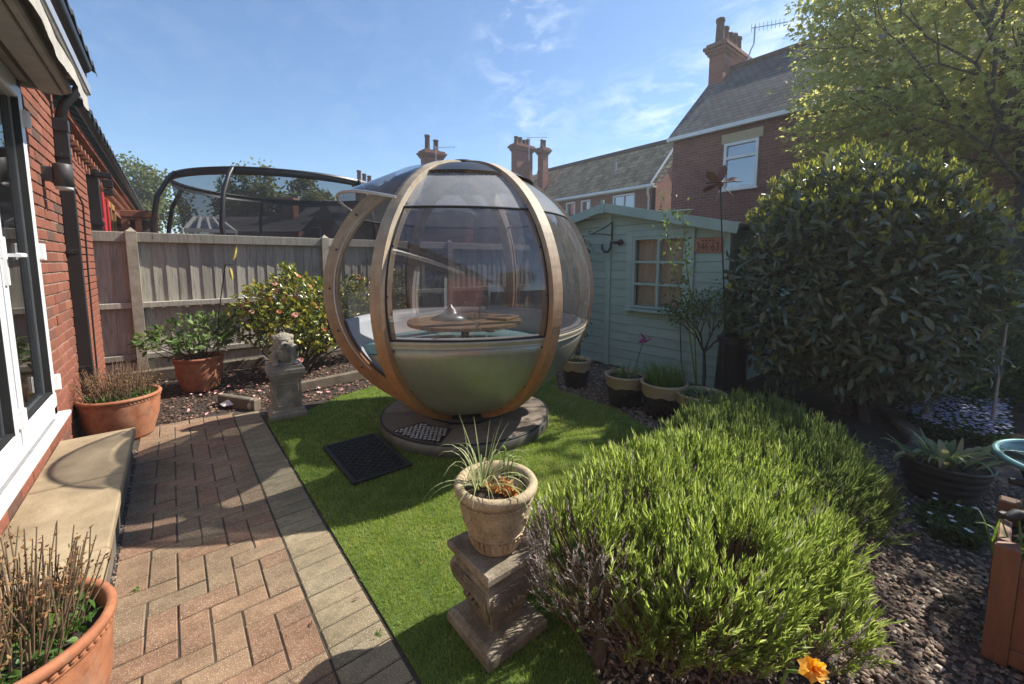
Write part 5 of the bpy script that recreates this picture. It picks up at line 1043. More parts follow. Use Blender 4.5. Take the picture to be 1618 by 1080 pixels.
# black compost bin beside the shed
cb = thing('compost_bin', 'black plastic bin in the shadow between shed and laurel', 'bin', (4.42, 1.82, -.02)); m = MB(); m.lathe([(0,0),(.15,0),(.155,.02),(.13,.62),(.14,.63),(.14,.66),(0,.69)], 20); m.build('bin', MT['black'], cb); m = MB(); m.lathe([(.142,.655),(.15,.66),(.145,.69),(.06,.72),(0,.72)], 20); m.build('lid', MT['black'], cb)
MT['blue'] = M('blue_plastic', (.03,.06,.45), None, 5, .4, 0)
p = at_z(1112, 655, .12); m = MB(); m.lathe([(0,0),(.035,0),(.045,.10),(.04,.105),(0,.09)], 12, Matrix.Translation((p.x, p.y, -.015))); m.tube([p+Vector((-.04,0,-.03)), p+Vector((0,0,.03)), p+Vector((.04,0,-.03))], .008, 6); T(m.build('blue_trowel_handle', MT['blue']), 'small bright blue plastic cup beside the last glazed pot', 'cup')

# ------------------------------------------------------------------ right foreground
# ribbed dark planter
pc = at_z(1535, 803)+FW*.17; pl_ = thing('ribbed_planter', 'dark ribbed oval planter of tulip leaves on the gravel at right', 'planter', (pc.x, pc.y, -.018), -YAW)
MT['darkpot'] = M('dark_resin', (.040,.032,.027), (.024,.020,.018), 7, .55, .25, 40)
m = MB(); vs = []; n = 64; zl = [0, .012]+[.03+.0125*i for i in range(16)]+[.235, .232, .18]
for j, z in enumerate(zl):
    t = min(1, z/.23); wx, wy = .175+.085*t, .125+.045*t; rb = .007*((j//2) % 2) if 1 < j < 18 else (.006 if j == 18 else (-.02 if j > 18 else 0))
    for i in range(n): q = 2*PI*i/n; zz = z+(.05*t*(math.cos(q-2.6)*.6) if j > 3 else .05*t*math.cos(q-2.6)*.6); vs.append(((wx+rb)*math.cos(q), (wy+rb)*math.sin(q), zz))
m.add(vs, [(j*n+i, j*n+(i+1)%n, (j+1)*n+(i+1)%n, (j+1)*n+i) for j in range(len(zl)-1) for i in range(n)], True); m.build('bowl', MT['darkpot'], pl_)
m = MB(); m.lathe([(.235,.19),(.0,.205)], 32, Matrix.Diagonal((1,.6,1,1))); m.build('compost', MT['potsoil'], pl_)
# timber planter box
bx = thing('timber_planter', 'brown timber planter box with square corner posts at the right edge', 'planter', (2.225, -.02, -.018))
MT['plank'] = M('planter_wood', (.24,.105,.05), (.16,.07,.036), 5, .6, .25, 30, stretch=(10,10,1), var=.12); W_, L_, H_ = .50, .62, .42
for i, (x, y) in enumerate(((.03,-.03),(.03,-L_+.03),(W_-.03,-.03),(W_-.03,-L_+.03))): m = MB(); m.box((x, y, (H_+.03)/2), (.062,.062,H_+.03), None, .006); m.build('corner_post', MT['plank'], bx)
for i in range(5): m = MB(); m.box((.028, -.062-.05-.1*i, .06+H_/2-.04), (.022,.0975,H_-.09), None, .003); m.build('slat', MT['plank'], bx); m = MB(); m.box((W_-.028, -.062-.05-.1*i, .06+H_/2-.04), (.022,.0975,H_-.09), None, .003); m.build('slat', MT['plank'], bx)
for i in range(4): m = MB(); m.box((.062+.047+.094*i, -.028, .06+H_/2-.04), (.0915,.022,H_-.09), None, .003); m.build('slat', MT['plank'], bx); m = MB(); m.box((.062+.047+.094*i, -L_+.028, .06+H_/2-.04), (.0915,.022,H_-.09), None, .003); m.build('slat', MT['plank'], bx)
for z0 in (.045, H_-.035):
    m = MB(); m.box((.022, -L_/2, z0), (.034, L_-.126, .06), None, .004); m.box((W_/2, -.022, z0), (W_-.126, .034, .06), None, .004); m.box((W_-.022, -L_/2, z0), (.034, L_-.126, .06), None, .004); m.box((W_/2, -L_+.022, z0), (W_-.126, .034, .06), None, .004); m.build('rail', MT['plank'], bx)
m = MB(); m.box((W_/2, -L_/2, .34), (W_-.08, L_-.08, .02)); m.build('compost', MT['potsoil'], bx)
# glass topped table and cast iron chair
gt = thing('glass_table', 'round glass topped garden table with teal metal rim at the right edge', 'table', (2.90, -.27, -.018)); rt = .28
MT['tealrim'] = M('teal_metal', (.20,.36,.34), (.15,.28,.27), 9, .35, .05, metal=.5)
m = MB(); m.tube([(rt*math.cos(q), rt*math.sin(q), .60) for q in [2*PI*i/56 for i in range(56)]], .014, 8, closed=True); m.build('rim', MT['tealrim'], gt)
m = MB(); m.lathe([(0,.598),(rt-.012,.598),(rt-.012,.604),(0,.604)], 48); m.build('glass_top', MT['clearglass'], gt)
for q in (40, 130, 220, 310): m = MB(); c_, s_ = math.cos(R(q)), math.sin(R(q)); m.tube([(rt*.92*c_, rt*.92*s_, .59), (rt*.55*c_, rt*.55*s_, .35), (rt*.9*c_, rt*.9*s_, 0)], .012, 8); m.build('leg', MT['iron'], gt)
ch = thing('metal_chair', 'black cast metal garden chair arm beside the timber planter', 'chair', (2.40, -.42, -.018))
def chx(x, y, z): return (x, y, z)
m = MB(); m.tube([(-.11,.38,.53),(-.09,.36,.545),(-.02,.28,.53),(.0,.10,.505),(.04,-.1,.50)], [.014,.02,.022,.018,.018], 8); m.tube([(-.08,.40,.52),(.01,.30,.515),(.05,.12,.49)], .014, 8); m.build('arm', MT['iron'], ch)
m = MB(); m.tube([(.30,.38,.53),(.32,.28,.53),(.34,.10,.505),(.36,-.1,.50)], [.014,.02,.02,.018], 8); m.build('arm', MT['iron'], ch)
m = MB(); m.tube([(.0,.24,.50),(-.01,.24,.44),(.02,.22,.40)], .012, 8); m.build('arm_scroll', MT['iron'], ch)
m = MB()
for i in range(7): m.bar((.0+.055*i, .22, .40), (.0+.055*i, -.2, .40), .03, .014)
m.bar((-.02,.22,.395), (.36,.22,.395), .025, .02); m.bar((-.02,-.2,.395), (.36,-.2,.395), .025, .02); m.build('seat', MT['iron'], ch)
for x, y in ((.60,.22),(.02,-.2),(.34,-.2),(.56,-.2)): m = MB(); m.tube([(min(x,.36),y,.39),(x,y,.2),(x,y,0)], .014, 8); m.build('leg', MT['iron'], ch)
m = MB(); m.tube([(.0,-.2,.40),(.02,-.26,.65),(.06,-.3,.85),(.17,-.32,.92),(.28,-.3,.85),(.32,-.26,.65),(.34,-.2,.40)], .014, 8)
for i in range(5): m.tube([(.06+.055*i,-.2,.40),(.06+.055*i,-.30,.86)], .008, 6)
m.build('backrest', MT['iron'], ch)
# white rod
a = at_z(1563, 692); b_ = at_d(1590, 512, (a-_C).dot(_F)); m = MB(); m.tube([a-Vector((0,0,.05)), b_], .011, 8); T(m.build('white_rod', MT['cream']), 'thin pale rod stuck upright in the flower bed', 'rod')
m = MB(); p = at_z(1480, 650, 0); m.lathe([(0,0),(.05,0),(.05,.03),(.025,.05),(.03,.10),(.02,.13),(.024,.16),(.012,.20),(0,.205)], 16, Matrix.Translation((p.x-.6, p.y+.02, -.01))); T(m.build('garden_figurine', MT['concrete']), 'small pale stone figure among the blue flowers', 'figurine')
for i, (x0, y0, x1, y1) in enumerate([(1405,652,1452,700),(1452,700,1462,745)]): m = MB(); A_, B_ = at_z(x0,y0), at_z(x1,y1); m.bar(A_+Vector((0,0,.02)), B_+Vector((0,0,.02)), .12, .06, ch=.01); T(m.build('stone_edging', MT['stone_d']), ['far slate edging stone beside the blue flowers', 'near slate edging stone beside the ribbed planter'][i], 'edging')
# boundary fence at far right
rf = thing('boundary_fence', 'brown timber boundary fence glimpsed at the far right behind the laurel', 'fence', (13.2, .4, 0))
MT['brownfence'] = M('brown_fence', (.16,.085,.045), (.10,.055,.03), 5, .85, .3, 30, stretch=(10,10,1), var=.15); bm_ = board_mesh(.15, 1.6).mesh('board', MT['brownfence'])
for i in range(40): link('board', bm_, rf, (0, -3+.14*i, -.05+random.gauss(0,.01)), (0, 0, PI/2+R(3)))
m = MB(); m.box((-.03, .1, 1.2), (.05, 6, .08)); m.box((-.03, .1, .4), (.05, 6, .08)); m.build('rail', MT['brownfence'], rf)
# ------------------------------------------------------------------ planting
UP = np.array([0, 0, 1.])
MT['bark'] = M('bark', (.13,.10,.075), (.06,.048,.038), 9, .95, .7, 40, stretch=(1,1,.3), dist=.02)
MT['twig'] = M('dry_twig', (.22,.15,.085), (.13,.085,.05), 12, .9, .3)
def stems_mesh(m, base_pts, tops, r, bend=.05, seg=5, n=4):
    for a, b_ in zip(base_pts, tops):
        a, b_ = Vector(a), Vector(b_); mid = (a+b_)/2+Vector((random.gauss(0,bend), random.gauss(0,bend), 0))
        m.tube([a, (a+mid)/2+Vector((random.gauss(0,bend*.3), random.gauss(0,bend*.3), 0)), mid, b_], [r, r*.85, r*.7, r*.4], seg)
MT['dryhead'] = leafmat('dry_seedhead', [(0, (.14,.075,.035)), (.5, (.25,.135,.06)), (1, (.36,.22,.11))], .15, .9, .1)
MT['fresh'] = leafmat('fresh_leaf', [(0, (.05,.12,.02)), (.6, (.10,.20,.04)), (1, (.18,.27,.07))], .4, .45, .4)
def dry_pot_plant(label, c, r, h, ns, sh):
    t = thing('dry_sedum', label, 'plant', (c[0], c[1], h*.85)); m = MB(); HP_ = []; HD = []
    for i in range(ns):
        a = random.uniform(0, 2*PI); q = math.sqrt(random.random())*r*.78; b0 = Vector((q*math.cos(a), q*math.sin(a), 0)); L_ = sh*random.uniform(.55, 1.0)
        tip = b0+Vector((b0.x*.45+random.gauss(0,.02), b0.y*.45+random.gauss(0,.02), L_)); m.tube([b0, (b0+tip)/2+Vector((random.gauss(0,.008), random.gauss(0,.008), 0)), tip], [.0028,.0024,.0016], 5)
        for j in range(7): HP_.append(b0.lerp(tip, random.uniform(.5, 1.0))+Vector((random.gauss(0,.004), random.gauss(0,.004), 0))); HD.append(Vector((random.gauss(0,1), random.gauss(0,1), random.uniform(.2,1.4))))
    m.build('stem', MT['twig'], t)['kind'] = 'stuff'; HP_, HD = np.array(HP_), np.array(HD); n = len(HP_)
    T(link('seed_head', leaf_mesh('seed_head', MT['dryhead'], HP_, HD, rdir(n), rng.uniform(.008,.018,n), rng.uniform(.005,.010,n)), t), kind='stuff')
    n = 420; a = rng.uniform(0, 2*PI, n); q = np.sqrt(rng.random(n))*r*.9; P = np.c_[q*np.cos(a), q*np.sin(a), rng.uniform(.0,.06,n)]; d = rdir(n); d[:, 2] = abs(d[:, 2])+.2
    T(link('leaf', leaf_mesh('leaf', MT['fresh'], P, d, np.tile(UP,(n,1))+rng.normal(0,.5,(n,3)), rng.uniform(.02,.045,n), rng.uniform(.01,.02,n), LEAF_M), t), kind='stuff')
dry_pot_plant('dry brown stems over green shoots in the far terracotta pot', POTS['far'][0], .245, .36, 190, .30)
dry_pot_plant('dry brown seed stems over green shoots in the nearest terracotta pot', POTS['near'][0], .21, .40, 190, .31)
def shrub(name, label, cat, base, leafmat_, crown_pts, ln, wd, ns, r0, tpl=LEAF_M, up=.3, group=None, outn=None, part='crown', rnd=None):
    t = thing(name, label, cat, base, 0, group); b0 = Vector(base); m = MB(); P = np.asarray(crown_pts)-np.array(base); n = len(P)
    idx = rng.choice(n, min(ns, n), False); stems_mesh(m, [(random.gauss(0,r0*3), random.gauss(0,r0*3), -.02) for _ in idx], [tuple(P[i]) for i in idx], r0, .05); m.build('stem', MT['bark'], t)['kind'] = 'stuff'
    c = P.mean(0); o = unit(P-c+rng.normal(0,.15,(n,3))) if outn is None else outn; d = unit(o*.8+rng.normal(0,.55,(n,3))+UP*up)
    nr = unit(o+UP*.6+rng.normal(0,.35,(n,3))); T(link(part, leaf_mesh(part, leafmat_, P, d, nr, rng.uniform(*ln, n), rng.uniform(*wd, n), tpl, rnd), t), kind='stuff'); return t
def blob(c, r, n, shell=.55, lump=.18, zmin=None):
    d = rdir(n); f = 1+lump*np.sin(d[:,0]*5+c[0]*3)*np.sin(d[:,1]*6+1)*np.sin(d[:,2]*5+2)+rng.normal(0,.05,n); q = (shell+(1-shell)*rng.random(n)**.6)*f
    P = np.array(c)+d*q[:, None]*np.array(r)
    if zmin is not None: P = P[P[:, 2] > zmin]
    return P
# hydrangea in the back pot
MT['hyd'] = leafmat('hydrangea_leaf', [(0, (.06,.13,.03)), (.6, (.13,.21,.06)), (1, (.25,.31,.12))], .4, .5, .3)
cx, cy = POTS['back'][0]
pts = np.concatenate([blob((cx+dx, cy+dy, z), (r, r, r*.8), 62, .3) for dx, dy, z, r in [(-.42,-.1,.60,.13),(-.25,0,.66,.16),(-.05,.05,.72,.18),(.12,0,.74,.17),(.28,.05,.66,.15),(.0,-.15,.58,.14),(-.15,-.1,.54,.12),(.22,-.12,.56,.12)]])
shrub('hydrangea', 'leafy green hydrangea in the shaded terracotta pot by the fence', 'shrub', (cx, cy, .30), MT['hyd'], pts, (.05,.09), (.028,.05), 30, .007)
# camellia
MT['cam'] = leafmat('camellia_leaf', [(0, (.05,.085,.015)), (.4, (.12,.165,.025)), (.7, (.28,.29,.05)), (1, (.48,.42,.09))], .25, .25, .55)
CB = [((.68,5.8,.72),(.24,.26,.26)), ((.85,5.8,.90),(.30,.3,.30)), ((1.15,5.85,.98),(.36,.32,.32)), ((1.45,5.95,.90),(.36,.32,.34)), ((1.05,5.65,.66),(.42,.3,.34)), ((1.45,5.75,.56),(.38,.3,.30)), ((1.85,6.0,.85),(.42,.3,.42)), ((2.25,6.1,.85),(.4,.3,.4)), ((1.15,5.9,1.26),(.13,.13,.15)), ((2.65,6.15,.9),(.4,.3,.45))]
pts = np.concatenate([blob(c, r, int(520*(r[0]/.38)**1.5), .55) for c, r in CB])
cam_ = shrub('camellia', 'glossy camellia bush dotted with orange-red flowers in front of the fence', 'shrub', (1.15, 5.85, 0), MT['cam'], pts, (.05,.085), (.028,.042), 46, .013)
def flower_mesh(name, mat, n, r, petals=7, layers=2, cup=.5):
    m = MB()
    for l in range(layers):
        for i in range(petals):
            a = 2*PI*(i+.5*l)/petals; rr = r*(1-.35*l); e = Vector((math.cos(a), math.sin(a), 0)); s_ = Vector((-math.sin(a), math.cos(a), 0)); wz = rr*.42; z1 = r*cup*(.35+.5*l)
            m.add([(0,0,.0), e*rr*.6+s_*wz+Vector((0,0,z1*.6)), e*rr+Vector((0,0,z1)), e*rr*.6-s_*wz+Vector((0,0,z1*.6))], [(0,1,2),(0,2,3)], True)
    m.ell((0,0,r*.16), (r*.2,r*.2,r*.16), 6, 4); return m.mesh(name, mat)
MT['camflower'] = M('camellia_petal', (.60,.13,.04), (.55,.26,.09), 25, .6, .1, var=.25); MT['campink'] = M('camellia_pink', (.62,.30,.24), (.55,.22,.17), 25, .6, .1)
fm = [flower_mesh('flower', MT['camflower'], 1, .030), flower_mesh('flower', MT['campink'], 1, .034)]
cc = 0
while cc < 54:
    c, r = random.choice(CB[:8]); d = rdir(1)[0]
    if d[1] > .2 or d[2] < -.1: continue
    p = Vector(np.array(c)+d*np.array(r)*1.06)-Vector((1.15,5.85,0)); o = link('flower', fm[0 if random.random() < .85 else 1], cam_, p); o.rotation_euler = Vector(d).to_track_quat('Z','Y').to_euler(); s_ = random.uniform(.7,1.15); o.scale = (s_,)*3; cc += 1
p = Vector((1.02,5.0,.36)); pf = thing('pink_flower', 'single pale pink flower on a stalk behind the lion pedestal', 'flower', (1.02,5.0,-.012)); link('flower_head', fm[1], pf, (.02,-.02,.36)).rotation_euler = (R(50),0,R(-20)); m = MB(); m.tube([(0,0,0),(-.02,0,.2),(.02,-.02,.36)], .004, 5); m.build('stalk', MT['twig'], pf)

# urn plants
MT['strap'] = leafmat('strap_leaf', [(0, (.20,.26,.11)), (.5, (.33,.36,.18)), (1, (.48,.46,.26))], .35, .5, .3)
MT['rustleaf'] = leafmat('rust_leaf', [(0, (.40,.16,.04)), (.6, (.55,.30,.10)), (1, (.50,.42,.18))], .35, .6, .2)
def strap(m, p0, d, L_, w_, droop, n=8, lens=False):
    d = Vector(d).normalized(); side = d.cross(Vector((0,0,1))); side = side.normalized() if side.length > .05 else Vector((1,0,0)); pts = []; p = Vector(p0); vv = d.copy(); st = L_/n
    for i in range(n+1):
        ww = (w_*math.sin(PI*(.12+.86*i/n)) if lens else w_*(1-(i/n)**2.2))+.0004; nrm = side.cross(vv).normalized(); pts += [p-side*ww+nrm*ww*.35, p, p+side*ww+nrm*ww*.35]; p = p+vv*st; vv = (vv+Vector((0,0,-droop*(i+1)/n))).normalized()
    m.add(pts, [q for i in range(n) for q in ((3*i,3*i+1,3*i+4,3*i+3),(3*i+1,3*i+2,3*i+5,3*i+4))], True)
ub_ = UC+Vector((0,0,.583))
up_ = thing('spider_plant', 'pale strappy grassy plant spilling from the stone urn', 'plant', ub_)
m = MB(); e = _Rt; f_ = FW
for i in range(46):
    a = random.uniform(0, 2*PI); r = random.uniform(0,.04); el = random.uniform(.5,1.45); cpos = -e*.055+f_*.0+Vector((r*math.cos(a), r*math.sin(a), 0)); dv = Vector((math.cos(a)*math.cos(el), math.sin(a)*math.cos(el), math.sin(el))); strap(m, cpos, dv, random.uniform(.10,.28), random.uniform(.0018,.0034), random.uniform(.1,.95))
for tx, ty, L_, dr in ((-.28,.95,.30,.05),(-.12,1,.27,.05),(.10,1,.28,.06),(.30,1,.27,.16),(.5,.85,.27,.3),(.7,.6,.24,.5),(-.9,.35,.27,.42),(-.9,.15,.32,.55),(-.85,-.1,.27,.75),(.2,1,.24,.02)): strap(m, -e*.05, e*tx+Vector((0,0,ty))-f_*random.uniform(-.1,.15), L_, .0040, dr, 10)
me = m.mesh('leaf', MT['strap']); at = me.attributes.new('rnd', 'FLOAT', 'FACE'); at.data.foreach_set('value', np.repeat(rng.random(len(me.polygons)//16+1), 16)[:len(me.polygons)].astype(np.float32)); T(link('leaf', me, up_), kind='stuff')
rl = thing('withered_succulent', 'withered orange rosettes beside the grassy plant in the urn', 'plant', ub_)
n = 160; c0 = np.array([[-.01,-.04,.01],[.035,-.045,.01],[.02,-.005,.005],[.06,-.06,.0]])[rng.integers(0,4,n)]; c0 = c0[:, :1]*np.array(e)+c0[:, 1:2]*np.array(f_)+c0[:, 2:]*UP; d = rdir(n); d[:, 2] = abs(d[:, 2])*1.3+.2
T(link('leaf', leaf_mesh('leaf', MT['rustleaf'], c0+rng.normal(0,.008,(n,3)), d, rdir(n), rng.uniform(.018,.045,n), rng.uniform(.006,.014,n), LEAF_M), rl), kind='stuff')
gs = thing('green_shoots', 'curled green bulb shoots at the right inside the urn', 'plant', ub_); m = MB()
for x, y, h in ((.06,.02,.10),(.045,.05,.09),(.085,-.02,.05),(.03,.06,.12)): b0 = e*x+f_*y; m.tube([b0, b0+Vector((0,0,h*.7)), b0+Vector((0,0,h))+e*.006, b0+Vector((0,0,h+.012))-e*.002, b0+Vector((0,0,h+.004))-e*.01], [.004,.0035,.0035,.005,.003], 6)
m.build('shoot', MT['shoot'], gs) if MT.setdefault('shoot', M('shoot_green', (.22,.33,.06), (.12,.22,.04), 20, .6, .1)) else None
n = 26; P = np.tile(np.array(e*.085-f_*.05), (n,1))+rng.normal(0,.008,(n,3)); d = rdir(n); d[:,2] = abs(d[:,2])+.3; T(link('leaf', leaf_mesh('leaf', MT['weed'], P, d, rdir(n), rng.uniform(.012,.03,n), rng.uniform(.006,.012,n)), gs), kind='stuff')

# plants in glazed pots
def pot_plant(name, label, c, h, mat, n, ln, wd, spread, r, droop=.3, up=1.0):
    t = thing(name, label, 'plant', (c.x, c.y, h)); m = MB()
    for i in range(n):
        a = random.uniform(0, 2*PI); q = math.sqrt(random.random())*r; strap(m, (q*math.cos(a), q*math.sin(a), 0), (math.cos(a)*spread+random.gauss(0,.2), math.sin(a)*spread+random.gauss(0,.2), up), random.uniform(*ln), random.uniform(*wd), random.uniform(0, droop), 5)
    me = m.mesh('leaf', mat); at = me.attributes.new('rnd', 'FLOAT', 'FACE'); at.data.foreach_set('value', np.repeat(rng.random(len(me.polygons)//10+1), 10)[:len(me.polygons)].astype(np.float32)); T(link('leaf', me, t), kind='stuff')
MT['grassy'] = leafmat('grassy_leaf', [(0, (.06,.13,.02)), (1, (.16,.25,.06))], .35, .5, .3)
pot_plant('strap_plant', 'a few broad drooping leaves in the first glazed pot by the shed', GP[1], .265, MT['hyd'], 26, (.10,.20), (.008,.018), .7, .12, .6)
pot_plant('grassy_plant', 'dense grassy foliage in the middle glazed pot', GP[2], .275, MT['grassy'], 520, (.10,.26), (.0016,.003), .35, .16, .25)
pot_plant('sprawling_plant', 'low sprawling leaves in the last glazed pot behind the lavender', GP[3], .25, MT['hyd'], 120, (.06,.16), (.003,.008), 1.2, .14, .6, .6)
pot_plant('small_shoots', 'small shoots in the glazed pot behind the pod', GP[0], .275, MT['hyd'], 16, (.06,.12), (.005,.010), .5, .08, .3)

# lavender: upright shoots with narrow leaves on woody stems
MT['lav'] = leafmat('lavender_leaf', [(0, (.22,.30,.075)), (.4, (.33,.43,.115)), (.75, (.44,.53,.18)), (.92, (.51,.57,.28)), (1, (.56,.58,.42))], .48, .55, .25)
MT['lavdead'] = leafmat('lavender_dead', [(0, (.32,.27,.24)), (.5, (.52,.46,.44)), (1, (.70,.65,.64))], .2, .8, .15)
MT['lav_shaded'] = leafmat('lavender_leaf_shaded', [(0, (.14,.205,.06)), (.5, (.21,.285,.09)), (1, (.32,.37,.16))], .35, .55, .25)  # darker copy of the lavender leaf: the far bush's shade put into colour
def lavender(label, lobes, nshoot, base, mat, dead=None, nl=22, trunk=()):
    t = thing('lavender_bush', label, 'shrub', base, 0, 'lavender bushes'); B = np.array(base); SP_, SD, SL = [], [], []
    lobes = [((c[0], c[1], c[2]-.035), r) for c, r in lobes]; A = np.array([r[0]*r[1] for c, r in lobes]); A = A/A.sum()
    for (c, r), a in zip(lobes, A):
        n = int(nshoot*a); d = rdir(n*2); d = d[d[:, 2] > -.22][:n]; P = np.array(c)+d*np.array(r)*(1+rng.normal(0,.06,(len(d),1))); ins = np.zeros(len(P), bool)
        for (c2, r2) in lobes:
            if c2 is not c: ins |= (((P-np.array(c2))/np.array(r2))**2).sum(1) < .75
        gap = np.sin(P[:,0]*13+1.3)*np.sin(P[:,1]*14+.4)*np.sin(P[:,2]*17)+rng.normal(0,.12,len(P)) > .58; ins |= gap | ((P[:,2] < .19) & (P[:,0] < 1.62) & (rng.random(len(P)) < .75)); P, d = P[~ins], d[~ins]; SP_.append(P); SD.append(unit(unit(d/np.array(r))*.62+UP*.95+rng.normal(0,.17,(len(P),3))))
    P, D = np.concatenate(SP_), np.concatenate(SD); n = len(P); L_ = rng.uniform(.05,.10,n)+.08*rng.random(n)**3+.03*np.sin(P[:,0]*17)*np.sin(P[:,1]*15); isdead = np.zeros(n, bool) if dead is None else dead(P)
    tt = (np.arange(nl)+.5)/nl; s_ = np.tile(tt, n); ii = np.repeat(np.arange(n), nl); pos = P[ii]+D[ii]*(L_[ii]*(s_-.55))[:, None]-B; o = rdir(n*nl); o = unit(o-D[ii]*(o*D[ii]).sum(1)[:, None]); dd = unit(D[ii]*(1.15+.6*s_)[:, None]+o*(.56-.30*s_)[:, None]); dl = isdead[ii]
    ln = rng.uniform(.028,.056,n*nl)*np.where(dl,.5,1)*np.clip(L_[ii]/.09,.7,1.25); wd = rng.uniform(.0017,.0027,n*nl)*np.where(dl,.9,1); rn = np.clip(.15+.6*s_*rng.random(n*nl)+.25*rng.random(n)[ii]+.1*rng.normal(size=n*nl),0,1)
    for nm, mk, mt in (('foliage', ~dl, mat), ('spent_heads', dl, MT['lavdead'])):
        if mk.sum(): T(link(nm, leaf_mesh(nm, mt, pos[mk], dd[mk], rdir(int(mk.sum())), ln[mk], wd[mk], LEAF_S, rn[mk]), t), kind='stuff')
    m = MB(); idx = rng.choice(n, min(n, 420), False)
    for i in idx:
        p = Vector(P[i]-B); g_ = Vector((p.x*.30+random.gauss(0,.05), p.y*.30+random.gauss(0,.05), .02)); mid = g_.lerp(p, .5)+Vector((p.x*.12, p.y*.12, -.05)); m.tube([g_, g_.lerp(mid,.55), mid, p], [.006,.005,.0038,.002], 5)
    T(m.build('woody_stem', MT['twig'], t), kind='stuff')
    for pts, r in trunk: m = MB(); m.tube([Vector(q)-Vector(base) for q in pts], r, 8); m.build('trunk', MT['bark'], t)
    return t
def deadpatch(P): return ((P[:,0] < 1.10+rng.normal(0,.05,len(P))) & (P[:,1] > .70) & (P[:,2] < .50)) | (rng.random(len(P)) < .10) | ((P[:,2] < .22) & (rng.random(len(P)) < .35))
lavender('sprawling lavender bush, bright green in sun with grey spent patch, beside the urn', [((1.20,.98,.30),(.25,.25,.24)), ((1.58,1.0,.34),(.36,.28,.23)), ((1.52,.66,.30),(.40,.30,.22)), ((1.88,.62,.27),(.32,.32,.20)), ((1.95,.95,.33),(.34,.28,.21)), ((1.26,.72,.22),(.20,.18,.16)), ((1.72,.42,.17),(.24,.20,.14)), ((2.18,.84,.30),(.30,.32,.21))], 7800, (1.5,.75,-.02), MT['lav'], deadpatch, 15,
  [([(1.10,.86,-.03),(1.13,.86,.10),(1.12,.90,.22),(1.2,.92,.34)], [.032,.026,.022,.014]), ([(1.22,.74,-.03),(1.30,.78,.08),(1.38,.82,.2)], [.022,.018,.012]), ([(1.5,.7,-.03),(1.5,.72,.15),(1.55,.75,.3)], [.03,.024,.014])])
lavender('shaded green lavender bush behind the sunlit one, toward the laurel', [((2.40,1.0,.31),(.38,.34,.23)), ((2.45,.62,.28),(.34,.32,.22)), ((2.80,.70,.26),(.28,.28,.23)), ((2.75,1.08,.31),(.36,.32,.23)), ((3.1,1.0,.25),(.30,.28,.22))], 3600, (2.65,.8,-.02), MT['lav_shaded'], None, 18)

# laurel: big glossy leaves, pale young tips
MT['laurel'] = leafmat('laurel_leaf', [(0, (.07,.095,.042)), (.5, (.105,.135,.062)), (.85, (.14,.17,.08)), (1, (.22,.23,.10))], .25, .3, .8)
MT['laureltip'] = leafmat('laurel_tip', [(0, (.20,.25,.05)), (1, (.38,.38,.10))], .5, .4, .4)
lau = thing('laurel_bush', 'big rounded dark glossy laurel bush with pale young tips beside the shed', 'shrub', (5.0, .92, 0)); LB = np.array([5.0,.92,0])
lob = [((5.0,.98,1.35),(.98,.94,.98)), ((4.75,1.28,1.1),(.75,.70,.85)), ((5.22,.68,1.25),(.80,.66,.95)), ((4.9,.85,.75),(.68,.72,.55)), ((4.95,1.0,1.75),(.82,.80,.62)), ((5.4,.55,1.05),(.62,.50,.7))]
P = np.concatenate([blob(c, r, 3300, .62, .12, .22) for c, r in lob]); N_ = np.concatenate([np.tile(c, (1,1)) for c, r in lob])
P = P[~((P[:,0] > 4.35) & (P[:,1] > 1.93))]; n = len(P); o = unit(P-np.array([5.0,.9,1.15])); d = unit(o*.45+rng.normal(0,.6,(n,3))+np.array([0,0,-.12])); nr = unit(o*.7+UP*.7+rng.normal(0,.35,(n,3)))
ln = rng.uniform(.06,.10,n)+.045*rng.random(n)**2; wd = ln*rng.uniform(.34,.42,n)
toc = unit(np.array([0,0,CAMH])-P); score = (o*toc).sum(1)*1.5-np.linalg.norm(P-np.array([0,0,CAMH]),axis=1)*.6; order = np.argsort(-score); pick = order[:2400][rng.permutation(2400)[:300]]; rest = np.ones(n, bool); rest[pick] = False
T(link('foliage', leaf_mesh('foliage', MT['laurel'], P[rest]-LB, d[rest], nr[rest], ln[rest], wd[rest], LEAF_M), lau), kind='stuff')
lt = [leaf_mesh('leaf', MT['laurel'], np.zeros((1,3)), np.array([[0,1.,0]]), np.array([[0,0,1.]]), np.array([1.]), np.array([.38]), LEAF_M, np.array([q])) for q in (.2,.5,.8,1.0)]
for i in pick:
    y = Vector(d[i]); x = y.cross(Vector(nr[i])).normalized(); z = x.cross(y); M4 = Matrix(((x.x,y.x,z.x,0),(x.y,y.y,z.y,0),(x.z,y.z,z.z,0),(0,0,0,1))); link('leaf', random.choice(lt), lau, Vector(P[i]-LB), M4.to_euler(), (float(ln[i])*1.1,)*3)
sp_ = []; sd_ = []          # leggy shoots break the outline
for i in range(90):
    j = rng.integers(0, n); 
    if o[j,2] < -.2: continue
    L0 = rng.uniform(.12,.34); dv = unit(o[j]*.7+UP*.7+rng.normal(0,.25,3)); q = rng.uniform(0,1,11)[:, None]
    sp_.append(P[j]+dv*L0*q+rng.normal(0,.008,(11,3))); sd_.append(unit(dv+rng.normal(0,.75,(11,3))))
sp_, sd_ = np.concatenate(sp_), np.concatenate(sd_); ok = ~((sp_[:,0] > 4.35) & (sp_[:,1] > 1.9)); sp_, sd_ = sp_[ok], sd_[ok]; k9 = len(sp_)
T(link('shoot', leaf_mesh('shoot', MT['laurel'], sp_-LB, sd_, np.tile(UP,(k9,1))+rng.normal(0,.5,(k9,3)), rng.uniform(.06,.11,k9), rng.uniform(.022,.04,k9), LEAF_M, rng.uniform(.4,1,k9)), lau), kind='stuff')
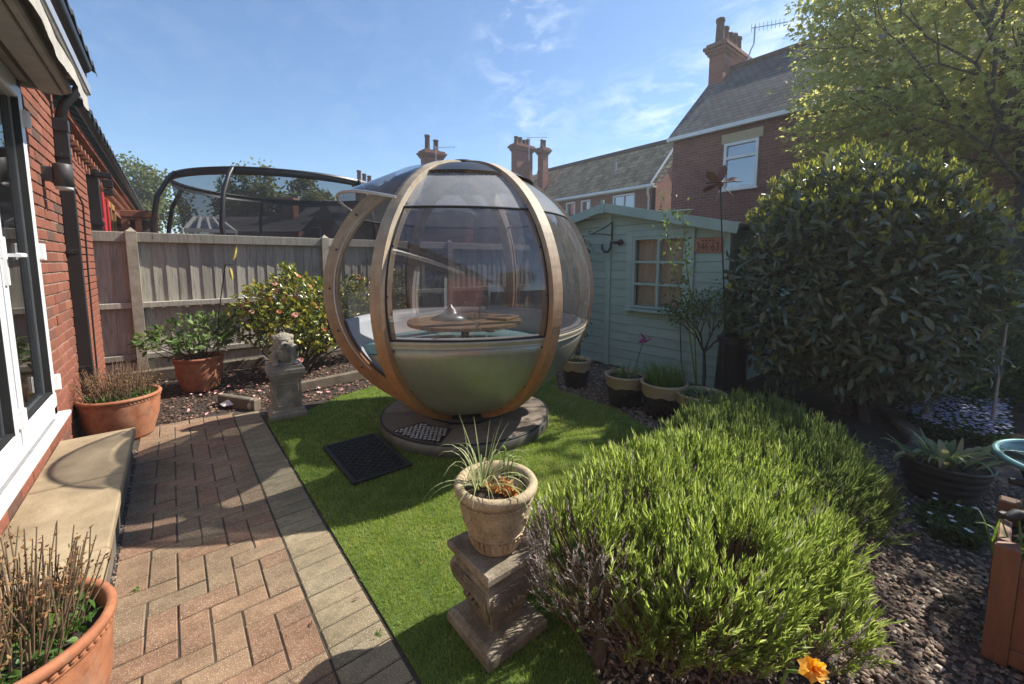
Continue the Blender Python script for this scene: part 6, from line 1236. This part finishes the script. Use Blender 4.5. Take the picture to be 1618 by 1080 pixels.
tip = (o[:,2] > .2) & (rng.random(n) < .07) | ((o[:,2] > .55) & (rng.random(n) < .22)) | ((o[:,2] <= .2) & (rng.random(n) < .012)); ti = np.where(tip)[0]; k5 = 6; ii = np.repeat(ti, k5); tp_ = P[ii]+o[ii]*.05+UP*.03+rng.normal(0,.006,(len(ii),3)); td = unit(UP*1.2+o[ii]*.4+rng.normal(0,.5,(len(ii),3)))
T(link('young_tip', leaf_mesh('young_tip', MT['laureltip'], tp_-LB, td, rdir(len(ii)), rng.uniform(.035,.075,len(ii)), rng.uniform(.012,.022,len(ii)), LEAF_M), lau), kind='stuff')
m = MB()
for i in range(11): a = 2*PI*i/11; r = random.uniform(.5,.85); m.tube([(random.gauss(0,.08),random.gauss(0,.08),-.02),(math.cos(a)*r*.3,math.sin(a)*r*.3,.35),(math.cos(a)*r*.7,math.sin(a)*r*.7,.85),(math.cos(a)*r,math.sin(a)*r,1.4)], [.045,.036,.026,.012], 7)
m.build('trunk', MT['bark'], lau)

# branching helper for small trees
def grow(m, tips, p, d, L_, r, depth, spread=.6, up=.15, seg=6):
    p = Vector(p); d = Vector(d).normalized(); pts = [p]; q = p.copy(); dd = d.copy()
    for i in range(3): dd = (dd+Vector((random.gauss(0,.12), random.gauss(0,.12), random.gauss(0,.08)+up*.2))).normalized(); q = q+dd*L_/3; pts.append(q.copy())
    m.tube(pts, [r, r*.9, r*.8, r*.66], seg, caps=False)
    if depth == 0: tips.append((pts[-1], dd, L_)); tips.append((pts[-2], dd, L_)); return
    for i in range(2+(random.random() < .55)):
        a = random.uniform(0, 2*PI); s = dd.orthogonal().normalized(); s.rotate(Matrix.Rotation(a, 3, dd)); nd = (dd+s*random.uniform(spread*.6, spread*1.3)+Vector((0,0,up))).normalized(); grow(m, tips, pts[-1] if i < 2 else pts[-2], nd, L_*random.uniform(.65,.88), r*.62, depth-1, spread, up, max(5, seg-1))
# rose tree by the shed
MT['roseleaf'] = leafmat('rose_leaf', [(0, (.05,.10,.02)), (.6, (.11,.17,.045)), (1, (.2,.24,.09))], .4, .5, .3)
def small_tree(name, label, base, h, r, depth, mat, per, ln, wd, L0, spread, leanv=(0,0,1)):
    t = thing(name, label, 'tree', base); m = MB(); tips = []; m.tube([(0,0,-.03),(.01,.0,h*.5),(.0,.01,h)], [r, r*.85, r*.7], 7)
    for i in range(4): a = 2*PI*i/4+random.uniform(-.3,.3); grow(m, tips, (0,.01,h), (math.cos(a)*.8+leanv[0], math.sin(a)*.8+leanv[1], leanv[2]), L0, r*.55, depth, spread)
    m.build('trunk', MT['bark'], t); P = np.array([np.array(p) for p, d, l in tips]); n = len(P)*per; P = np.repeat(P, per, 0)+rng.normal(0, L0*.22, (n,3)); d = rdir(n)
    T(link('crown', leaf_mesh('crown', mat, P, d, np.tile(UP,(n,1))+rng.normal(0,.6,(n,3)), rng.uniform(*ln,n), rng.uniform(*wd,n), LEAF_M), t), kind='stuff'); return t
small_tree('rose_tree', 'small thin trunked rose tree in front of the shed right end', (4.42, 2.10, -.02), .48, .022, 3, MT['roseleaf'], 5, (.03,.05), (.018,.028), .24, .42, (0,0,1.2))
# tall rose shoot rising above the shed roof
tr_ = thing('rose_shoot', 'leggy green rose shoots rising past the shed roof', 'plant', (4.45, 2.18, -.02)); m = MB(); lp_ = []
for tgt in ((1044,318,4.2),(1078,335,4.1)):
    q = at_d(tgt[0], tgt[1], tgt[2]*.93)-Vector((4.45,2.18,-.02)); m.tube([(0,0,0),(q.x*.3,q.y*.3,.8),(q.x*.75,q.y*.75,q.z*.75),q], [.008,.007,.006,.003], 6)
    for t in np.linspace(.55,1,9): lp_.append(np.array(Vector((q.x*t, q.y*t, q.z*t))))
m.build('stem', MT['shoot'], tr_); P = np.repeat(np.array(lp_), 9, 0); P = P+rng.normal(0,.045,P.shape); n = len(P); T(link('leaf', leaf_mesh('leaf', MT['roseleaf'], P, rdir(n), np.tile(UP,(n,1))+rng.normal(0,.6,(n,3)), rng.uniform(.035,.06,n), rng.uniform(.02,.032,n), LEAF_M), tr_), kind='stuff')
# climber at the shed's far side, beside the pod
P = np.concatenate([blob((4.35,3.85,z),(.16,.16,.22),150,.2) for z in (.5,.85,1.15,1.45,1.6)]); shrub('climber', 'thin climbing plant between the pod and the shed bracket', 'climber', (4.35,3.85,-.02), MT['roseleaf'], P, (.03,.055), (.018,.03), 14, .006)

# maple tree at the right
MT['maple'] = leafmat('maple_leaf', [(0, (.30,.34,.11)), (.5, (.41,.44,.15)), (.85, (.50,.505,.19)), (1, (.58,.56,.23))], .62, .5, .25)
mp_ = thing('maple_tree', 'spreading yellow-green maple tree filling the upper right corner', 'tree', (10.6, -.07, -.05)); MBASE = Vector((10.6,-.07,-.05)); KM = 1.35
m = MB(); tips = []; m.tube([Vector(q)*KM for q in ((0,0,0),(-.03,.02,.8),(.02,.05,1.6),(-.05,.12,2.4),(-.15,.25,3.1))], [.20,.165,.14,.11,.07], 10)
limbs = [((-.05,.12,2.3),(-1.0,.9,.75),1.5,.07), ((-.05,.12,2.4),(-.5,-.7,.8),1.3,.06), ((-.15,.25,3.1),(-.7,.4,.9),1.4,.07), ((-.15,.25,3.1),(.4,.6,1.0),1.3,.06), ((-.1,.18,2.8),(-.3,1.2,.5),1.5,.06), ((-.15,.25,3.1),(-.3,-.4,1.2),1.4,.06), ((0,.1,2.0),(-.9,.4,.35),1.3,.05), ((-.05,.12,2.4),(-.6,1.3,.8),1.6,.06), ((-.1,.2,2.9),(.7,-.3,.7),1.2,.05), ((0,.1,2.2),(-.2,1.4,.25),1.4,.05)]
for p, d, L_, r in limbs: grow(m, tips, Vector(p)*KM, d, L_*.62*KM, r*.7, 3, .55, .12, 7)
T(m.build('trunk', MT['bark'], mp_), kind=None)
TPs = np.array([np.array(p) for p, d, l in tips])+np.array(MBASE)
CR = [((7.6,1.35,4.6),(1.3,1.2,1.2)), ((7.3,1.65,3.7),(.9,.75,.7)), ((7.7,.5,4.3),(1.2,1.2,1.3)), ((8.4,1.0,5.7),(1.5,1.6,1.1)), ((7.4,1.0,3.2),(.9,1.0,.5)), ((7.8,-.3,3.5),(.9,.9,.8)), ((8.4,-.6,5.0),(1.3,1.2,1.4)), ((7.5,1.9,5.4),(.7,.7,.7)), ((7.0,.9,3.2),(.5,.6,.4)), ((7.15,2.15,3.3),(.35,.3,.28)), ((7.3,2.25,4.9),(.3,.3,.35)), ((7.35,1.75,2.95),(.75,.55,.4)), ((7.5,.9,2.75),(.7,.8,.4)), ((7.8,.1,2.8),(.7,.6,.4))]
CR = [((c[0]*KM, c[1]*KM, CAMH+(c[2]-CAMH)*KM), (r[0]*KM*.5, r[1]*KM, r[2]*KM)) for c, r in CR]
n1_ = 5200; P1 = TPs[rng.integers(0, len(TPs), n1_)]+rng.normal(0,.27,(n1_,3)); P2 = np.concatenate([blob(c, r, int(2300*r[0]*r[1]*r[2]**.5), .35, .2) for c, r in CR]); P = np.concatenate([P1, P2])
# sprays: leaves hang in flat layers with gaps between
lay = np.sin(P[:,0]*3.1+P[:,1]*2.2)*.16; ph = ((P[:,2]+lay) % .42)/.42; P = P[(ph < .62) | (rng.random(len(P)) < .25)]; n = len(P); d = rdir(n); d[:,2] = -abs(d[:,2])*.45-.1; nr = np.tile(UP,(n,1))+rng.normal(0,.45,(n,3))
T(link('crown', leaf_mesh('crown', MT['maple'], P-np.array(MBASE), d, nr, rng.uniform(.11,.17,n), rng.uniform(.13,.20,n), LEAF_MAPLE), mp_), kind='stuff')
# background trees
MT['bgleaf'] = leafmat('bg_leaf', [(0, (.07,.10,.025)), (.6, (.13,.16,.045)), (1, (.22,.23,.09))], .35, .6, .2)
MT['bgyel'] = leafmat('bg_leaf_yellow', [(0, (.16,.17,.03)), (.6, (.26,.26,.05)), (1, (.38,.34,.08))], .45, .6, .2)
def bg_tree(label, base, lobes, n, mat, size, trunk_h, r=.25, group=None, cat='tree'):
    t = thing('broadleaf_tree', label, cat, base, 0, group); B = np.array(base); m = MB(); m.tube([(0,0,0),(.1,0,trunk_h*.6),(0,.1,trunk_h)], [r,r*.8,r*.55], 8)
    for c, rr in lobes: p = Vector(np.array(c)-B); m.tube([(0,.1,trunk_h*.7), Vector((0,.1,trunk_h*.8)).lerp(p,.5)+Vector((0,0,-.2)), p], [r*.5,r*.3,r*.08], 6)
    m.build('trunk', MT['bark'], t); P = []
    for c, rr in lobes:
        sub = blob(c, rr, 26, .5, .2)
        for s_ in sub: P.append(s_+rng.normal(0,1,(n,3))*np.array(rr)*.17)
    P = np.concatenate(P); k = len(P); T(link('crown', leaf_mesh('crown', mat, P-B, rdir(k), np.tile(UP,(k,1))+rng.normal(0,.7,(k,3)), rng.uniform(size*.7,size*1.3,k), rng.uniform(size*.5,size*.9,k), LEAF_S), t), kind='stuff')
p = at_d(235,300,24); bg_tree('pale leaved tree behind the porch at the left skyline', (p.x,p.y,-.06), [((p.x-.6,p.y,p.z+.2),(1.5,1.5,1.4)), ((p.x+.5,p.y,p.z-.6),(1.6,1.5,1.4)), ((p.x-1.2,p.y+.5,p.z-.8),(1.4,1.4,1.3)), ((p.x+.3,p.y,p.z-2),(1.8,1.6,1.4))], 60, MT['bgleaf'], .22, 3.5)
p = at_d(400,300,27); bg_tree('tall green tree seen above the trampoline hem', (p.x,p.y,-.06), [((p.x,p.y,p.z+.1),(1.5,1.4,1.5)), ((p.x+.9,p.y,p.z-.8),(1.6,1.5,1.3)), ((p.x-1.0,p.y,p.z-1.0),(1.3,1.3,1.2)), ((p.x,p.y,p.z-2),(1.8,1.6,1.4))], 60, MT['bgleaf'], .24, 3.2)
p = at_d(487,312,27); bg_tree('second green tree to the right seen through the trampoline net', (p.x,p.y,-.06), [((p.x,p.y,p.z+.1),(1.2,1.2,1.1)), ((p.x+.9,p.y,p.z-.6),(1.2,1.2,1.1)), ((p.x-.6,p.y,p.z-1.2),(1.3,1.3,1.1))], 55, MT['bgleaf'], .24, 3.0)
bg_tree('sunlit yellow-green tree behind the maple at the far right', (15.2,1.6,-.06), [((15.0,2.2,2.6),(1.7,2.2,1.5)), ((15.3,.3,2.3),(1.6,2.0,1.6)), ((15.3,3.2,3.8),(1.7,1.8,1.6)), ((15.5,.8,4.4),(1.7,2.2,1.6)), ((15.4,-1.8,3.6),(1.8,1.8,1.9))], 60, MT['bgyel'], .16, 2.2, .14)
bg_tree('slender tree just outside the right edge whose shade dapples the gravel', (7.3,-1.6,-.06), [((7.0,-.95,4.2),(.95,.75,.7)), ((6.7,-.55,3.5),(.6,.45,.45)), ((7.5,-1.7,4.7),(1.0,.9,.8)), ((6.5,-1.5,3.7),(.8,.7,.55))], 42, MT['bgleaf'], .10, 3.2, .09)
# under-planting at the right
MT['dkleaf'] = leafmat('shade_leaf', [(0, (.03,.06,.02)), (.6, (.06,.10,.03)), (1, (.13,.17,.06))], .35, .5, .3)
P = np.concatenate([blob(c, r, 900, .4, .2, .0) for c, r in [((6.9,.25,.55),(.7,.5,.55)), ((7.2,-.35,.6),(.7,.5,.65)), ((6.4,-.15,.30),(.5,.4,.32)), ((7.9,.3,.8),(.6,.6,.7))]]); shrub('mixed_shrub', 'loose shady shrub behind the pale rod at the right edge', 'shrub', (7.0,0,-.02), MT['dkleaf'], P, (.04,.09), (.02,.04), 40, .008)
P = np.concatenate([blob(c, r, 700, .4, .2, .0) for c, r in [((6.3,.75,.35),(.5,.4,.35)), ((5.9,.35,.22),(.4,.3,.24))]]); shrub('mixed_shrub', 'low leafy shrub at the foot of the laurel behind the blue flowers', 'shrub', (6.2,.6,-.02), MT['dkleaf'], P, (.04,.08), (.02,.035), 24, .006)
# forget-me-nots: leaves and tiny flowers
def carpet(name, label, poly, n, h, mat, ln, wd, fl, fsize, nfl, z0=-.02):
    xs = [p[0] for p in poly]; ys = [p[1] for p in poly]; P = np.c_[rng.uniform(min(xs),max(xs),n*3), rng.uniform(min(ys),max(ys),n*3)]; P = P[inside(P, poly)][:n]; k = len(P); c0 = (sum(xs)/len(xs), sum(ys)/len(ys), z0); t = thing(name, label, 'flowers', c0); B = np.array(c0)
    hh = h*(.55+.45*np.sin(P[:,0]*7)*np.sin(P[:,1]*8)); d = rdir(k); d[:,2] = abs(d[:,2])+.25; T(link('leaf', leaf_mesh('leaf', mat, np.c_[P, rng.random(k)*hh]-[B[0],B[1],0], d, np.tile(UP,(k,1))+rng.normal(0,.6,(k,3)), rng.uniform(*ln,k), rng.uniform(*wd,k), LEAF_M), t), kind='stuff')
    q = P[rng.integers(0,k,nfl)]+rng.normal(0,.02,(nfl,2)); hz = h*(.65+.35*rng.random(nfl)); parts = []; 
    for a in range(5): an = 2*PI*a/5+rng.uniform(0,.3,nfl); dv = np.c_[np.cos(an), np.sin(an), np.full(nfl,.35)]; parts.append(leaves(np.c_[q, hz+.02]-[B[0],B[1],0], dv, np.tile(UP,(nfl,1)), np.full(nfl,fsize), np.full(nfl,fsize*.9), LEAF_S))
    V, F = merge(parts); T(link('flower', np_mesh('flower', V, F, fl, rng.random(len(F))), t), kind='stuff'); return t
MT['fmn'] = leafmat('pale_blue_petal', [(0, (.42,.45,.70)), (.6, (.55,.58,.78)), (1, (.72,.72,.82))], .3, .6, .2)
fp = [at_z(x, y) for x, y in ((1420,668),(1500,640),(1590,655),(1600,715),(1530,705),(1462,690))]
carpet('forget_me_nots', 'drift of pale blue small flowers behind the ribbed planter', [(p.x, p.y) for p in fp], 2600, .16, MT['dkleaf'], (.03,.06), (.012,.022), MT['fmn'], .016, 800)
MT['whitepetal'] = leafmat('white_petal', [(0, (.75,.75,.75)), (1, (.85,.85,.84))], .3, .6, .2)
fp = [at_z(x, y) for x, y in ((1440,800),(1500,790),(1560,830),(1545,870),(1470,845))]
carpet('wood_anemones', 'low dark ground cover with a few white flowers under the ribbed planter', [(p.x, p.y) for p in fp], 1500, .09, MT['dkleaf'], (.025,.045), (.014,.024), MT['whitepetal'], .016, 9)
MT['purple'] = leafmat('purple_petal', [(0, (.28,.05,.18)), (1, (.42,.12,.30))], .3, .6, .2)
p = at_z(1520, 640); carpet('purple_flowers', 'small clump of purple-pink flowers behind the blue drift', [(p.x+.2,p.y-.2),(p.x+.9,p.y-.25),(p.x+.9,p.y+.15),(p.x+.2,p.y+.2)], 400, .20, MT['dkleaf'], (.03,.06), (.012,.025), MT['purple'], .02, 60)
# grassy and mixed low weeds along the laurel and pots
for i, (x, y, lab) in enumerate([(4.25,1.35,'tufts of small plants at the foot of the laurel near the black bin'), (3.75,1.45,'tufts of low plants behind the last glazed pot')]):
    P = blob((x,y,.08),(.35,.25,.12),420,.2,.2,-.01); shrub('low_plants', lab, 'plant', (x,y,-.02), MT['dkleaf'], P, (.03,.06), (.015,.025), 10, .004)
# tulip leaves in the ribbed planter
MT['tulip'] = leafmat('tulip_leaf', [(0, (.13,.19,.08)), (.5, (.22,.27,.11)), (.8, (.33,.33,.16)), (1, (.42,.30,.17))], .3, .45, .3)
tl = thing('tulip_clump', 'broad fading tulip leaves standing in the ribbed planter', 'plant', (pc.x, pc.y, .18)); tm_ = []
for i in range(64):
    m = MB(); a = random.uniform(0, 2*PI); q = random.uniform(0,.21); b0 = _Rt*q*math.cos(a)+FW*q*.5*math.sin(a); dv = _Rt*(math.cos(a)*.75+random.gauss(0,.25))+FW*math.sin(a)*.5+Vector((0,0,random.uniform(.6,1.2))); strap(m, b0, dv, random.uniform(.12,.27), random.uniform(.013,.024), random.uniform(.02,.75), 8, True)
    me = m.mesh('leaf', MT['tulip']); at = me.attributes.new('rnd','FLOAT','FACE'); at.data.foreach_set('value', np.full(len(me.polygons), random.random(), np.float32)); link('leaf', me, tl)
# daffodil bottom right
MT['daffleaf'] = leafmat('daffodil_leaf', [(0, (.24,.33,.18)), (1, (.38,.44,.28))], .3, .45, .3); MT['daffy'] = leafmat('daffodil_petal', [(0, (.75,.42,.05)), (.5, (.80,.50,.09)), (1, (.82,.62,.22))], .35, .5, .2)
db = Vector((1.36, .40, -.02)); df = thing('daffodil', 'orange-yellow daffodil at the bottom edge below the lavender', 'flower', db)
m = MB(); head = at_d(1283, 1058, 1.02)-db
m.tube([(0,0,0),(head.x*.5,head.y*.5,head.z*.7),head+Vector((0,0,-.01))], .004, 6); m.build('stalk', MT['shoot'], df)
m = MB(); ax = (-FW*.6+Vector((0,0,.7))-_Rt*.1).normalized(); s1 = ax.orthogonal().normalized(); s2 = ax.cross(s1)
for l in range(4):
    for i in range(7): a = 2*PI*(i+.5*l+random.uniform(-.2,.2))/7; e_ = s1*math.cos(a)+s2*math.sin(a); f2 = -s1*math.sin(a)+s2*math.cos(a); rr = (.034-.007*l)*random.uniform(.8,1.15); m.add([head, head+e_*rr*.55+f2*rr*.42+ax*(.004+.014*l), head+e_*rr+ax*(.004+.02*l)+f2*.003, head+e_*rr*.55-f2*rr*.42+ax*(.006+.014*l)], [(0,1,2),(0,2,3)], True)
me = m.mesh('petal', MT['daffy']); at = me.attributes.new('rnd','FLOAT','FACE'); at.data.foreach_set('value', rng.random(len(me.polygons)).astype(np.float32)); link('petal', me, df)
for i, (x0, x1, y1, L_, dr) in enumerate([(1195,1262,1060,.22,.42),(1190,1232,1075,.20,.5),(1205,1240,1000,.16,.2),(1185,1170,1040,.18,.2)]):
    m = MB(); b0 = at_d(x0, 1040, 1.08)-db; b0.z = .0; b0 = -_Rt*(.07-.02*i)-FW*.07; strap(m, b0, _Rt*(.35 if i < 3 else -.3)-FW*(.25+.1*i)+Vector((0,0,.9)), L_*1.25, .0055, dr*1.1, 10); me = m.mesh('leaf', MT['daffleaf']); at = me.attributes.new('rnd','FLOAT','FACE'); at.data.foreach_set('value', np.full(len(me.polygons), .7, np.float32)); link('leaf', me, df)
# leaves in the timber planter
tb_ = thing('planter_foliage', 'thin green blades tipped white poking out of the timber planter', 'plant', (2.42,-.14,.33)); m = MB()
for i in range(22): a = random.uniform(0,2*PI); strap(m, (random.gauss(-.05,.04), random.gauss(.05,.03), 0), (math.cos(a)*.6, math.sin(a)*.6, 1), random.uniform(.12,.22), .004, random.uniform(.1,.6), 6)
me = m.mesh('leaf', MT['grassy']); at = me.attributes.new('rnd','FLOAT','FACE'); at.data.foreach_set('value', rng.random(len(me.polygons)).astype(np.float32)); T(link('leaf', me, tb_), kind='stuff')
# ------------------------------------------------------------------ behind the camera: what the pod's glass mirrors
P = np.concatenate([blob(c, r, 1500, .4, .2) for c, r in [((1.6,-4.6,2.6),(1.1,1.0,1.0)), ((2.4,-5.0,3.2),(1.2,1.0,1.0)), ((.9,-5.2,3.0),(1.0,1.0,1.0))]]); shrub('rear_tree', 'tree behind the viewpoint mirrored in the pod windows', 'tree', (1.6,-4.9,-.05), MT['bgleaf'], P, (.08,.14), (.05,.08), 24, .05)
m = MB(); m.box((3.4,-7.2,.9), (9.0,.12,1.8)); T(m.build('rear_fence', MT['brownfence']), 'timber fence at the other end of the garden, mirrored in the pod', 'fence')
# ------------------------------------------------------------------ added air volume standing in for lens glare: lifts the shadows
hz = MB(); hz.box((0, 0, 4.3), (620, 620, 11.0)); k = NT('added_haze_air'); k.t.nodes.remove(k.b); pv = k.n('ShaderNodeVolumePrincipled'); pv.inputs['Color'].default_value = (.96,.97,1,1); pv.inputs['Density'].default_value = .003; pv.inputs['Anisotropy'].default_value = .35; k.l(pv.outputs[0], k.out.inputs['Volume'])
T(hz.build('added_haze', k.m), 'thin air volume added over the whole garden to lift the shadows', 'added_haze', kind='stuff')
